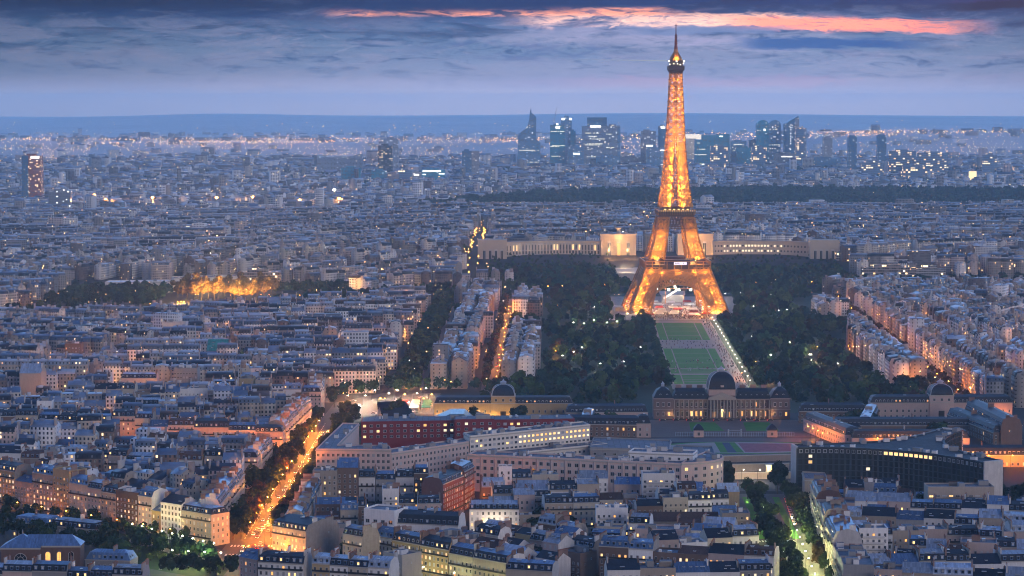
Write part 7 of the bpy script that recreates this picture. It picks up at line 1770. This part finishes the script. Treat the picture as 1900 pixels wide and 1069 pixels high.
lamp_row((143, 1110), (153, 1330), 11, 'pale', 8000, 'down the middle of the park avenue', GLA); lamp_row((134, 1130), (143, 1440), 9, 'pale', 3500, 'on the white slab side of the park avenue', GLA)
lamp_row((160, 1340), (164, 1440), 4, 'orange', 3200, 'at the foot of the curved slab', GLA); lamp_row((161, 1270), (163, 1300), 2, 'orange', 4200, 'by the side street off the park avenue', GLA)
lamp_row((118, 1500), (168, 1496), 5, 'white', 3000, 'on the paved square before the oval field', GLA)
for i, (px, py) in enumerate(((655, 745), (672, 752), (690, 742), (700, 760), (716, 748), (732, 742), (745, 752), (752, 765), (768, 748), (780, 760), (640, 752), (660, 770), (795, 752), (785, 738))):
    x, y = gp(px, py); street_lamp(x, y, 'white' if i % 3 else 'orange', 15000 if i % 2 else 12000, f"{'white' if i % 3 else 'orange'} street lamp, {nth(i)} on the bright market square", GLA, sc=1.8)
lamp_row((-207, 1582), (-160, 1580), 4, 'orange', 7000, 'on the pink-lit cross street', GLA); lamp_row((-300, 1582), (-215, 1582), 4, 'orange', 4500, 'on the dim end of the pink-lit cross street', GLA); lamp_row((-340, 1625), (-250, 1625), 5, 'orange', 6000, 'on the dark cross street above the terraces', GLA)
lamp_row((-250, 1460), (-165, 1460), 4, 'orange', 1500, 'on the near cross street', GLA)
lamp_row((-24, 1352), (-16, 1416), 4, 'orange', 3600, 'in the orange side street by the maroon gable', GLA); street_lamp(-10, 1292, 'white', 5200, 'white street lamp glaring against the white six-storey house', GLA, R(90))
P, Q = off((-62, 1206), (0, 1147), 9); lamp_row(P, Q, 4, 'pale', 1500, 'along the sloping ochre street', GLA)
street_lamp(-112, 1222, 'orange', 1200, 'orange street lamp below the corner house with the stone gable', GLA); street_lamp(-119, 1236, 'orange', 1200, 'orange street lamp on the corner opposite the boulevard', GLA)
lamp_row(AX(-31, 1995), AX(-31, 2630), 7, 'small', 2200, 'from the academy on the market side of the park lawns', GLA)
lamp_row(AX(36, 1995), AX(36, 2630), 18, 'small', 3200, 'from the academy on the sand-walk side of the park lawns', GLA, sc=1.25)
lamp_row((-84, 1990), (-74, 2960), 18, 'orange', 4500, 'along the leafy street with zinc roofs on both sides', GLA, jit=4); lamp_row((-16, 1985), (2, 2950), 22, 'orange', 6000, 'along the orange park-side street', GLA, jit=3)
lamp_row((352, 1890), (384, 2880), 18, 'orange', 7500, 'along the orange street beyond the park', GLA, jit=2); lamp_row((470, 1960), (500, 2500), 6, 'orange', 2500, 'in the quarter beyond the park', GLA, jit=20)
QUAY = [(-45 + 18 * k, 2992 + 6 * k) for k in range(10)] + [(240 + 24 * k, 3086 + 2 * k) for k in range(14)]
lamp_row((-430, 2740), (-110, 2975), 10, 'orange', 3000, 'on the upstream quay', GLA, sc=1.4)
HILLST = [((-58 + .001 * k) + rnd.uniform(-2, 2), 3110 + 42 * k) for k in range(20)] + [(-44 + rnd.uniform(-2, 2), 3120 + 42 * k) for k in range(20)]
lamp_row((206, 1700), (214, 1655), 4, 'orange', 6000, 'against the red-lit yard wall', GLA); lamp_row((240, 1634), (310, 1634), 5, 'orange', 4500, 'along the red-lit barracks wall', GLA); lamp_row((268, 1553), (345, 1553), 5, 'orange', 6000, 'along the yellow-lit range', GLA); lamp_row((338, 1680), (332, 1710), 2, 'orange', 8000, 'against the tall barracks gable', GLA)
for i, (x, y) in enumerate(LAMPS):
    street_lamp(x, y, 'white' if i % 5 else 'pale', 5000, f"white park lamp, {nth(i)} glimmering among the dark park trees", GLA, sc=1.6)
for i in range(16):
    x = rnd.uniform(-20, 430); y = rnd.uniform(3090, 3200); street_lamp(x, y, 'white', 900, f"white lamp, {nth(i)} in the gardens below the hill palace", GLA, sc=1.8)
r = thing('tree_floodlights', 'row of ground floodlights under the golden trees', 'floodlights', (*gp(420, 560), 0)); b = MB()
for k in range(7):
    x, y = -50 + k * 17, -6 + (k % 2) * 3; b.box(x - .6, x + .6, y - .4, y + .4, 0, .8); lamp('flood', r, (x, y - 16, 5), (50000, 90000, 200000, 280000, 320000, 280000, 150000)[k], (1, .50, .12), .8)
b.build('housing', M['bulb_o'], r)
print('lamps', NL)
bulbs = []
for x, y in GLOWS[:420]:
    bulbs.append((x, y, H(x, y) + 6.5, .3))
for x, y in HILLST: bulbs.append((x, y, H(x, y) + 9, .8))
for x, y in QUAY: bulbs.append((x, y, H(x, y) + 8, .6))
if bulbs:
    o = sparkles('back_street_lights', bulbs, M['bulb_o'], 'orange lamps glowing in narrow streets between the roofs')
    for k, (x, y, z, _) in enumerate(bulbs): lamp('street_glow', o, (x, y, z), 13000, (1, .30, .06), .4)
# bright far highway and its star lights
for i, (px, py) in enumerate(((175, 369), (283, 374), (402, 374), (470, 373), (556, 379), (629, 376), (196, 378), (620, 360))):
    x, y = gp(px, py, 12); r = thing('highway_mast', f"very bright orange mast light, {nth(i)} along the far ring road" if i < 7 else 'white floodlight cluster above the far ring road', 'mast light', (x, y, H(x, y)), 0, 'ring road masts'); b = MB(); b.tube((0, 0, 0), (0, 0, 20), .5, .35, 6); b.build('mast', M['iron'], r); b = MB(); b.lathe([(.5, 19), (3.4, 20), (3.4, 22.4), (.4, 24)], n=10); b.build('lamp_head', M['bulb_o'] if i < 7 else M['bulb_s'], r); lamp('lamp_light', r, (0, -3, 19), 90000, (1, .42, .12), 1.5)
xs = [gp(px, py) for px, py in ((40, 381), (180, 383), (330, 381), (480, 382), (640, 384))]
b = MB()
for (xa, ya), (xb, yb) in zip(xs, xs[1:]): b.face([(xa, ya, .3), (xb, yb, .3), (xb, yb + 60, .3), (xa, ya + 60, .3)])
struct('ring_road', b, M['asphalt'])

# ================================================================== CARS
def car_meshes(mat):
    b = MB(); P = [(-2.1, .35), (-2.1, .75), (-1.9, .9), (-1.3, .95), (-.7, 1.42), (.8, 1.42), (1.35, .95), (2.05, .85), (2.15, .6), (2.15, .35)]
    k = 0
    for s in (-1, 1): b.v += [(x, s * (.86 if z < 1 else .72), z) for x, z in P]
    n = len(P); b.f.append(tuple(range(n - 1, -1, -1))[::-1]); b.mi.append(0); b.f.append(tuple(range(2 * n - 1, n - 1, -1))); b.mi.append(0)
    for i in range(n): j = (i + 1) % n; b.f.append((j, i, n + i, n + j)); b.mi.append(0)
    return b.mesh('car_body', mat)
CB = [car_meshes(m) for m in CARM]
b = MB(); b.face([(-1.22, -.70, 1.0), (-.72, -.62, 1.38), (-.72, .62, 1.38), (-1.22, .70, 1.0)][::-1]); b.face([(1.28, -.70, 1.0), (.84, -.62, 1.38), (.84, .62, 1.38), (1.28, .70, 1.0)])
for s in (-1, 1): b.face([(-1.1, s * .84, 1.0), (1.2, s * .84, 1.0), (.78, s * .735, 1.36), (-.68, s * .735, 1.36)])
for i in range(len(b.v)): x, y, z = b.v[i]; b.v[i] = (x * 1.03, y * 1.03, z + .02)
CW = b.mesh('car_windows', M['pane'])
b = MB(); b.tube((0, -.12, 0), (0, .12, 0), .33, .33, 12); b.tube((0, .12, 0), (0, .14, 0), .2, .18, 8); CWH = b.mesh('car_wheel', M['iron'])
CHD = small_box('car_headlight', .08, .34, .2, M['head']); CTL = small_box('car_taillight', .08, .34, .2, M['tail'])
NC = 0
CCOL = ('white', 'grey', 'black', 'red', 'blue')
def car(x, y, rz, label, group, ci=None):
    global NC
    ci = rnd.choices(range(5), (4, 4, 4, 1, 1))[0] if ci is None else ci
    r = thing('car', CCOL[ci] + ' ' + label, 'car', (x, y, .03), rz, group); inst('body', CB[ci], r); inst('windows', CW, r)
    for sx in (-1.35, 1.35):
        for sy in (-.8, .8): inst('wheel', CWH, r, (sx, sy, .33))
    for sy in (-.6, .6): inst('headlight', CHD, r, (2.13, sy, .55)); inst('taillight', CTL, r, (-2.1, sy, .62))
    NC += 1
for lane, x, d in ((0, -142, -1), (1, -138.8, -1), (2, -135, 1)):
    y = 1262 + lane * 4; k = 0
    while y < 1740:
        car(x + (y - 1262) * .014, y, R(90) * d, f"car, {nth(k)} from the crossing in the {ORD[lane]} avenue lane from the stone fronts", 'avenue traffic'); k += 1; y += rnd.uniform(11, 40)
for i in range(7): car(-141 + i * 1.2 + 0, 1318 + i * 5.4, R(28), f"car, {nth(i)} in the slanting parked row on the avenue median", 'parked cars', 0 if i % 3 else 1)
for i in range(26): car(135.4 + i * .32 , 1140 + i * 10.5, R(88), f"car parked {nth(i)} along the white slab side of the park avenue", 'parked cars')
for i in range(16): car(158.5 + i * .3, 1345 + i * 5.8, R(88), f"car parked {nth(i)} at the foot of the curved slab", 'parked cars')
for i in range(9): car(112 + i * 10, 1790, R(2), f"car parked {nth(i)} before the academy galleries", 'parked cars', 2)
for i in range(14):
    x, y = gp(650 + rnd.uniform(-10, 130), 748 + rnd.uniform(-10, 22)); car(x, y, rnd.uniform(0, 6.28), f"car, {nth(i)} circling on the bright market square", 'square traffic')
for k, (P, Q, n, wh) in enumerate((((-20, 1990), (-2, 2940), 26, 'on the orange park-side street'), ((-57, 3110), (-52, 3900), 26, 'on the glowing hill street'), ((348, 1890), (380, 2860), 16, 'on the orange street beyond the park'))):
    for i in range(n):
        t = (i + rnd.random()) / n; s = rnd.choice((-1, 1)); x, y = P[0] + (Q[0] - P[0]) * t + s * 3, P[1] + (Q[1] - P[1]) * t; car(x, y, R(90) * s, f"car, {nth(i)} {wh}", 'street traffic'); bpy.context.scene.objects
print('cars', NC)

# ================================================================== HAZE
b = MB(); b.box(-10600, 10600, -700, 27200, -3, 338, 0, True)
hm = bpy.data.materials.new('haze'); hm.use_nodes = True; nt = hm.node_tree
for x in list(nt.nodes): nt.nodes.remove(x)
pv = nt.nodes.new('ShaderNodeVolumePrincipled'); pv.inputs['Color'].default_value = (.74, .92, 1.0, 1); pv.inputs['Density'].default_value = 4.6e-5; pv.inputs['Anisotropy'].default_value = .45
try: pv.inputs['Density Attribute'].default_value = ''
except Exception: pass
ou = nt.nodes.new('ShaderNodeOutputMaterial'); nt.links.new(pv.outputs[0], ou.inputs['Volume'])
try: hm.cycles.homogeneous_volume = True
except Exception: pass
o = b.build('haze', hm); o['kind'] = 'stuff'; o['label'] = 'thin blue evening haze over the whole city'
